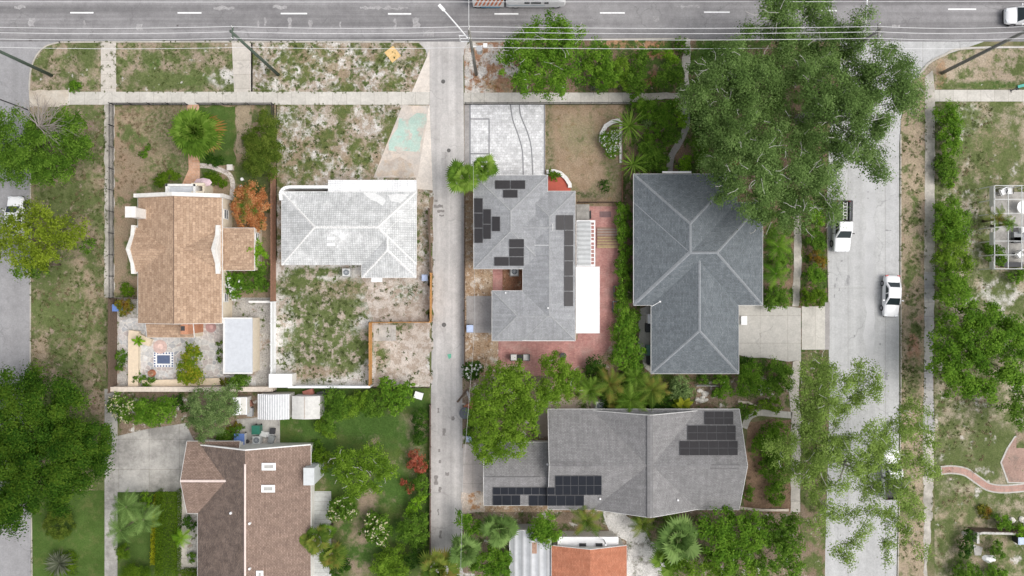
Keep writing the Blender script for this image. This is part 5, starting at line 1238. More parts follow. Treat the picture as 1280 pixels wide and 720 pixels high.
p = P(491, 68); r = thing('plywood_sheet', 'yellow square board lying on the sandy verge', 'board', (p.x, p.y, .06), R(38)); mb = MB(); mb.box((0, 0, .02), (1.25, 1.45, .03)); mb.build('board', plain('yellow plywood', (.66, .45, .2), .8, .1), r); mb = MB(); mb.box((0, 0, .038), (1.1, .05, .012)); mb.box((0, .3, .038), (1.1, .03, .012)); mb.build('batten', plain('yellow batten', (.72, .55, .3), .8, .1), r)
# mosaic table mat on the flagstones
p = P(204.5, 449.5, .05); r = thing('mosaic_rug', 'blue and white tiled rug on the flagstone patio', 'rug', (p.x, p.y, .045)); X = 2.25; Y = 1.7
mb = MB(); mb.box((0, 0, .012), (X, Y, .02)); mb.build('rug_base', m_white, r); m_navy = plain('navy tile', (.05, .08, .2), .5, .15); m_navy2 = plain('slate blue tile', (.1, .13, .22), .5, .15)
mb = MB(); mb.box((0, .02, .026), (1.45, .95, .008)); mb.build('rug_field', m_navy2, r)
mb = MB()
for k in range(7):
    for y in (-.72, .72): mb.box((-.98 + k * .327, y, .027), (.16, .17, .008))
for k in range(4):
    for x in (-1.0, 1.0): mb.box((x, -.45 + k * .31, .027), (.17, .15, .008))
mb.build('rug_border', m_navy, r)
for (x, y, rr, lab, col) in [(200.5, 433.5, .78, 'pink round stone circle above the tiled rug', (.55, .4, .36)), (264, 409, .6, 'pinkish stone disc near the cream shed', (.42, .27, .26))]:
    p = P(x, y); r = thing('stone_disc', lab, 'paving stone', (p.x, p.y, .045)); mb = MB(); mb.cyl((0, 0, 0), rr, .035, 18); mb.build('disc', plain(lab[:10], col, .85, .2), r); mb = MB(); mb.cyl((.05, .03, .036), rr * .4, .02, 14); mb.build('disc_centre', plain(lab[:10] + 'c', tuple(min(.7, c * 1.3) for c in col), .85, .2), r)
p = P(192, 466); r = thing('clay_urn', 'rusty clay pot beside the tiled rug', 'pot', (p.x, p.y, .045)); mb = MB(); mb.tube([(0, 0, 0), (0, 0, .25), (0, 0, .5), (0, 0, .6)], [.22, .42, .3, .36], 14); mb.build('pot', plain('clay', (.35, .14, .08), .8, .2), r); mb = MB(); mb.cyl((0, 0, .602), .3, .02, 12); mb.build('soil', gm_mulch, r)
# parasol by the porch
p = P(253.5, 224.5, 2.0); r = thing('parasol', 'faded pink and lilac parasol over the front entrance', 'parasol', (p.x, p.y - .3, 0)); mb = MB(); mb.tube([(0, 0, 0), (0, 0, 2.3)], .03); mb.build('pole', m_white, r)
mb = MB(); n = 8; c = (0, 0, 2.3)
for k in range(n):
    a, b = 2 * math.pi * k / n, 2 * math.pi * (k + 1) / n; mb.face([c, (math.cos(a) * 1.0, math.sin(a) * .5, 1.95), (math.cos(b) * 1.0, math.sin(b) * .5, 1.95)])
mb.build('canopy', plain('faded pink cloth', (.55, .42, .45), .9, .2, 1.5), r); mb = MB(); mb.cyl((0, 0, 0), .25, .1, 12); mb.build('base', c_grey, r)
for k, (x, y, lab) in enumerate([(305, 225, 'white garden lantern next to the orange shrub, upper one'), (304, 234.5, 'white garden lantern next to the orange shrub, lower one')]):
    p = P(x, y); r = thing('garden_lantern', lab, 'lantern', (p.x, p.y, .02)); mb = MB(); mb.cyl((0, 0, 0), .05, .5, 8); mb.build('stem', m_white, r); mb = MB(); mb.tube([(0, 0, .5), (0, 0, .62), (0, 0, .74)], [.1, .2, .08], 12); mb.build('globe', m_white, r)
p = P(290, 210.5); r = thing('stone_pedestal', 'square pale stone pedestal where the curved path bends', 'pedestal', (p.x, p.y, .03)); mb = MB(); mb.box((0, 0, .3), (.5, .5, .6)); mb.build('plinth', m_stonew, r); mb = MB(); mb.box((0, 0, .63), (.64, .64, .07)); mb.build('top', plain('pale stone', (.6, .57, .53), .8), r)
# clutter on the pad
rc = random.Random(4)
for k, (x, y, nm, lab, col, sz) in enumerate([(331, 541.5, 'storage_box', 'white storage box among the pad clutter', (.7, .7, .68), (.7, .5, .4)), (337.5, 543.5, 'storage_box', 'tilted white crate lid among the pad clutter', (.66, .66, .66), (.8, .5, .15)), (342, 538, 'storage_box', 'black storage box among the pad clutter', (.05, .05, .055), (.5, .6, .4)), (341, 548, 'storage_box', 'grey storage box at the end of the pad clutter', (.3, .31, .31), (.6, .8, .5)), (308, 551, 'storage_box', 'dark flat box next to the blue bin', (.06, .06, .065), (.75, .4, .35)), (315, 514, 'storage_box', 'grey box wedged between lean-to and ribbed shed', (.4, .41, .42), (.5, .9, .6)), (313.5, 503, 'storage_box', 'brown crate wedged between lean-to and ribbed shed', (.25, .12, .09), (.5, .8, .5)), (387, 490, 'storage_box', 'faded red box behind the off white shed', (.42, .17, .13), (1.1, .6, .5)), (403, 491.5, 'storage_box', 'charcoal box behind the off white shed', (.08, .08, .085), (.8, .5, .5)), (524, 493.5, 'storage_box', 'dark box with white lids beside the alley shrubs', (.08, .08, .085), (.9, .7, .5))]):
    p = P(x, y); r = thing(nm, lab, 'box', (p.x, p.y, .05), rc.uniform(-.5, .5)); m1 = plain(lab, col, .6, .15); mb = MB(); mb.box((0, 0, sz[2] / 2), sz); mb.build('box_body', m1, r); mb = MB(); mb.box((0, 0, sz[2] + .025), (sz[0] + .06, sz[1] + .06, .05)); mb.build('lid', m1 if k != 9 else m_white, r)
# slate house side yard
for k, (x, y, lab, m_, s) in enumerate([(811.5, 398, 'white cabinet against the slate house side wall', m_white, (.7, 1.0, 1.1)), (810, 409, 'dark cabinet below the white one at the slate house wall', m_kb, (.75, 1.0, .9)), (811, 437, 'green tank against the slate house side wall', plain('sea green', (.1, .2, .17), .5), (.9, 1.1, .9)), (811, 449, 'dark crate near the slate house corner', m_dark, (.6, 1.0, .7)), (925.5, 400, 'white meter box on the driveway wall of the slate house', m_white, (.6, .9, 1.2))]):
    p = P(x, y); r = thing('wall_cabinet', lab, 'cabinet', (p.x, p.y, .05)); mb = MB(); mb.box((0, 0, s[2] / 2), s); mb.build('cabinet_body', m_, r); mb = MB(); mb.box((0, 0, s[2] + .03), (s[0] + .06, s[1] + .06, .06)); mb.build('lid', m_, r)
# scooter lying on the east sidewalk
p = P(1268, 111.5); r = thing('kick_scooter', 'dark scooter with teal deck lying on the east sidewalk edge', 'scooter', (p.x, p.y, .08), R(14)); mb = MB(); mb.tube([(-.55, -.1, .07), (.3, .05, .09)], .045); mb.tube([(-.5, -.3, .08), (-.6, .15, .08)], .035); mb.build('steering_column', m_kb, r); mb = MB(); mb.box((.75, .15, .09), (.9, .3, .1)); mb.build('deck', plain('teal paintwork', (.06, .35, .3), .4), r)
for x, y in ((.25, -.05), (1.25, .2)): mb = MB(); mb.cyl((x, y, .0), .14, .09, 14); mb.build('wheel', m_tyre, r)
# furniture in the screen enclosure
def rtable(label, px, py, rr, mat):
    p = P(px, py, .7); r = thing('patio_table', label, 'table', (p.x, p.y, .05)); mb = MB(); mb.cyl((0, 0, .7), rr, .05, 20); mb.build('table_top', mat, r); mb = MB(); mb.cyl((0, 0, 0), .28, .04, 14); mb.cyl((0, 0, .04), .05, .66, 8); mb.build('pedestal', mat, r)
rtable('round white table inside the screen enclosure', 1279, 259, .75, m_white)
for k, (x, y, rz, lab) in enumerate([(1260, 239, 0, 'white bench seat near the enclosure top corner'), (1252.5, 240, .4, 'white chair by the enclosure top corner'), (1277, 288, 1.57, 'white chair at the enclosure middle'), (1273, 318, .6, 'white chair near the enclosure bottom edge')]): chair(lab, x, y, rz, m_white, s=1.15)
for x, y, sx, sy, lab in ((1272, 296, 1.6, 1.0, 'grey chest beside the middle chair of the enclosure'), (1268, 300.5, .9, .6, 'black chest beside the middle chair of the enclosure'), (1262, 331, 2.2, .5, 'dark low shelf along the enclosure bottom edge')):
    p = P(x, y); r = thing('storage_chest', lab, 'chest', (p.x, p.y, .05)); m1 = plain(lab, (.28, .29, .3) if 'grey' in lab else (.05, .05, .055), .6); mb = MB(); mb.box((0, 0, .25), (sx, sy, .5)); mb.build('chest_body', m1, r); mb = MB(); mb.box((0, 0, .53), (sx + .05, sy + .05, .05)); mb.build('lid', m1, r)
# south east yard slab
sheet('patio', [(1216, 680), (1228, 684), (1226, 694), (1218, 694)], .06, c_grey, 'small grey slab in the corner yard', wob=.1)
p = P(1236, 698); r = thing('white_tarp', 'crumpled white tarp lying in the corner yard', 'tarp', (p.x, p.y, .04)); mb = MB(); rr = random.Random(8); n = 12
ring = [(math.cos(2 * math.pi * k / n) * (.95 + rr.uniform(-.25, .25)), math.sin(2 * math.pi * k / n) * .5 * (1 + rr.uniform(-.3, .2)), 0) for k in range(n)]; mid = [(x * .6, y * .6, .22 + rr.uniform(-.08, .1)) for x, y, z in ring]
for k in range(n): j = (k + 1) % n; mb.face([ring[k], ring[j], mid[j], mid[k]]); mb.face([mid[k], mid[j], (0, 0, .3)])
mb.build('tarp_cloth', m_white, r)
# rocks in the stony bed and by the south east path
rk = random.Random(6)
def rocks(label_fmt, spots, mat, group):
    for k, (x, y, s, lab) in enumerate(spots):
        p = P(x, y); mb = MB(); n = 7
        for L_, (rad, z) in enumerate(((1, 0), (.95, .35), (.5, .62))): mb.v += [(math.cos(2 * math.pi * j / n) * s * rad * rk.uniform(.75, 1.15), math.sin(2 * math.pi * j / n) * s * rad * .8 * rk.uniform(.75, 1.15), z * s) for j in range(n)]
        for L_ in range(2):
            for j in range(n): q = (j + 1) % n; mb.f.append([L_ * n + j, L_ * n + q, L_ * n + n + q, L_ * n + n + j]); mb.m.append(0)
        mb.f.append([2 * n + j for j in range(n)]); mb.m.append(0)
        o = mb.build('rock', mat); o.location = (p.x, p.y, .03); tag(o, lab, 'rock', group)
m_rock = plain('pale rock', (.62, .59, .54), .9, .15)
sp = []
for k in range(14): sp.append((rk.uniform(870, 886), rk.uniform(488, 502), rk.uniform(.18, .36), 'pale rock in the heap between the garden fence and the grey house'))
for k in range(12): sp.append((rk.uniform(938, 972), 488 + rk.uniform(-4, 5), rk.uniform(.14, .32), 'pale rock strewn across the stony bed below the driveway shrubs'))
for k in range(9): sp.append((rk.uniform(1258, 1282), rk.uniform(645, 656), rk.uniform(.2, .45), 'pale rock at the east edge above the corner yard'))
rocks('', sp, m_rock, 'pale garden rocks')
# ------------------------------------------------------------------ vegetation
F = {
 'oak': foliage('oak leaves', (0.063, 0.111, 0.028), (0.132, 0.224, 0.056), (0.226, 0.335, 0.108)),
 'oak2': foliage('sparse oak leaves', (0.112, 0.175, 0.035), (0.197, 0.299, 0.058), (0.314, 0.433, 0.109)),
 'dark': foliage('dark oak leaves', (0.018, 0.060, 0.005), (0.052, 0.124, 0.011), (0.115, 0.198, 0.019)),
 'mid': foliage('mid green leaves', (0.046, 0.105, 0.011), (0.099, 0.201, 0.020), (0.177, 0.306, 0.039)),
 'bright': foliage('bright green leaves', (0.054, 0.135, 0.011), (0.117, 0.242, 0.020), (0.201, 0.349, 0.039)),
 'lime': foliage('lime leaves', (0.088, 0.204, 0.011), (0.176, 0.344, 0.020), (0.294, 0.485, 0.040)),
 'olive': foliage('yellow green leaves', (0.090, 0.136, 0.011), (0.188, 0.261, 0.020), (0.300, 0.386, 0.039)),
 'gold': foliage('golden leaves', (.09, .16, .01), (.18, .27, .016), (.36, .33, .03)),
 'grey': foliage('grey green leaves', (0.078, 0.136, 0.039), (0.159, 0.241, 0.079), (0.282, 0.386, 0.145)),
 'feather': foliage('feathery leaves', (0.074, 0.149, 0.011), (0.140, 0.253, 0.021), (0.240, 0.374, 0.043)),
 'hedge': foliage('hedge leaves', (0.056, 0.114, 0.008), (0.103, 0.189, 0.012), (0.159, 0.256, 0.021)),
 'yhedge': foliage('yellow hedge leaves', (.2, .23, .01), (.36, .38, .012), (.5, .5, .03)),
 'mossy': foliage('mottled bush leaves', (0.063, 0.108, 0.013), (0.110, 0.168, 0.022), (0.179, 0.228, 0.039)),
 'orange': foliage('orange bracts', (0.336, 0.120, 0.039), (0.526, 0.216, 0.083), (0.627, 0.360, 0.165), (0.112, 0.204, 0.028)),
 'red': foliage('red bracts', (.24, .05, .025), (.38, .1, .06), (.48, .17, .11), (.05, .11, .018)),
 'autumn': foliage('rusty green leaves', (.08, .11, .012), (.15, .18, .022), (.27, .24, .035), (.26, .15, .025)),
 'palm': foliage('palm fronds', (0.067, 0.139, 0.014), (0.135, 0.246, 0.028), (0.254, 0.377, 0.067)),
 'greypalm': foliage('greyish palm fronds', (0.086, 0.156, 0.037), (0.159, 0.264, 0.069), (0.282, 0.420, 0.129)),
 'ypalm': foliage('yellowing palm fronds', (.06, .12, .015), (.12, .19, .028), (.24, .28, .05), (.23, .2, .045)),
 'banana': foliage('banana leaves', (0.103, 0.152, 0.009), (0.196, 0.246, 0.019), (0.310, 0.316, 0.028)),
 'dead': foliage('dead fronds', (.25, .13, .04), (.36, .2, .06), (.45, .3, .12)),
 'dk': foliage('dark shrub leaves', (0.019, 0.058, 0.008), (0.043, 0.106, 0.012), (0.086, 0.164, 0.021)),
 'agave': foliage('agave leaves', (.08, .1, .055), (.15, .17, .11), (.27, .28, .21)),
 'flower': foliage('cream flowers', (.62, .56, .32), (.72, .66, .45), (.8, .76, .62)),
 'wflower': foliage('white flowers', (.68, .68, .66), (.75, .75, .73), (.82, .82, .8)),
}
m_bark = plain('grey brown bark', (.16, .125, .095), .9, .25, 4)
m_twig = plain('grey bare branches', (.27, .24, .215), .9, .25, 4)
m_pale = plain('pale bare branches', (.45, .43, .4), .9, .2, 4)
m_lichen = plain('lichen grey limbs', (.3, .28, .25), .9, .25, 4)
def mesh_np(name, V, Fc, tint, mat, parent, flat=True):
    me = bpy.data.meshes.new(name); nv, nf = len(V), len(Fc); k = Fc.shape[1]
    me.vertices.add(nv); me.vertices.foreach_set('co', V.astype(np.float32).ravel())
    me.loops.add(nf * k); me.loops.foreach_set('vertex_index', Fc.astype(np.int32).ravel())
    me.polygons.add(nf); me.polygons.foreach_set('loop_start', np.arange(0, nf * k, k, dtype=np.int32))
    a = me.attributes.new('tint', 'FLOAT', 'POINT'); a.data.foreach_set('value', tint.astype(np.float32))
    me.materials.append(mat); me.update(calc_edges=True); me.validate()
    o = bpy.data.objects.new(name, me); COL.objects.link(o); o.parent = parent
    return o
def leaves(name, C, N, T, size, wid, tint, mat, parent, jit, rng):
    """one small bent leaf per centre C, lying square to N, pointing along T"""
    n = len(C); N = N / np.linalg.norm(N, axis=1, keepdims=True)
    T = T - N * (T * N).sum(1, keepdims=True); T /= np.linalg.norm(T, axis=1, keepdims=True) + 1e-9
    Bv = np.cross(N, T); L = size * rng.uniform(.65, 1.35, (n, 1)); Wd = L * wid
    V = np.empty((n, 4, 3)); V[:, 0] = C - T * L * .5; V[:, 1] = C + Bv * Wd * .5 + N * L * .1; V[:, 2] = C + T * L * .5 - N * L * .08; V[:, 3] = C - Bv * Wd * .5 + N * L * .1
    Fc = np.arange(n * 4).reshape(n, 4)
    return mesh_np(name, V.reshape(-1, 3), Fc, np.repeat(tint, 4), mat, parent)
SEED = [11]
def nxt(): SEED[0] += 1; return SEED[0]
def crown_points(blobs, leaf, lai, rng, clump=None, shell=.55, sink=.3, puff=.6, cm=2.6):
    Cs, Ns, ti, ends = [], [], [], []
    for (x, y, z, rx, ry, rz) in blobs:
        rc = clump or min(1.0, max(.22, .3 * min(rx, ry)))
        nc = max(5, int(cm * rx * ry / rc ** 2))
        d = rng.normal(size=(nc, 3)); d /= np.linalg.norm(d, axis=1, keepdims=True); d[:, 2] = np.where(d[:, 2] < -sink, -d[:, 2], d[:, 2])
        r = shell + (1 - shell) * rng.random((nc, 1)) ** .7; r *= rng.uniform(.85, 1.12, (nc, 1))
        cc = d * r * np.array([rx, ry, rz]) + np.array([x, y, z])
        ct = rng.random(nc)
        n = max(30, int(lai * math.pi * rx * ry / (leaf * leaf * .55)))
        i = rng.integers(0, nc, n)
        sc = rc * rng.uniform(.6, 1.1, nc)[i][:, None]
        off = rng.normal(size=(n, 3)) * sc * np.array([.55, .55, .34])
        c = cc[i] + off
        out = off / (rc + 1e-6) * puff + np.array([0, 0, 1.25]) + d[i] * .3 + rng.normal(size=(n, 3)) * .3
        Cs.append(c); Ns.append(out); ti.append(np.clip(.5 + (ct[i] - .5) * .55 + (rng.random(n) - .5) * .6, 0, 1)); ends.append(cc)
    return np.concatenate(Cs), np.concatenate(Ns), np.concatenate(ti), ends
def tree(name, label, cat, blobs, h, mat, leaf=.24, lai=4.0, group=None, wid=.55, clump=None, shell=.55, flower=None, twigs=0, bark=None, base=None, thick=None, zc=.66, zr=.36, flat=1.0, sink=.3, crown='crown', stem='trunk', twigmat=None, zvar=.12, puff=.6, cm=2.6):
    """blobs are (px, py, r_px[, relative height]); crown lobes stand at their own height on limbs from one trunk"""
    rng = np.random.default_rng(nxt()); rnd = random.Random(nxt()); wb = []
    for b in blobs:
        zz = h * (b[3] if len(b) > 3 else zc) * (1 + rnd.uniform(-zvar, zvar)); k = S * (H - zz) / H; p = P(b[0], b[1], zz); r = b[2] * k
        rz = min(h * zr, r * 1.05) * flat
        if zz - rz < .02: zz = rz * .95
        wb.append((p.x, p.y, zz, r, r * rnd.uniform(.9, 1.1), rz))
    if base: bp = P(*base)
    else:
        aw = sum(b[3] ** 2 for b in wb); bp = Vector((sum(b[0] * b[3] ** 2 for b in wb) / aw, sum(b[1] * b[3] ** 2 for b in wb) / aw, 0))
    root = thing(name, label, cat, (bp.x, bp.y, 0), 0, group)
    C, N, t, ends = crown_points([(b[0] - bp.x, b[1] - bp.y, b[2], b[3], b[4], b[5]) for b in wb], leaf, lai, rng, clump, shell, sink, puff, cm)
    C[:, 2] = np.maximum(C[:, 2], .04)
    ok = np.ones(len(C), bool)
    leaves(crown, C[ok], N[ok], rng.normal(size=(ok.sum(), 3)), leaf, wid, t[ok], F[mat], root, .3, rng)
    # trunk and limbs
    bark = bark or m_bark; tr = thick or max(.04, .018 * h + .012 * max(b[3] for b in wb)); mb = MB()
    top = min(b[2] for b in wb) * .55 if len(wb) > 1 else wb[0][2] * .8
    lean = Vector((rnd.uniform(-.2, .2), rnd.uniform(-.2, .2), 0)) * (h / 8)
    fork = Vector((0, 0, top)) + lean
    mb.tube([(0, 0, -.05), lean * .4 + Vector((0, 0, top * .5)), fork], [tr * 1.35, tr, tr * .85], 8)
    order = sorted(range(len(wb)), key=lambda i: (wb[i][0] - bp.x) ** 2 + (wb[i][1] - bp.y) ** 2); node = {}; rmax = max(x[3] for x in wb)
    for rank, i in enumerate(order):
        b, en = wb[i], ends[i]; q = Vector((b[0] - bp.x, b[1] - bp.y, b[2] - b[5] * .35)); pd, pr, pp = None, tr * .6, fork
        for j in order[:rank]:
            dd = (node[j][0] - q).length
            if dd < (q - fork).length * .8 and (pd is None or dd < pd): pd, pp, pr = dd, node[j][0], node[j][1]
        r0 = max(.022, min(pr * .8, tr * .55)); L = (q - pp).length
        jg = lambda a: Vector((rnd.uniform(-a, a), rnd.uniform(-a, a), rnd.uniform(-a * .5, a)))
        m1, m2 = pp.lerp(q, .33) + jg(.12 * L), pp.lerp(q, .68) + jg(.12 * L)
        mb.tube([pp, m1, m2, q], [r0, r0 * .9, r0 * .8, r0 * .7], 6); node[i] = (q, r0 * .75)
        for e in en[rng.permutation(len(en))[:max(3, min(8, int(b[3] * 2.2)))]]:
            e = Vector(e); c = q.lerp(e, .5) + jg(.2 * min(1, b[3]))
            mb.tube([q, c, e], [r0 * .4, r0 * .26, max(.008, r0 * .1)], 5)
    st = mb.build(stem, bark, root, smooth=True)
    if twigs:
        mb = MB()
        for k in range(twigs):
            b = wb[rnd.randrange(len(wb))]; an = rnd.uniform(0, 6.28); rr = rnd.random() ** .5 * .8
            p0 = Vector((b[0] - bp.x + math.cos(an) * rr * b[3], b[1] - bp.y + math.sin(an) * rr * b[4], b[2] + b[5] * math.sqrt(max(.05, 1 - rr * rr)) * rnd.uniform(.75, 1.0)))
            dr = Vector((math.cos(an + rnd.uniform(-.8, .8)), math.sin(an + rnd.uniform(-.8, .8)), .12)); L = rnd.uniform(.5, 1.5) * min(1, b[3] / 2.2); pts = [p0]
            for j in range(3): dr = (dr + Vector((rnd.uniform(-.5, .5), rnd.uniform(-.5, .5), rnd.uniform(-.15, .2)))).normalized(); pts.append(pts[-1] + dr * L / 3)
            mb.tube(pts, [.026, .02, .015, .007], 4)
            q = pts[2]; d2 = (dr + Vector((rnd.uniform(-.9, .9), rnd.uniform(-.9, .9), .1))).normalized(); mb.tube([q, q + d2 * L * .4], [.014, .006], 4)
        mb.build('twig_sprays', twigmat or m_pale, st)
    if flower:
        fm, nfl, fs = flower; i = rng.permutation(len(C)); hi = C[:, 2] > np.percentile(C[:, 2], 55); i = np.where(hi)[0]; i = i[rng.permutation(len(i))[:nfl]]
        c = np.repeat(C[i] + np.array([0, 0, .07]), 3, 0) + rng.normal(size=(len(i) * 3, 3)) * fs * .28; n = np.tile([0, 0, 1.], (len(c), 1)) + rng.normal(size=(len(c), 3)) * .35
        leaves('blossoms', c, n, rng.normal(size=(len(c), 3)), fs, .9, rng.random(len(c)), F[fm], root, .2, rng)
    return root
def shrub(label, blobs, h, mat, name='shrub', cat='shrub', leaf=.17, lai=4.2, **kw):
    kw.setdefault('zc', .48); kw.setdefault('zr', .55); kw.setdefault('shell', .5)
    return tree(name, label, cat, blobs, h, mat, leaf=leaf, lai=lai, crown='foliage', stem='stem', thick=kw.pop('thick', .05), **kw)
def hedge(label, pix, w, h, mat, leaf=.13, name='hedge'):
    """clipped hedge following pixel points, box section"""
    rng = np.random.default_rng(nxt()); pts = [P(a, b, h * .9) for a, b in pix]; bp = pts[0]; root = thing(name, label, 'hedge', (bp.x, bp.y, 0))
    Cs, Ns, Ts = [], [], []; mb = MB()
    for a, b in zip(pts[:-1], pts[1:]):
        L = (b - a).length; d = (b - a) / L; nn = Vector((-d.y, d.x, 0)); n = int(L * (w + 2 * h) * 3.6 / (leaf * leaf * .5) * .55)
        u = rng.random(n) * L; per = w + 2 * h; s = rng.random(n) * per
        x = np.where(s < w, s - w / 2, np.where(s < w + h, w / 2, -w / 2)); z = np.where(s < w, h, np.where(s < w + h, h - (s - w), h - (s - w - h)))
        dep = rng.random(n) ** 2 * .22; nx = np.where(s < w, 0., np.sign(x)); nz = np.where(s < w, 1., .15)
        x = x - nx * dep + rng.normal(size=n) * .035; z = np.clip(z - nz * dep + rng.normal(size=n) * .05, .03, None)
        base = np.array(a - bp)[None, :] * np.array([1, 1, 0]) + u[:, None] * np.array(d)[None, :] * np.array([1, 1, 0]) + x[:, None] * np.array(nn)[None, :]; base[:, 2] = z
        Cs.append(base); Ns.append(nx[:, None] * np.array(nn)[None, :] + nz[:, None] * np.array([0, 0, 1.]) + rng.normal(size=(n, 3)) * .45)
        cl = np.array(a - bp); k = max(2, int(L / .8))
        for j in range(k): q = (a - bp) + d * (L * (j + .5) / k); mb.tube([(q.x, q.y, 0), (q.x, q.y, h * .7)], [.04, .02], 5)
    C = np.concatenate(Cs); N = np.concatenate(Ns)
    leaves('foliage', C, N, rng.normal(size=(len(C), 3)), leaf, .6, rng.random(len(C)), F[mat], root, .3, rng); mb.build('stem', m_bark, root)
    return root
def frond_set(rng, n, L, kind, up=.9, droop=1.0, width=.5, elev=(-.2, 1.1)):
    V, Fc, T = [], [], []
    def quad(a, b, c, d, t): i = len(V); V.extend([a, b, c, d]); Fc.append([i, i + 1, i + 2, i + 3]); T.extend([t] * 4)
    for k in range(n):
        az = 2.399963 * k + rng.uniform(-.25, .25); el = elev[0] + (elev[1] - elev[0]) * ((k + .5) / n) ** .8 + rng.uniform(-.1, .1); l = L * rng.uniform(.82, 1.1); t = rng.uniform(.15, .85)
        if kind == 'pinnate':
            seg = 11; p = np.zeros(3); e = el; pts = [p]
            for j in range(seg): p = p + np.array([math.cos(az) * math.cos(e), math.sin(az) * math.cos(e), math.sin(e)]) * l / seg; e -= droop * 1.5 / seg; pts.append(p)
            side = np.array([-math.sin(az), math.cos(az), 0])
            for j in range(1, seg + 1):
                f = j / seg; q = pts[j]; tg = pts[j] - pts[j - 1]; tg /= np.linalg.norm(tg); lw = width * L * math.sin(min(1, .18 + f * .9) * math.pi) ** .6 * .62 + .05
                for s in (-1, 1):
                    for o in (0, .5):
                        b = q - tg * l / seg * o; d = side * s * .86 + tg * .55; d = d / np.linalg.norm(d); tip = b + d * lw * rng.uniform(.85, 1.1) + np.array([0, 0, -.22 * lw])
                        w = tg * l / seg * .19; quad(b - w, b + w, tip + w * .25, tip - w * .25, np.clip(t + rng.uniform(-.15, .15), 0, 1))
            for j in range(seg): w = side * .02 * (1 - j / seg * .6); quad(pts[j] - w, pts[j] + w, pts[j + 1] + w, pts[j + 1] - w, .75)
        elif kind == 'fan':
            e = el; st = l * (.5 if e < .7 else .22); d = np.array([math.cos(az) * math.cos(e), math.sin(az) * math.cos(e), math.sin(e)]); c = d * st; side = np.array([-math.sin(az), math.cos(az), 0]); w = side * .025
            quad(-w, w, c + w, c - w, .8); up_ = np.cross(d, side); 
            for j in range(17):
                a = (j / 16 - .5) * 3.6; bl = l * .62 * (1 - .25 * abs(a) / 1.8) * rng.uniform(.85, 1.1); dr = d * math.cos(a) + side * math.sin(a); tip = c + dr * bl + np.array([0, 0, -.3 * bl * droop]); mid = c + dr * bl * .55 + np.array([0, 0, .02])
                wv = np.cross(dr, up_); wv /= np.linalg.norm(wv) + 1e-9; wv = wv * bl * .085
                tt = np.clip(t + rng.uniform(-.2, .2), 0, 1); quad(c, mid - wv, tip, mid + wv, tt)
        elif kind == 'blade':
            seg = 6; p = np.zeros(3); e = el; pts = [p]
            for j in range(seg): p = p + np.array([math.cos(az) * math.cos(e), math.sin(az) * math.cos(e), math.sin(e)]) * l / seg; e -= droop * 1.3 / seg; pts.append(p)
            side = np.array([-math.sin(az), math.cos(az), 0])
            for j in range(seg):
                w0, w1 = [width * L * (math.sin(min(1, .12 + x * .88) * math.pi) ** .7 if x < 1 else 0.03) * .5 for x in (j / seg, (j + 1) / seg)]
                m0, m1 = pts[j], pts[j + 1]; z = np.array([0, 0, .25])
                quad(m0, m1, m1 + side * w1 + z * w1, m0 + side * w0 + z * w0, t); quad(m1, m0, m0 - side * w0 + z * w0, m1 - side * w1 + z * w1, min(1, t + .1))
    return np.array(V), np.array(Fc), np.array(T)
def palm(name, label, cat, px, py, r_px, h, mat, kind='fan', n=26, group=None, dead=0, heads=1, spread=.0, droop=1.0, width=.5, elev=(-.25, 1.15), base=None, trunk=True):
    rng = np.random.default_rng(nxt()); p = P(px, py, h); L = r_px * S * (H - h) / H; root = thing(name, label, cat, (p.x, p.y, 0), 0, group)
    mb = MB()
    for k in range(heads):
        an = 2 * math.pi * k / max(1, heads) + rng.uniform(-.4, .4); off = np.array([math.cos(an), math.sin(an), 0]) * spread * (1 if heads > 1 else 0); hh = h * rng.uniform(.85, 1.0) if heads > 1 else h
        V, Fc, T = frond_set(rng, n, L, kind, droop=droop, width=width, elev=elev); V = V + off + np.array([0, 0, hh]); V[:, 2] = np.maximum(V[:, 2], .05)
        mesh_np('crown', V, Fc, T, F[mat], root)
        b = off * .35; mb.tube([(b[0], b[1], -.05), (off[0] * .7, off[1] * .7, hh * .5), (off[0], off[1], hh + .05)], [.17 if h > 2 else .08, .13 if h > 2 else .06, .12 if h > 2 else .05], 10)
    mb.build('trunk', m_bark, root, smooth=True)
    if dead:
        V, Fc, T = frond_set(rng, dead, L * 1.02, kind, droop=droop, width=width, elev=(-.5, .0)); a = np.arctan2(V[:, 1], V[:, 0]); V[:, 2] += h - .1; V[:, 2] = np.maximum(V[:, 2], .05)
        keep = np.array([(-1.2 < a[f].mean() < 1.0) for f in Fc]); Fk = Fc[keep]
        if len(Fk): idx = np.unique(Fk); rem = -np.ones(len(V), int); rem[idx] = np.arange(len(idx)); mesh_np('dead_fronds', V[idx], rem[Fk], T[idx], F['dead'], root)
    return root
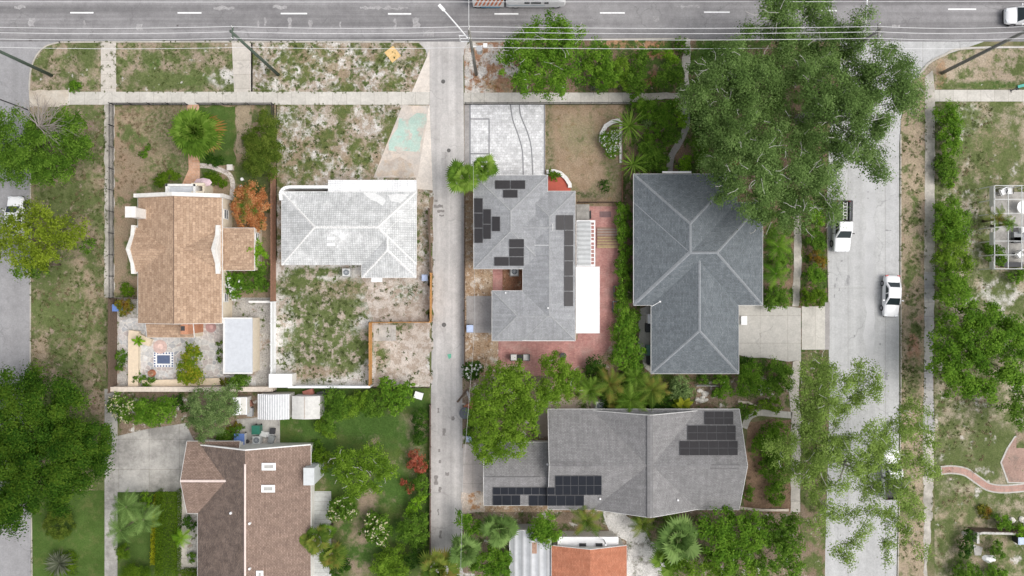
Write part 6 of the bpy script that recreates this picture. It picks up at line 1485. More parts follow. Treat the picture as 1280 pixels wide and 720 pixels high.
# ------------------------------------------------------------------ trees and plants of the photo
# big oak over the concrete street
tree('oak_tree', 'huge spreading oak with pale twigs shading the main road and concrete street', 'tree',
 [(1000, 30, 48), (962, 30, 34), (1030, 62, 44), (985, 75, 50), (925, 92, 46), (890, 88, 26), (948, 118, 48), (1014, 112, 40), (1060, 100, 48), (1095, 92, 38), (1118, 112, 34), (1090, 130, 42), (1050, 150, 46), (900, 135, 42), (868, 118, 20), (920, 165, 48), (972, 182, 44), (1028, 194, 40), (1070, 165, 34), (935, 215, 46), (985, 225, 42), (965, 255, 34), (1010, 235, 36), (1028, 262, 24), (905, 190, 34), (995, 270, 24), (1082, 205, 20), (1098, 215, 18), (1092, 190, 14), (1145, 118, 12), (1078, 28, 15), (1075, 55, 12), (1125, 80, 14), (985, 3, 20), (1020, 2, 14), (1130, 135, 16), (905, 232, 14), (945, 275, 16)],
 14, 'oak', leaf=.18, lai=3.5, clump=.95, shell=.5, puff=1.1, cm=1.7, twigs=230, bark=m_lichen, base=(1000, 150), thick=.55, zc=.66, zr=.2, zvar=.2)
# sparse oak lower right
tree('oak_tree', 'sparse light green oak with gaps over the concrete street and pickup', 'tree',
 [(1020, 462, 24), (1012, 490, 26), (1045, 480, 28), (1075, 468, 14), (1090, 478, 20), (1070, 495, 20), (1020, 520, 26), (1050, 515, 18), (1140, 520, 22), (1120, 540, 22), (1085, 545, 26), (1040, 548, 28), (1005, 550, 26), (975, 560, 20), (1160, 548, 14), (1100, 575, 26), (1060, 578, 24), (1020, 580, 26), (1140, 575, 24), (1165, 590, 12), (1120, 610, 26), (1085, 612, 18), (1045, 608, 16), (1020, 618, 16), (1140, 635, 18), (1110, 645, 18), (1055, 640, 16), (1080, 660, 14), (1062, 680, 14), (1045, 690, 12), (1060, 700, 10), (1105, 675, 14), (1130, 665, 14), (1020, 655, 14), (1110, 700, 8), (1000, 600, 14), (1150, 690, 10), (985, 580, 18), (1030, 500, 20), (1005, 520, 20), (1030, 565, 20), (1075, 590, 18), (1100, 555, 18), (1035, 635, 16), (1090, 635, 16)],
 11, 'oak2', leaf=.16, lai=2.4, clump=.62, shell=.2, twigs=90, bark=m_lichen, base=(1018, 565), thick=.35, zc=.72, zr=.16, zvar=.16)
tree('oak_tree', 'dense dark green oak at the side street corner lawn', 'tree',
 [(20, 500, 36), (62, 495, 30), (0, 540, 40), (45, 535, 38), (85, 525, 28), (95, 560, 32), (120, 570, 22), (60, 575, 36), (15, 585, 38), (100, 590, 30), (55, 610, 32), (15, 630, 28), (78, 600, 24), (-30, 560, 40), (-30, 510, 36), (45, 480, 18), (8, 645, 18), (128, 565, 12), (-25, 610, 34), (25, 556, 24), (76, 547, 24), (118, 545, 18), (112, 588, 22), (80, 606, 22), (28, 630, 18), (92, 500, 20), (125, 580, 14)],
 9.5, 'dark', leaf=.21, lai=6.5, clump=.95, shell=.6, puff=1.2, cm=1.6, base=(20, 560), thick=.42, zr=.24, zvar=.22)
tree('broadleaf_tree', 'green round tree with bare grey limbs at the sandy sidewalk corner', 'tree',
 [(20, 172, 34), (60, 185, 36), (92, 170, 24), (100, 185, 18), (35, 205, 30), (70, 210, 26), (12, 200, 26), (85, 150, 16), (-15, 185, 30), (55, 165, 22)], 7, 'mid', leaf=.2, lai=4, clump=.6, zr=.34, base=(62, 178))
bt = thing('bare_tree', 'leafless grey branched tree rising from the green round tree', 'tree', (P(50, 162, 6).x, P(50, 162, 6).y, 0)); mb = MB(); rb = random.Random(3)
mb.tube([(0, 0, 0), (0, .1, 3.2), (.1, .3, 6.6)], [.16, .12, .09], 8)
for k in range(40):
    an = rb.uniform(-1.0, 2.6); L = rb.uniform(1.2, 3.4); p0 = Vector((.1, .3, rb.uniform(5.0, 6.6))); d = Vector((math.cos(an), math.sin(an), .25)); p1 = p0 + d * L * .5; p2 = p1 + Vector((d.x + rb.uniform(-.3, .3), d.y + rb.uniform(-.3, .3), .1)) * L * .5
    mb.tube([p0, p1, p2], [.05, .032, .012], 5)
    for j in range(5): q = p1.lerp(p2, rb.random()); mb.tube([q, q + Vector((d.x + rb.uniform(-.9, .9), d.y + rb.uniform(-.9, .9), .1)) * .8], [.018, .008], 4)
mb.build('branches', m_twig, bt)
tree('broadleaf_tree', 'yellow green loose tree over the parked car by the side street', 'tree',
 [(30, 275, 20), (55, 268, 16), (75, 290, 22), (45, 300, 24), (15, 300, 22), (60, 320, 22), (90, 300, 18), (35, 325, 20), (0, 310, 20), (100, 290, 12), (12, 282, 14), (40, 260, 12)], 7.5, 'olive', leaf=.22, lai=2.4, clump=.6, shell=.3, zr=.26, base=(48, 300))
tree('broadleaf_tree', 'small green understorey tree beneath the yellow green tree', 'tree', [(30, 335, 14), (50, 338, 12), (110, 308, 10)], 4, 'mid', leaf=.2, lai=2.6)
# top centre group
tree('broadleaf_tree', 'bright green broad tree overhanging the main road near the truck', 'tree',
 [(682, 40, 24), (660, 60, 26), (700, 55, 24), (645, 80, 24), (675, 85, 30), (705, 85, 24), (715, 60, 14), (660, 105, 16), (690, 108, 16), (695, 30, 10), (726, 38, 7), (640, 60, 14), (685, 118, 8)], 8, 'bright', leaf=.22, lai=3.2, puff=.9, cm=2.0, clump=.6, shell=.4, twigs=36, base=(680, 80), zr=.26)
shrub('bright leafy shrub between broad tree and sidewalk', [(745, 72, 20), (760, 90, 18), (735, 90, 14), (755, 105, 12)], 4, 'bright', leaf=.2)
shrub('paler green shrub in the planted verge next to the silvery cactus', [(776, 88, 16), (766, 100, 12), (783, 102, 12)], 3, 'feather', leaf=.18)
shrub('tall green shrub in the planted verge close to the sidewalk edge', [(797, 80, 14), (795, 100, 16), (792, 112, 12), (801, 68, 9)], 3.4, 'mid', leaf=.2)
shrub('dense rounded shrub west of the crumbling walk', [(838, 90, 14), (827, 100, 12), (845, 100, 10)], 3, 'mid', leaf=.18)
shrub('small lime shrub in the rusty mulch by the main road', [(836, 70, 9), (843, 76, 7)], 1.4, 'lime')
shrub('small dark tuft in the rusty mulch by the main road', [(820, 66, 6)], .9, 'mid')
shrub('low green bush at the kerb next to the crumbling walk', [(850, 56, 9), (856, 64, 6)], 1.2, 'mid')
palm('agave', 'silvery spiky rosette in the planted verge', 'agave', 790, 99, 12, .5, 'agave', 'blade', 26, width=.1, droop=.2, elev=(.1, 1.2))
palm('agave', 'dark grey spiky rosette at the sidewalk in the planted verge', 'agave', 741, 112, 7, .4, 'agave', 'blade', 22, width=.1, droop=.2, elev=(.1, 1.2))
palm('yucca_plant', 'tall sword leaved plant with long drooping leaves by the tan yard', 'yucca', 786, 158, 28, 2.4, 'palm', 'blade', 50, width=.034, droop=1.1, elev=(-.1, 1.2))
palm('yucca_plant', 'second sword leaved plant close to the slate roof corner', 'yucca', 791, 206, 24, 2.2, 'palm', 'blade', 40, width=.034, droop=1.1, elev=(-.1, 1.2))
shrub('round white flowering mound in the tan yard planter', [(762, 178, 14), (765, 190, 9), (766, 166, 8)], 1.5, 'bright', flower=('wflower', 120, .12))
shrub('small dark clump alone in the tan straw yard', [(756, 232, 8)], .8, 'dk', lai=2.2)
shrub('small clipped green shrub in the white porch planter', [(689, 219, 6), (695, 220, 5)], .8, 'hedge')
for a in [('leafy green shrub below the sidewalk beside the sword plants', [(812, 140, 15), (800, 132, 11)], 2.2, 'bright'), ('greyish shrub below the sidewalk amid green ones', [(810, 152, 8)], 1.4, 'grey'),
          ('bright shrub at the bend of the grey garden path', [(835, 140, 14), (828, 150, 13), (845, 132, 9)], 2.2, 'bright'), ('round bright shrub touching the grey garden path', [(850, 152, 10)], 1.6, 'lime'),
          ('dense dome shrub next to the grey garden path', [(840, 170, 12), (833, 176, 8)], 2, 'mid'), ('glossy dark shrub mass near the slate house front', [(815, 195, 15), (805, 205, 13), (825, 205, 12), (808, 186, 11)], 2.4, 'mid'),
          ('small green shrub between sword plant and dome shrub', [(818, 166, 10), (810, 174, 8)], 1.6, 'bright'), ('bright round shrub across the path by the slate house door', [(853, 208, 9), (858, 200, 7)], 1.5, 'lime'),
          ('low green shrub beneath the oak edge above the slate roof', [(872, 185, 14), (880, 200, 12)], 1.8, 'mid'), ('dark green shrub under the oak beside the crumbling walk', [(872, 140, 14), (876, 158, 12)], 2, 'dk')]:
    shrub(*a)
for a in [('lime green shrub row between brick patio and slate house, beside the slatted deck', [(778, 262, 9), (776, 275, 8), (779, 288, 9), (777, 300, 8), (780, 312, 9)], 2.0, 'bright'),
          ('leafy shrub row between brick patio and slate house, beside the white awning', [(778, 326, 9), (776, 338, 9), (779, 350, 9), (776, 363, 9), (778, 376, 10)], 2.2, 'bright'),
          ('bushy shrubs spilling over the patio edge above the tall lime shrub', [(775, 390, 11), (782, 402, 11), (774, 412, 12), (786, 415, 10)], 2.4, 'bright'),
          ('dark green strip of plants against the slate house wall', [(786, 270, 6), (787, 290, 6), (788, 312, 6), (787, 335, 6), (788, 356, 6)], 1.5, 'mid')]: shrub(*a)
shrub('tall lime shrub at the brick patio corner', [(782, 432, 16), (778, 450, 15), (795, 440, 13), (790, 458, 13), (772, 440, 8)], 3.6, 'bright', leaf=.22)
shrub('green shrub beside the hedge foot near the white cabinet', [(792, 395, 9), (793, 410, 8)], 1.8, 'mid')
shrub('bushy dark shrub at the brick patio south edge', [(744, 455, 11), (738, 462, 8), (752, 462, 8)], 2.2, 'dk')
# tan house lot
palm('fan_palm', 'round fan palm with dead orange fronds in the tan house front yard', 'palm', 245, 166, 30, 4.5, 'palm', 'fan', 80, dead=26, elev=(-.5, 1.45))
shrub('yellow green rounded shrub tree at the yard fence', [(328, 172, 20), (326, 192, 20), (330, 210, 18), (320, 205, 15), (334, 156, 15), (338, 188, 14), (322, 180, 14)], 3.2, 'mossy', name='shrub', leaf=.16, lai=5.5)
shrub('orange flowering bougainvillea between tan house and brown fence', [(312, 248, 18), (320, 262, 18), (307, 268, 16), (320, 240, 14), (324, 277, 13), (300, 258, 12)], 2.8, 'orange', leaf=.19, cat='bougainvillea')
shrub('bright shrub growing over the corner of the lower tan roof', [(320, 310, 12), (325, 322, 11), (315, 316, 9)], 3.2, 'lime', leaf=.2)
shrub('green shrub with white flowers beside the tan house', [(288, 352, 12), (295, 362, 12), (283, 345, 8), (302, 350, 9)], 2.6, 'bright', leaf=.22, flower=('wflower', 26, .22))
shrub('leafy shrub beside the white flowering one near the brown fence', [(318, 350, 13), (325, 342, 9), (330, 355, 9), (310, 360, 9)], 2.4, 'mid')
shrub('clipped green shrub by the porch of the tan house', [(205, 224, 9), (198, 228, 7), (215, 218, 7), (222, 221, 6)], 1.4, 'hedge')
shrub('small round shrub at the tan house wall', [(160, 361, 8), (163, 364, 7)], 1.3, 'hedge')
shrub('rusty yellow shrub inside the short dark fence', [(156, 386, 9), (162, 382, 7), (150, 380, 6)], 1.6, 'autumn')
shrub('golden shrub tree on the flagstone patio', [(240, 446, 13), (238, 462, 15), (245, 470, 11), (232, 470, 10), (240, 435, 8)], 3.2, 'gold', leaf=.2)
palm('banana_plant', 'small leafy plant on the cream curved wall', 'plant', 173, 426, 9, 1.2, 'lime', 'blade', 12, width=.3)
for a in [('low clipped shrub strip along the path by the bright grass', [(263, 200, 8), (272, 202, 8)], .8, 'dk'), ('low dark shrub inside the curved stone path', [(262, 222, 8), (270, 224, 9), (277, 228, 7)], .9, 'hedge'), ('tiny green shrub in the straw front yard', [(180, 193, 6)], .6, 'mid'), ('little weed bush at the top of the straw yard', [(186, 183, 4)], .5, 'mid'), ('green weed clump by the gravel yard fence', [(152, 445, 8), (150, 460, 6)], .7, 'mid'), ('thin hedge strip against the cream shed wall', [(275, 430, 3.5), (275, 440, 3.5), (275, 449, 3.5)], 1.0, 'hedge'), ('trailing vine clump on the low cream bench wall', [(174, 472, 7), (190, 474, 6), (185, 482, 7)], .9, 'mid'), ('reddish leaved shrub at the end of the cream bench wall', [(281, 478, 6)], 1.0, 'autumn')]:
    shrub(*a)
shrub('cream flowering shrub at the stone wall corner by the sidewalk', [(146, 508, 13), (158, 515, 12), (150, 498, 9), (163, 505, 9)], 2.8, 'mid', leaf=.2, flower=('flower', 110, .15))
shrub('lime green leafy shrub tree below the stone wall', [(185, 510, 18), (200, 515, 16), (178, 520, 13), (208, 508, 13), (190, 524, 11)], 3.2, 'bright', leaf=.2)
tree('small_tree', 'greyish green small tree beside the grey driveway', 'tree', [(258, 500, 20), (275, 512, 18), (250, 520, 16), (265, 530, 15), (285, 495, 14), (255, 540, 10), (290, 510, 10), (243, 505, 10)], 4.8, 'grey', leaf=.16, lai=3.6, clump=.4)
shrub('green bush between the greyish tree and cream shed', [(298, 478, 11), (305, 474, 8), (290, 482, 7)], 2.2, 'mid')
shrub('dark low shrub between lime shrub and greyish tree', [(222, 500, 8), (230, 508, 6)], 1.4, 'dk')
shrub('planted green shrub beside the blue bin', [(284, 545, 9), (296, 538, 8), (276, 548, 7)], 1.4, 'mid')
shrub('rusty grass clump at the pad corner', [(297, 532, 5), (288, 537, 5)], .8, 'autumn')
# back lawn of the brown house
shrub('dark green shrub tree next to the off white shed', [(421, 500, 15), (418, 518, 14), (427, 512, 13), (411, 532, 9)], 3.6, 'mid', leaf=.2)
shrub('fine leaved shrub along the white fence', [(440, 505, 15), (452, 498, 12), (430, 515, 9)], 2.6, 'feather')
shrub('deep green shrub midway along the white fence', [(468, 500, 13), (475, 510, 11), (462, 512, 9)], 2.6, 'mid')
shrub('large leaved lime shrub at the end of the white fence', [(490, 488, 15), (503, 495, 14), (495, 508, 13), (482, 480, 9), (510, 485, 8)], 3.2, 'bright', leaf=.28)
shrub('dark clipped shrub beside the alley below the dark box', [(524, 520, 10), (527, 535, 10), (525, 548, 9)], 2.2, 'dk')
for a in [('red flowering shrub along the alley fence', [(520, 572, 10), (526, 582, 10), (515, 580, 7)], 2.2, 'red'), ('second red flowering shrub lower along the alley fence', [(508, 602, 7), (512, 610, 6)], 1.8, 'red'), ('green shrub between the two red shrubs and the alley', [(526, 600, 11), (528, 612, 9)], 2.2, 'mid'), ('yellow green tufted shrub by the alley fence', [(518, 630, 9), (528, 622, 7), (512, 640, 6)], 1.9, 'lime'),
          ('large dark green shrub mass at the south alley fence', [(515, 655, 16), (522, 672, 14), (505, 665, 12), (528, 650, 9)], 3, 'mid'), ('dark shrub at the very end of the alley fence', [(525, 690, 11), (515, 700, 10)], 2.4, 'dk'), ('feathery bush at the south end of the back lawn', [(492, 695, 16), (478, 705, 14), (500, 712, 14), (485, 715, 12)], 2.4, 'feather'),
          ('bushy shrub beside the brown house back corner', [(400, 568, 11), (405, 580, 11), (396, 590, 8), (390, 572, 7)], 2.6, 'hedge'), ('mulch bed shrub near the brown house gable', [(395, 556, 6), (403, 560, 6)], 1.0, 'mid'), ('dark low planting under the plank deck palms', [(425, 690, 9), (430, 705, 10), (420, 712, 9)], 1.6, 'dk'), ('dry twiggy shrub near the off white shed', [(402, 532, 9), (412, 542, 8)], 1.4, 'feather')]:
    shrub(*a)
tree('small_tree', 'spreading grey green tree on the back lawn', 'tree', [(440, 575, 20), (465, 572, 18), (480, 585, 15), (445, 598, 20), (430, 590, 14), (465, 600, 15), (442, 615, 12), (425, 570, 12), (490, 592, 8)], 4.5, 'feather', leaf=.18, lai=3, clump=.45, twigs=30)
shrub('cream flowering plumeria next to the plank deck', [(425, 635, 13), (435, 640, 12), (417, 643, 9), (438, 630, 8)], 2.6, 'mid', leaf=.2, lai=6, flower=('flower', 80, .17), cat='plumeria')
shrub('cream flowering plumeria alone on the lawn', [(472, 655, 14), (462, 665, 12), (482, 662, 10), (475, 672, 11), (468, 648, 9)], 2.6, 'mid', leaf=.2, lai=6, flower=('flower', 110, .17), cat='plumeria')
palm('fan_palm', 'yellowish palm against the brown house wall', 'palm', 394, 674, 20, 3.2, 'ypalm', 'fan', 16, elev=(-.3, 1.2))
palm('fan_palm', 'yellow green palm above the plank deck', 'palm', 415, 692, 20, 3.0, 'ypalm', 'fan', 16, elev=(-.3, 1.2))
palm('fan_palm', 'small fan palm at the deck edge', 'palm', 409, 664, 13, 2.2, 'palm', 'fan', 12, elev=(-.2, 1.2))
# lush front lawn of brown house
palm('feather_palm', 'grey green triple headed palm over the lush lawn walk', 'palm', 160, 652, 25, 5.0, 'greypalm', 'pinnate', 17, heads=3, spread=1.5, width=.34, elev=(-.2, 1.0))
palm('feather_palm', 'small bright palm against the pale walk', 'palm', 226, 672, 15, 2.0, 'lime', 'pinnate', 12, width=.4)
shrub('large mottled round bush on the lush lawn', [(73, 655, 17)], 1.8, 'mossy', leaf=.14, lai=12, shell=.85, clump=.3, puff=1.2)
palm('bromeliad_clump', 'silvery pointed rosette clump on the lush lawn', 'plant', 76, 703, 19, .7, 'agave', 'blade', 110, width=.07, droop=.6, elev=(.15, 1.2))
shrub('small green bush behind the silvery rosette', [(78, 706, 18)], .7, 'hedge', leaf=.13)
shrub('ball shaped clipped bush by the lawn walk', [(157, 688, 10)], 1.6, 'hedge', leaf=.12, lai=5)
shrub('big clipped dome bush at the south lawn edge', [(170, 722, 20)], 1.8, 'hedge', leaf=.13, lai=5)
shrub('dark round shrub at the brown house entry', [(236, 651, 7), (240, 656, 6)], 1.4, 'dk')
shrub('dark little shrub in the gravel by the brown wall', [(240, 697, 6)], .9, 'mid')
hedge('long clipped green hedge beside the pale walk', [(208, 614), (207, 722)], 2.3, 1.5, 'hedge')
hedge('thin bright yellow hedge on the lush lawn', [(196, 618), (192, 655), (191, 706)], .55, .8, 'yhedge', .12)
shrub('yellow green tuft at the top of the yellow hedge', [(185, 622, 8), (181, 630, 6)], 1.2, 'lime')
hedge('short clipped hedge at the foot of the pale walk', [(226, 717), (246, 717)], .8, .9, 'hedge')
# solar house lot
palm('fan_palm', 'fan palm leaning over the alley beside the solar house', 'palm', 578, 222, 24, 5.0, 'palm', 'fan', 17, elev=(-.4, 1.3))
palm('fan_palm', 'smaller fan palm at the stone driveway corner', 'palm', 604, 210, 19, 5.0, 'palm', 'fan', 14, elev=(-.4, 1.3))
shrub('white flowering round shrub at the alley edge', [(590, 463, 11), (586, 468, 8), (596, 460, 8)], 2.4, 'dk', leaf=.26, flower=('wflower', 30, .22))
tree('feathery_tree', 'large feathery green tree over the grey house corner', 'tree',
 [(625, 475, 24), (650, 470, 18), (610, 500, 22), (640, 500, 28), (665, 495, 22), (620, 530, 26), (650, 530, 24), (605, 545, 20), (635, 555, 22), (612, 565, 14), (600, 520, 16), (655, 510, 18), (645, 465, 12), (605, 572, 8), (672, 510, 10)], 7, 'feather', leaf=.2, lai=3.8, clump=.5, zr=.3, base=(632, 505))
tree('feathery_tree', 'smaller feathery tree at the brick patio edge', 'tree', [(695, 460, 18), (708, 472, 18), (690, 482, 16), (715, 485, 12), (700, 495, 12), (682, 495, 12), (685, 450, 9), (722, 470, 8)], 5.5, 'feather', leaf=.19, lai=3.6, clump=.45, zr=.3, twigs=8)
palm('areca_palm', 'dark green palm clump beside the feathery trees', 'palm', 737, 487, 24, 2.4, 'palm', 'pinnate', 20, width=.3, elev=(-.1, 1.2))
palm('areca_palm', 'yellow tipped palm clump above the pink walk', 'palm', 762, 480, 28, 2.6, 'ypalm', 'pinnate', 20, width=.3, elev=(-.1, 1.2))
palm('areca_palm', 'broad rusty green palm clump by the grey house roof', 'palm', 788, 500, 30, 2.4, 'palm', 'pinnate', 20, width=.3, elev=(-.1, 1.2))
palm('areca_palm', 'tall golden palm clump between patio and grey house', 'palm', 815, 487, 28, 2.6, 'ypalm', 'pinnate', 20, width=.3, elev=(-.1, 1.2))
palm('areca_palm', 'low olive palm clump touching the grey roof eave', 'palm', 772, 508, 20, 1.8, 'ypalm', 'pinnate', 20, width=.3, elev=(-.1, 1.2))
palm('areca_palm', 'deep green palm clump near the slate house corner', 'palm', 795, 472, 21, 2.4, 'palm', 'pinnate', 20, width=.3, elev=(-.1, 1.2))
palm('banana_plant', 'yellow broad leaved plant by the solar array roof', 'plant', 853, 507, 15, 1.5, 'banana', 'blade', 11, width=.42, droop=.8, elev=(.0, 1.0))
shrub('pale green shrub under the slate house eave', [(850, 482, 13), (856, 490, 10), (843, 490, 9)], 2.2, 'grey', leaf=.17)
shrub('dense green undergrowth shrub beneath the palm clumps', [(760, 495, 16), (790, 485, 18), (815, 500, 16), (740, 478, 12), (835, 500, 11)], 1.5, 'dk', leaf=.18)
# slate house south and east
for a in [('lime shrub behind the slate house', [(900, 480, 12), (905, 490, 10), (895, 490, 8)], 1.8, 'bright'), ('small green shrub behind the slate house middle', [(878, 475, 7)], 1.2, 'mid'), ('large green shrub at the beige driveway foot', [(935, 465, 17), (930, 482, 14), (945, 478, 14)], 2.4, 'bright'), ('broad dark shrub beside the sidewalk south of the driveway', [(968, 465, 16), (975, 478, 14), (962, 485, 13), (982, 462, 9)], 2.2, 'mid'),
          ('dark shrub against the driveway edge', [(928, 451, 6), (938, 452, 5)], 1.0, 'dk'), ('straggly shrub in the stony bed', [(955, 505, 8), (970, 507, 9), (940, 513, 8)], .9, 'feather'), ('green bush at the corner of the grey roof', [(930, 518, 7), (925, 508, 6)], 1.0, 'mid')]:
    shrub(*a)
palm('feather_palm', 'bright palm clump beside the slate house east wall, upper', 'palm', 972, 308, 24, 2.8, 'bright', 'pinnate', 13, width=.36, elev=(-.2, 1.0))
palm('feather_palm', 'bright palm clump beside the slate house east wall, lower', 'palm', 970, 342, 22, 2.6, 'bright', 'pinnate', 13, width=.36, elev=(-.2, 1.0))
shrub('green shrub between slate house and broken sidewalk', [(968, 365, 12), (978, 375, 10), (962, 378, 9), (975, 325, 9)], 1.9, 'mid')
for a in [('lime shrub in the bed beside the parked pickup', [(1018, 262, 10), (1022, 275, 9)], 1.8, 'lime'), ('mid green shrub in the bed near the pickup front', [(1016, 295, 12), (1022, 306, 10)], 2, 'mid'), ('rusty orange shrub in the street bed', [(1025, 325, 9), (1020, 318, 7)], 1.5, 'autumn'), ('bright shrub below the rusty one in the street bed', [(1016, 340, 11), (1025, 346, 8)], 1.8, 'bright'), ('olive round shrub at the driveway apron', [(1013, 368, 11), (1022, 372, 10), (1008, 376, 8)], 1.8, 'hedge')]:
    shrub(*a)
# grey house south and east
for a in [('green shrub beside the brown mulch bed', [(960, 548, 19), (972, 540, 14), (950, 558, 13)], 1.8, 'bright'), ('lime shrub in the middle of the mulch bed', [(970, 572, 17), (960, 585, 14), (976, 592, 13)], 1.6, 'mid'), ('small shrub between grey roof corner and mulch', [(936, 610, 6), (935, 620, 6)], 1.0, 'mid'), ('bright green shrub in the south of the mulch bed', [(968, 618, 12), (966, 606, 10)], 1.4, 'bright')]:
    shrub(*a)
tree('broadleaf_tree', 'bright broad tree line corner south of the grey house', 'tree', [(900, 655, 22), (925, 665, 24), (895, 680, 22), (920, 690, 20), (945, 655, 18), (905, 700, 18), (880, 660, 14), (938, 680, 16)], 5, 'bright', leaf=.24, lai=3.6, puff=.9, cm=2.0, clump=.55)
tree('broadleaf_tree', 'dark green tree beside the sidewalk south of the mulch bed', 'tree', [(970, 660, 20), (985, 675, 18), (965, 690, 22), (990, 655, 12), (985, 705, 18), (950, 705, 16)], 4.6, 'mid', leaf=.22, lai=3.6, clump=.5)
tree('broadleaf_tree', 'grey green tree at the south edge by the white sand', 'tree', [(895, 712, 20), (930, 715, 18), (860, 712, 18)], 4.4, 'feather', leaf=.2, lai=3.4, clump=.5)
palm('fan_palm', 'grey green fan palm south of the grey house', 'palm', 848, 675, 30, 3.6, 'greypalm', 'fan', 24, elev=(-.4, 1.3))
palm('fan_palm', 'smaller fan palm at the white sand edge', 'palm', 836, 700, 22, 2.8, 'palm', 'fan', 17, elev=(-.3, 1.3))
palm('areca_palm', 'orange tinged palm under the grey gable peak', 'palm', 803, 655, 22, 2.2, 'ypalm', 'pinnate', 15, width=.3, elev=(-.1, 1.2))
palm('areca_palm', 'green palm tucked below the grey gable', 'palm', 840, 652, 17, 2.0, 'palm', 'pinnate', 15, width=.3, elev=(-.1, 1.2))
tree('small_tree', 'dense bright round tree beside the metal roofed building', 'tree', [(680, 655, 17), (690, 662, 14), (672, 664, 13), (686, 672, 11)], 4.2, 'bright', leaf=.22, lai=4.4, puff=.9, cm=2.0, clump=.45)
palm('areca_palm', 'yellow brown palm above the orange roof', 'palm', 733, 650, 27, 3.4, 'ypalm', 'pinnate', 15, width=.3, elev=(-.2, 1.2))
palm('fan_palm', 'pale fan palm next to the grey house lower eave', 'palm', 624, 662, 25, 3.6, 'greypalm', 'fan', 22, elev=(-.4, 1.3))
palm('fan_palm', 'pale fan palm at the end of the alley', 'palm', 582, 688, 24, 3.4, 'greypalm', 'fan', 22, elev=(-.4, 1.3))
palm('fan_palm', 'yellowish fan palm over the alley end', 'palm', 548, 712, 27, 3.6, 'ypalm', 'fan', 22, elev=(-.4, 1.3))
tree('small_tree', 'bright round tree at the alley end by the rusty rubble', 'tree', [(590, 655, 14), (580, 645, 10), (602, 660, 10), (575, 650, 7)], 4, 'bright', leaf=.22, lai=3.8, puff=.9, cm=2.0, clump=.45)
tree('small_tree', 'bright tree south of the pale fan palms', 'tree', [(612, 700, 20), (625, 712, 16), (600, 712, 14), (630, 695, 10)], 4.2, 'bright', leaf=.22, lai=4, puff=.9, cm=2.0, clump=.45)
shrub('blue green undergrowth by the alley paved strip', [(584, 540, 6), (588, 533, 6)], 1.2, 'mid')
# east lot
tree('broadleaf_tree', 'large bright green spreading tree beside the stained sidewalk', 'tree',
 [(1195, 400, 26), (1220, 395, 24), (1190, 430, 28), (1222, 425, 30), (1250, 420, 24), (1180, 455, 22), (1210, 460, 28), (1245, 455, 26), (1200, 485, 20), (1230, 485, 18), (1265, 440, 18), (1172, 440, 12), (1195, 375, 18), (1268, 470, 16), (1255, 405, 14)], 7, 'bright', leaf=.24, lai=3.8, puff=.9, cm=2.0, clump=.65, zr=.3, base=(1215, 435))
tree('broadleaf_tree', 'dark green tree behind the large bright one on the east edge', 'tree', [(1275, 405, 16), (1280, 500, 20), (1272, 520, 16), (1290, 440, 24), (1262, 505, 12)], 5, 'mid', leaf=.22, lai=3.2, clump=.5)
for a in [('bright oval shrub by the east sidewalk, topmost of its row', [(1183, 143, 16), (1186, 158, 16), (1182, 172, 16), (1184, 188, 14)], 2.2, 'bright'), ('green shrub below the topmost sidewalk shrub', [(1180, 212, 15), (1184, 222, 12), (1178, 204, 10)], 1.6, 'mid'), ('tiny yellow shrub between two sidewalk shrubs', [(1186, 230, 6)], .8, 'lime'),
          ('bushy lime shrub beside the cracked east sidewalk', [(1184, 262, 18), (1190, 278, 20), (1180, 288, 16), (1197, 292, 14)], 2.6, 'bright'), ('grey green shrub touching the lime sidewalk shrub', [(1190, 312, 20), (1197, 328, 17), (1180, 325, 15)], 2.4, 'feather'), ('bright shrub between grey green shrub and the spreading tree', [(1182, 350, 17), (1196, 358, 16), (1177, 364, 13)], 2.4, 'bright'),
          ('green shrub growing at the screen enclosure lower side', [(1242, 318, 12), (1250, 325, 9), (1236, 310, 8)], 1.8, 'mid'), ('low green bush under the screen enclosure', [(1268, 345, 9), (1280, 343, 8)], 1.2, 'bright'),
          ('bright round bush over the dark corner fence', [(1250, 650, 11), (1258, 656, 8)], 1.6, 'bright'), ('bright bush at the east end of the dark corner fence', [(1275, 664, 9), (1285, 666, 8)], 1.4, 'lime'), ('dark round bush in the corner yard', [(1243, 684, 9), (1248, 692, 7)], 1.4, 'mid'), ('dark green bush beside the white dropping wall', [(1208, 678, 9), (1204, 690, 8), (1212, 668, 7)], 1.6, 'dk'), ('green bush at the bottom of the corner yard', [(1205, 712, 12), (1218, 715, 10), (1196, 718, 9)], 1.6, 'mid'), ('low bush beside the crumpled tarp', [(1238, 714, 10), (1250, 718, 9)], 1.2, 'bright'), ('rusty tuft in the straw by the pink path', [(1232, 640, 8), (1226, 636, 5)], .5, 'autumn'), ('flat green bush on the verge edge by the sand covered sidewalk', [(93, 108, 8)], .35, 'bright')]:
    shrub(*a)
palm('areca_palm', 'yellow green palm clump at the screen enclosure side', 'palm', 1247, 274, 20, 2.4, 'ypalm', 'pinnate', 15, width=.3, elev=(-.1, 1.2))
palm('areca_palm', 'small green palm inside the screen enclosure gap', 'palm', 1262, 280, 11, 2.9, 'palm', 'pinnate', 15, width=.3)

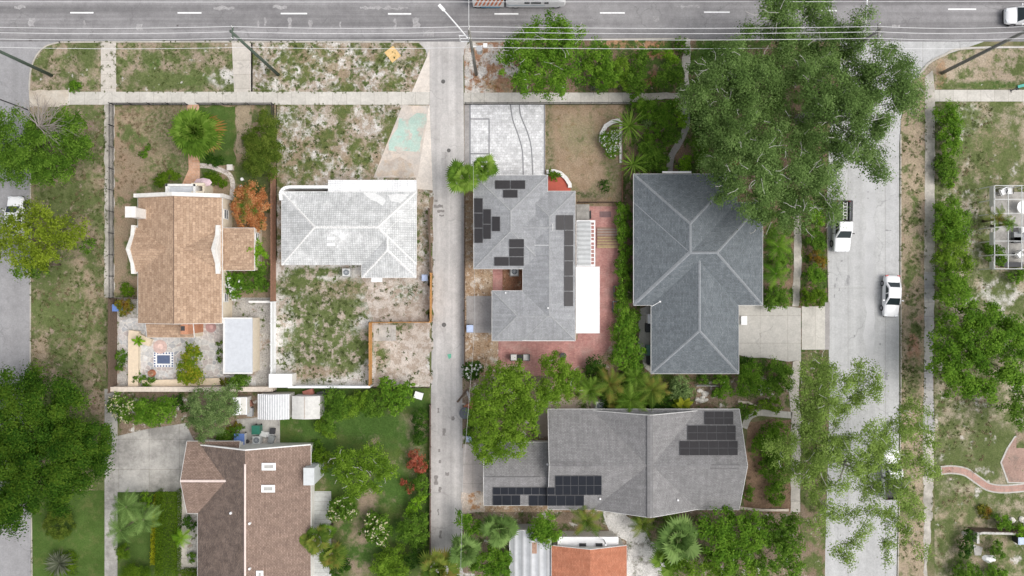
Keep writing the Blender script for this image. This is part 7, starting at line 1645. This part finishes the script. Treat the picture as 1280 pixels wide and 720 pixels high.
# ------------------------------------------------------------------ weeds and grass tufts (nobody could count them)
def poly_in(px, py, poly):
    c = False; j = len(poly) - 1
    for i in range(len(poly)):
        xi, yi = poly[i]; xj, yj = poly[j]
        if (yi > py) != (yj > py) and px < (xj - xi) * (py - yi) / (yj - yi) + xi: c = not c
        j = i
    return c
def tufts(name, label, poly, dens, mat, size=(.1, .26), clumpy=.6, z=.02, leaf=.14):
    rng = np.random.default_rng(nxt()); rnd = random.Random(nxt()); xs = [p[0] for p in poly]; ys = [p[1] for p in poly]; area = (max(xs) - min(xs)) * (max(ys) - min(ys)) * S * S
    from mathutils import noise as mn
    C, N, T = [], [], []; off = rnd.uniform(0, 100)
    for k in range(int(area * dens)):
        x, y = rnd.uniform(min(xs), max(xs)), rnd.uniform(min(ys), max(ys))
        if not poly_in(x, y, poly): continue
        p = P(x, y)
        if mn.noise(Vector((p.x * .45 + off, p.y * .45, 0))) + rnd.uniform(-.35, .35) < clumpy - .5: continue
        r = rnd.uniform(*size); n = int(8 + r * 50); t0 = rnd.random()
        c = rng.normal(size=(n, 3)) * np.array([r * .5, r * .5, r * .22]); c[:, 2] = np.abs(c[:, 2]) + z + .01; C.append(c + np.array([p.x, p.y, 0])); N.append(rng.normal(size=(n, 3)) * .4 + np.array([0, 0, 1.6])); T.append(np.clip(t0 * .6 + rng.random(n) * .4, 0, 1))
    C, N, T = np.concatenate(C), np.concatenate(N), np.concatenate(T)
    o = leaves(name, C, N, rng.normal(size=(len(C), 3)), leaf, .4, T, F[mat], None, .3, rng); tag(o, label, None, None, 'stuff')
F['weed'] = foliage('weed leaves', (.055, .08, .022), (.1, .13, .042), (.16, .19, .07)); F['straw'] = foliage('straw blades', (.15, .12, .06), (.26, .2, .12), (.38, .31, .2)); F['blade'] = foliage('grass blades', (.08, .115, .028), (.125, .16, .05), (.19, .21, .085))
tufts('weeds', 'scattered weeds on the sandy verge', [(318, 56), (522, 56), (510, 112), (318, 112)], 2.2, 'weed', z=.06, clumpy=.5)
tufts('weeds', 'scattered weeds in the sandy front yard', [(350, 135), (498, 135), (466, 220), (350, 220)], 2.2, 'weed', clumpy=.5)
tufts('weeds', 'scattered weeds in the white sand back yard', [(349, 352), (450, 352), (462, 478), (349, 478)], 3.0, 'weed', z=.03, clumpy=.42)
tufts('weeds', 'few weeds on the bare pale sand', [(468, 352), (534, 352), (534, 478), (468, 478)], 1.0, 'weed', z=.03, clumpy=.5)
tufts('grass', 'rough grass tufts on the patchy verge', [(60, 56), (288, 56), (288, 112), (45, 112)], 4, 'blade', z=.06, clumpy=.5, leaf=.12)
tufts('grass', 'rough grass tufts on the dry lawn', [(40, 200), (130, 135), (130, 525), (40, 480)], 4, 'blade', clumpy=.52, leaf=.12)
tufts('grass', 'straw tufts on the dry lawn', [(40, 200), (130, 135), (130, 525), (40, 480)], 3, 'straw', clumpy=.5, leaf=.12)
tufts('grass', 'straw tufts in the front yard', [(147, 135), (232, 135), (232, 215), (147, 240)], 4, 'straw', clumpy=.45, leaf=.12)
tufts('grass', 'grass tufts across the east lot', [(1172, 130), (1240, 130), (1240, 540), (1172, 570)], 3, 'blade', clumpy=.5, leaf=.12)
tufts('grass', 'straw tufts across the east lot', [(1172, 130), (1240, 130), (1240, 560), (1172, 720)], 2, 'straw', clumpy=.5, leaf=.12)
tufts('grass', 'grass and straw tufts on the east verge', [(1128, 170), (1153, 170), (1152, 720), (1123, 720)], 5, 'blade', z=.06, clumpy=.5, leaf=.12)
tufts('ground_cover', 'low green ground cover in the planted garden', [(780, 128), (850, 128), (835, 215), (782, 215)], 7, 'mid', size=(.15, .4), clumpy=.4)
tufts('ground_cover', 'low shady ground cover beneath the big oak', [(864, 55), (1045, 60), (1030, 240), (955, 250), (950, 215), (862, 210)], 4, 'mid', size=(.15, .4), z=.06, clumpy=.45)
tufts('ground_cover', 'low green ground cover in the street bed', [(1003, 260), (1031, 260), (1033, 376), (1003, 376)], 7, 'mid', size=(.15, .4), clumpy=.42)
tufts('ground_cover', 'leafy ground cover along the slate house east wall', [(956, 260), (990, 275), (990, 380), (956, 380)], 7, 'mid', size=(.15, .4), clumpy=.38)
tufts('ground_cover', 'loose ground cover under the sparse oak', [(1003, 442), (1032, 442), (1032, 640), (1003, 640)], 5, 'weed', size=(.15, .35), clumpy=.48)
tufts('ground_cover', 'undergrowth south of the grey house', [(790, 645), (1000, 645), (1000, 735), (845, 735)], 5, 'mid', size=(.2, .45), clumpy=.4)
tufts('ground_cover', 'undergrowth between patio and grey house', [(720, 462), (860, 470), (860, 512), (720, 512)], 9, 'mid', size=(.2, .4), clumpy=.4)
tufts('fallen_leaves', 'dry litter on the planted verge and sand', [(590, 60), (650, 60), (640, 114), (590, 114)], 4, 'dead', size=(.08, .18), z=.06, clumpy=.5, leaf=.1)

def edge(label, pix, dens=9, mat='blade', w=3.2, z=.07):
    tufts('grass', label, ribbon(pix, w), dens, mat, size=(.06, .16), z=z, clumpy=.45, leaf=.11)
edge('grass creeping over the north edge of the long sidewalk', [(90, 115.3), (300, 115.3), (512, 115.3)])
edge('grass creeping over the south edge of the long sidewalk', [(145, 131.4), (330, 131.4), (500, 131.4)])
edge('grass and weeds along the main road kerb', [(80, 52.8), (300, 52.6), (520, 53)], 7, 'weed', 2.6, .11)
edge('weeds at the foot of the alley fence', [(539, 260), (541, 330), (540, 400), (539, 480)], 9, 'weed', 3.2, .02)
edge('weeds along the dark fence of the solar house lot', [(580, 225), (581, 300), (581, 450)], 7, 'weed', 2.6, .02)
edge('grass over the edge of the broken east sidewalk', [(1156, 130), (1156, 300), (1155, 500), (1154, 660)], 9, 'blade', 3.4)
edge('grass over the inner edge of the east sidewalk', [(1168, 130), (1168, 340), (1167, 540), (1164, 680)], 9, 'blade', 3.4)
edge('grass growing over the street kerb of the east verge', [(1125.5, 170), (1125.5, 520), (1121.5, 720)], 6, 'blade', 2.4, .1)
edge('grass spilling over the side street kerb', [(38.8, 330), (38.8, 480), (40, 620), (40.5, 720)], 6, 'blade', 2.4, .1)
edge('grass along the narrow sidewalk by the iron fence', [(132.5, 140), (132.5, 260), (132.5, 480)], 10, 'weed', 4.5, .04)
edge('grass at the edges of the short concrete walk', [(126.5, 55), (126.5, 113)], 9)
edge('grass at the other edge of the short concrete walk', [(145.5, 55), (145.5, 113)], 9)
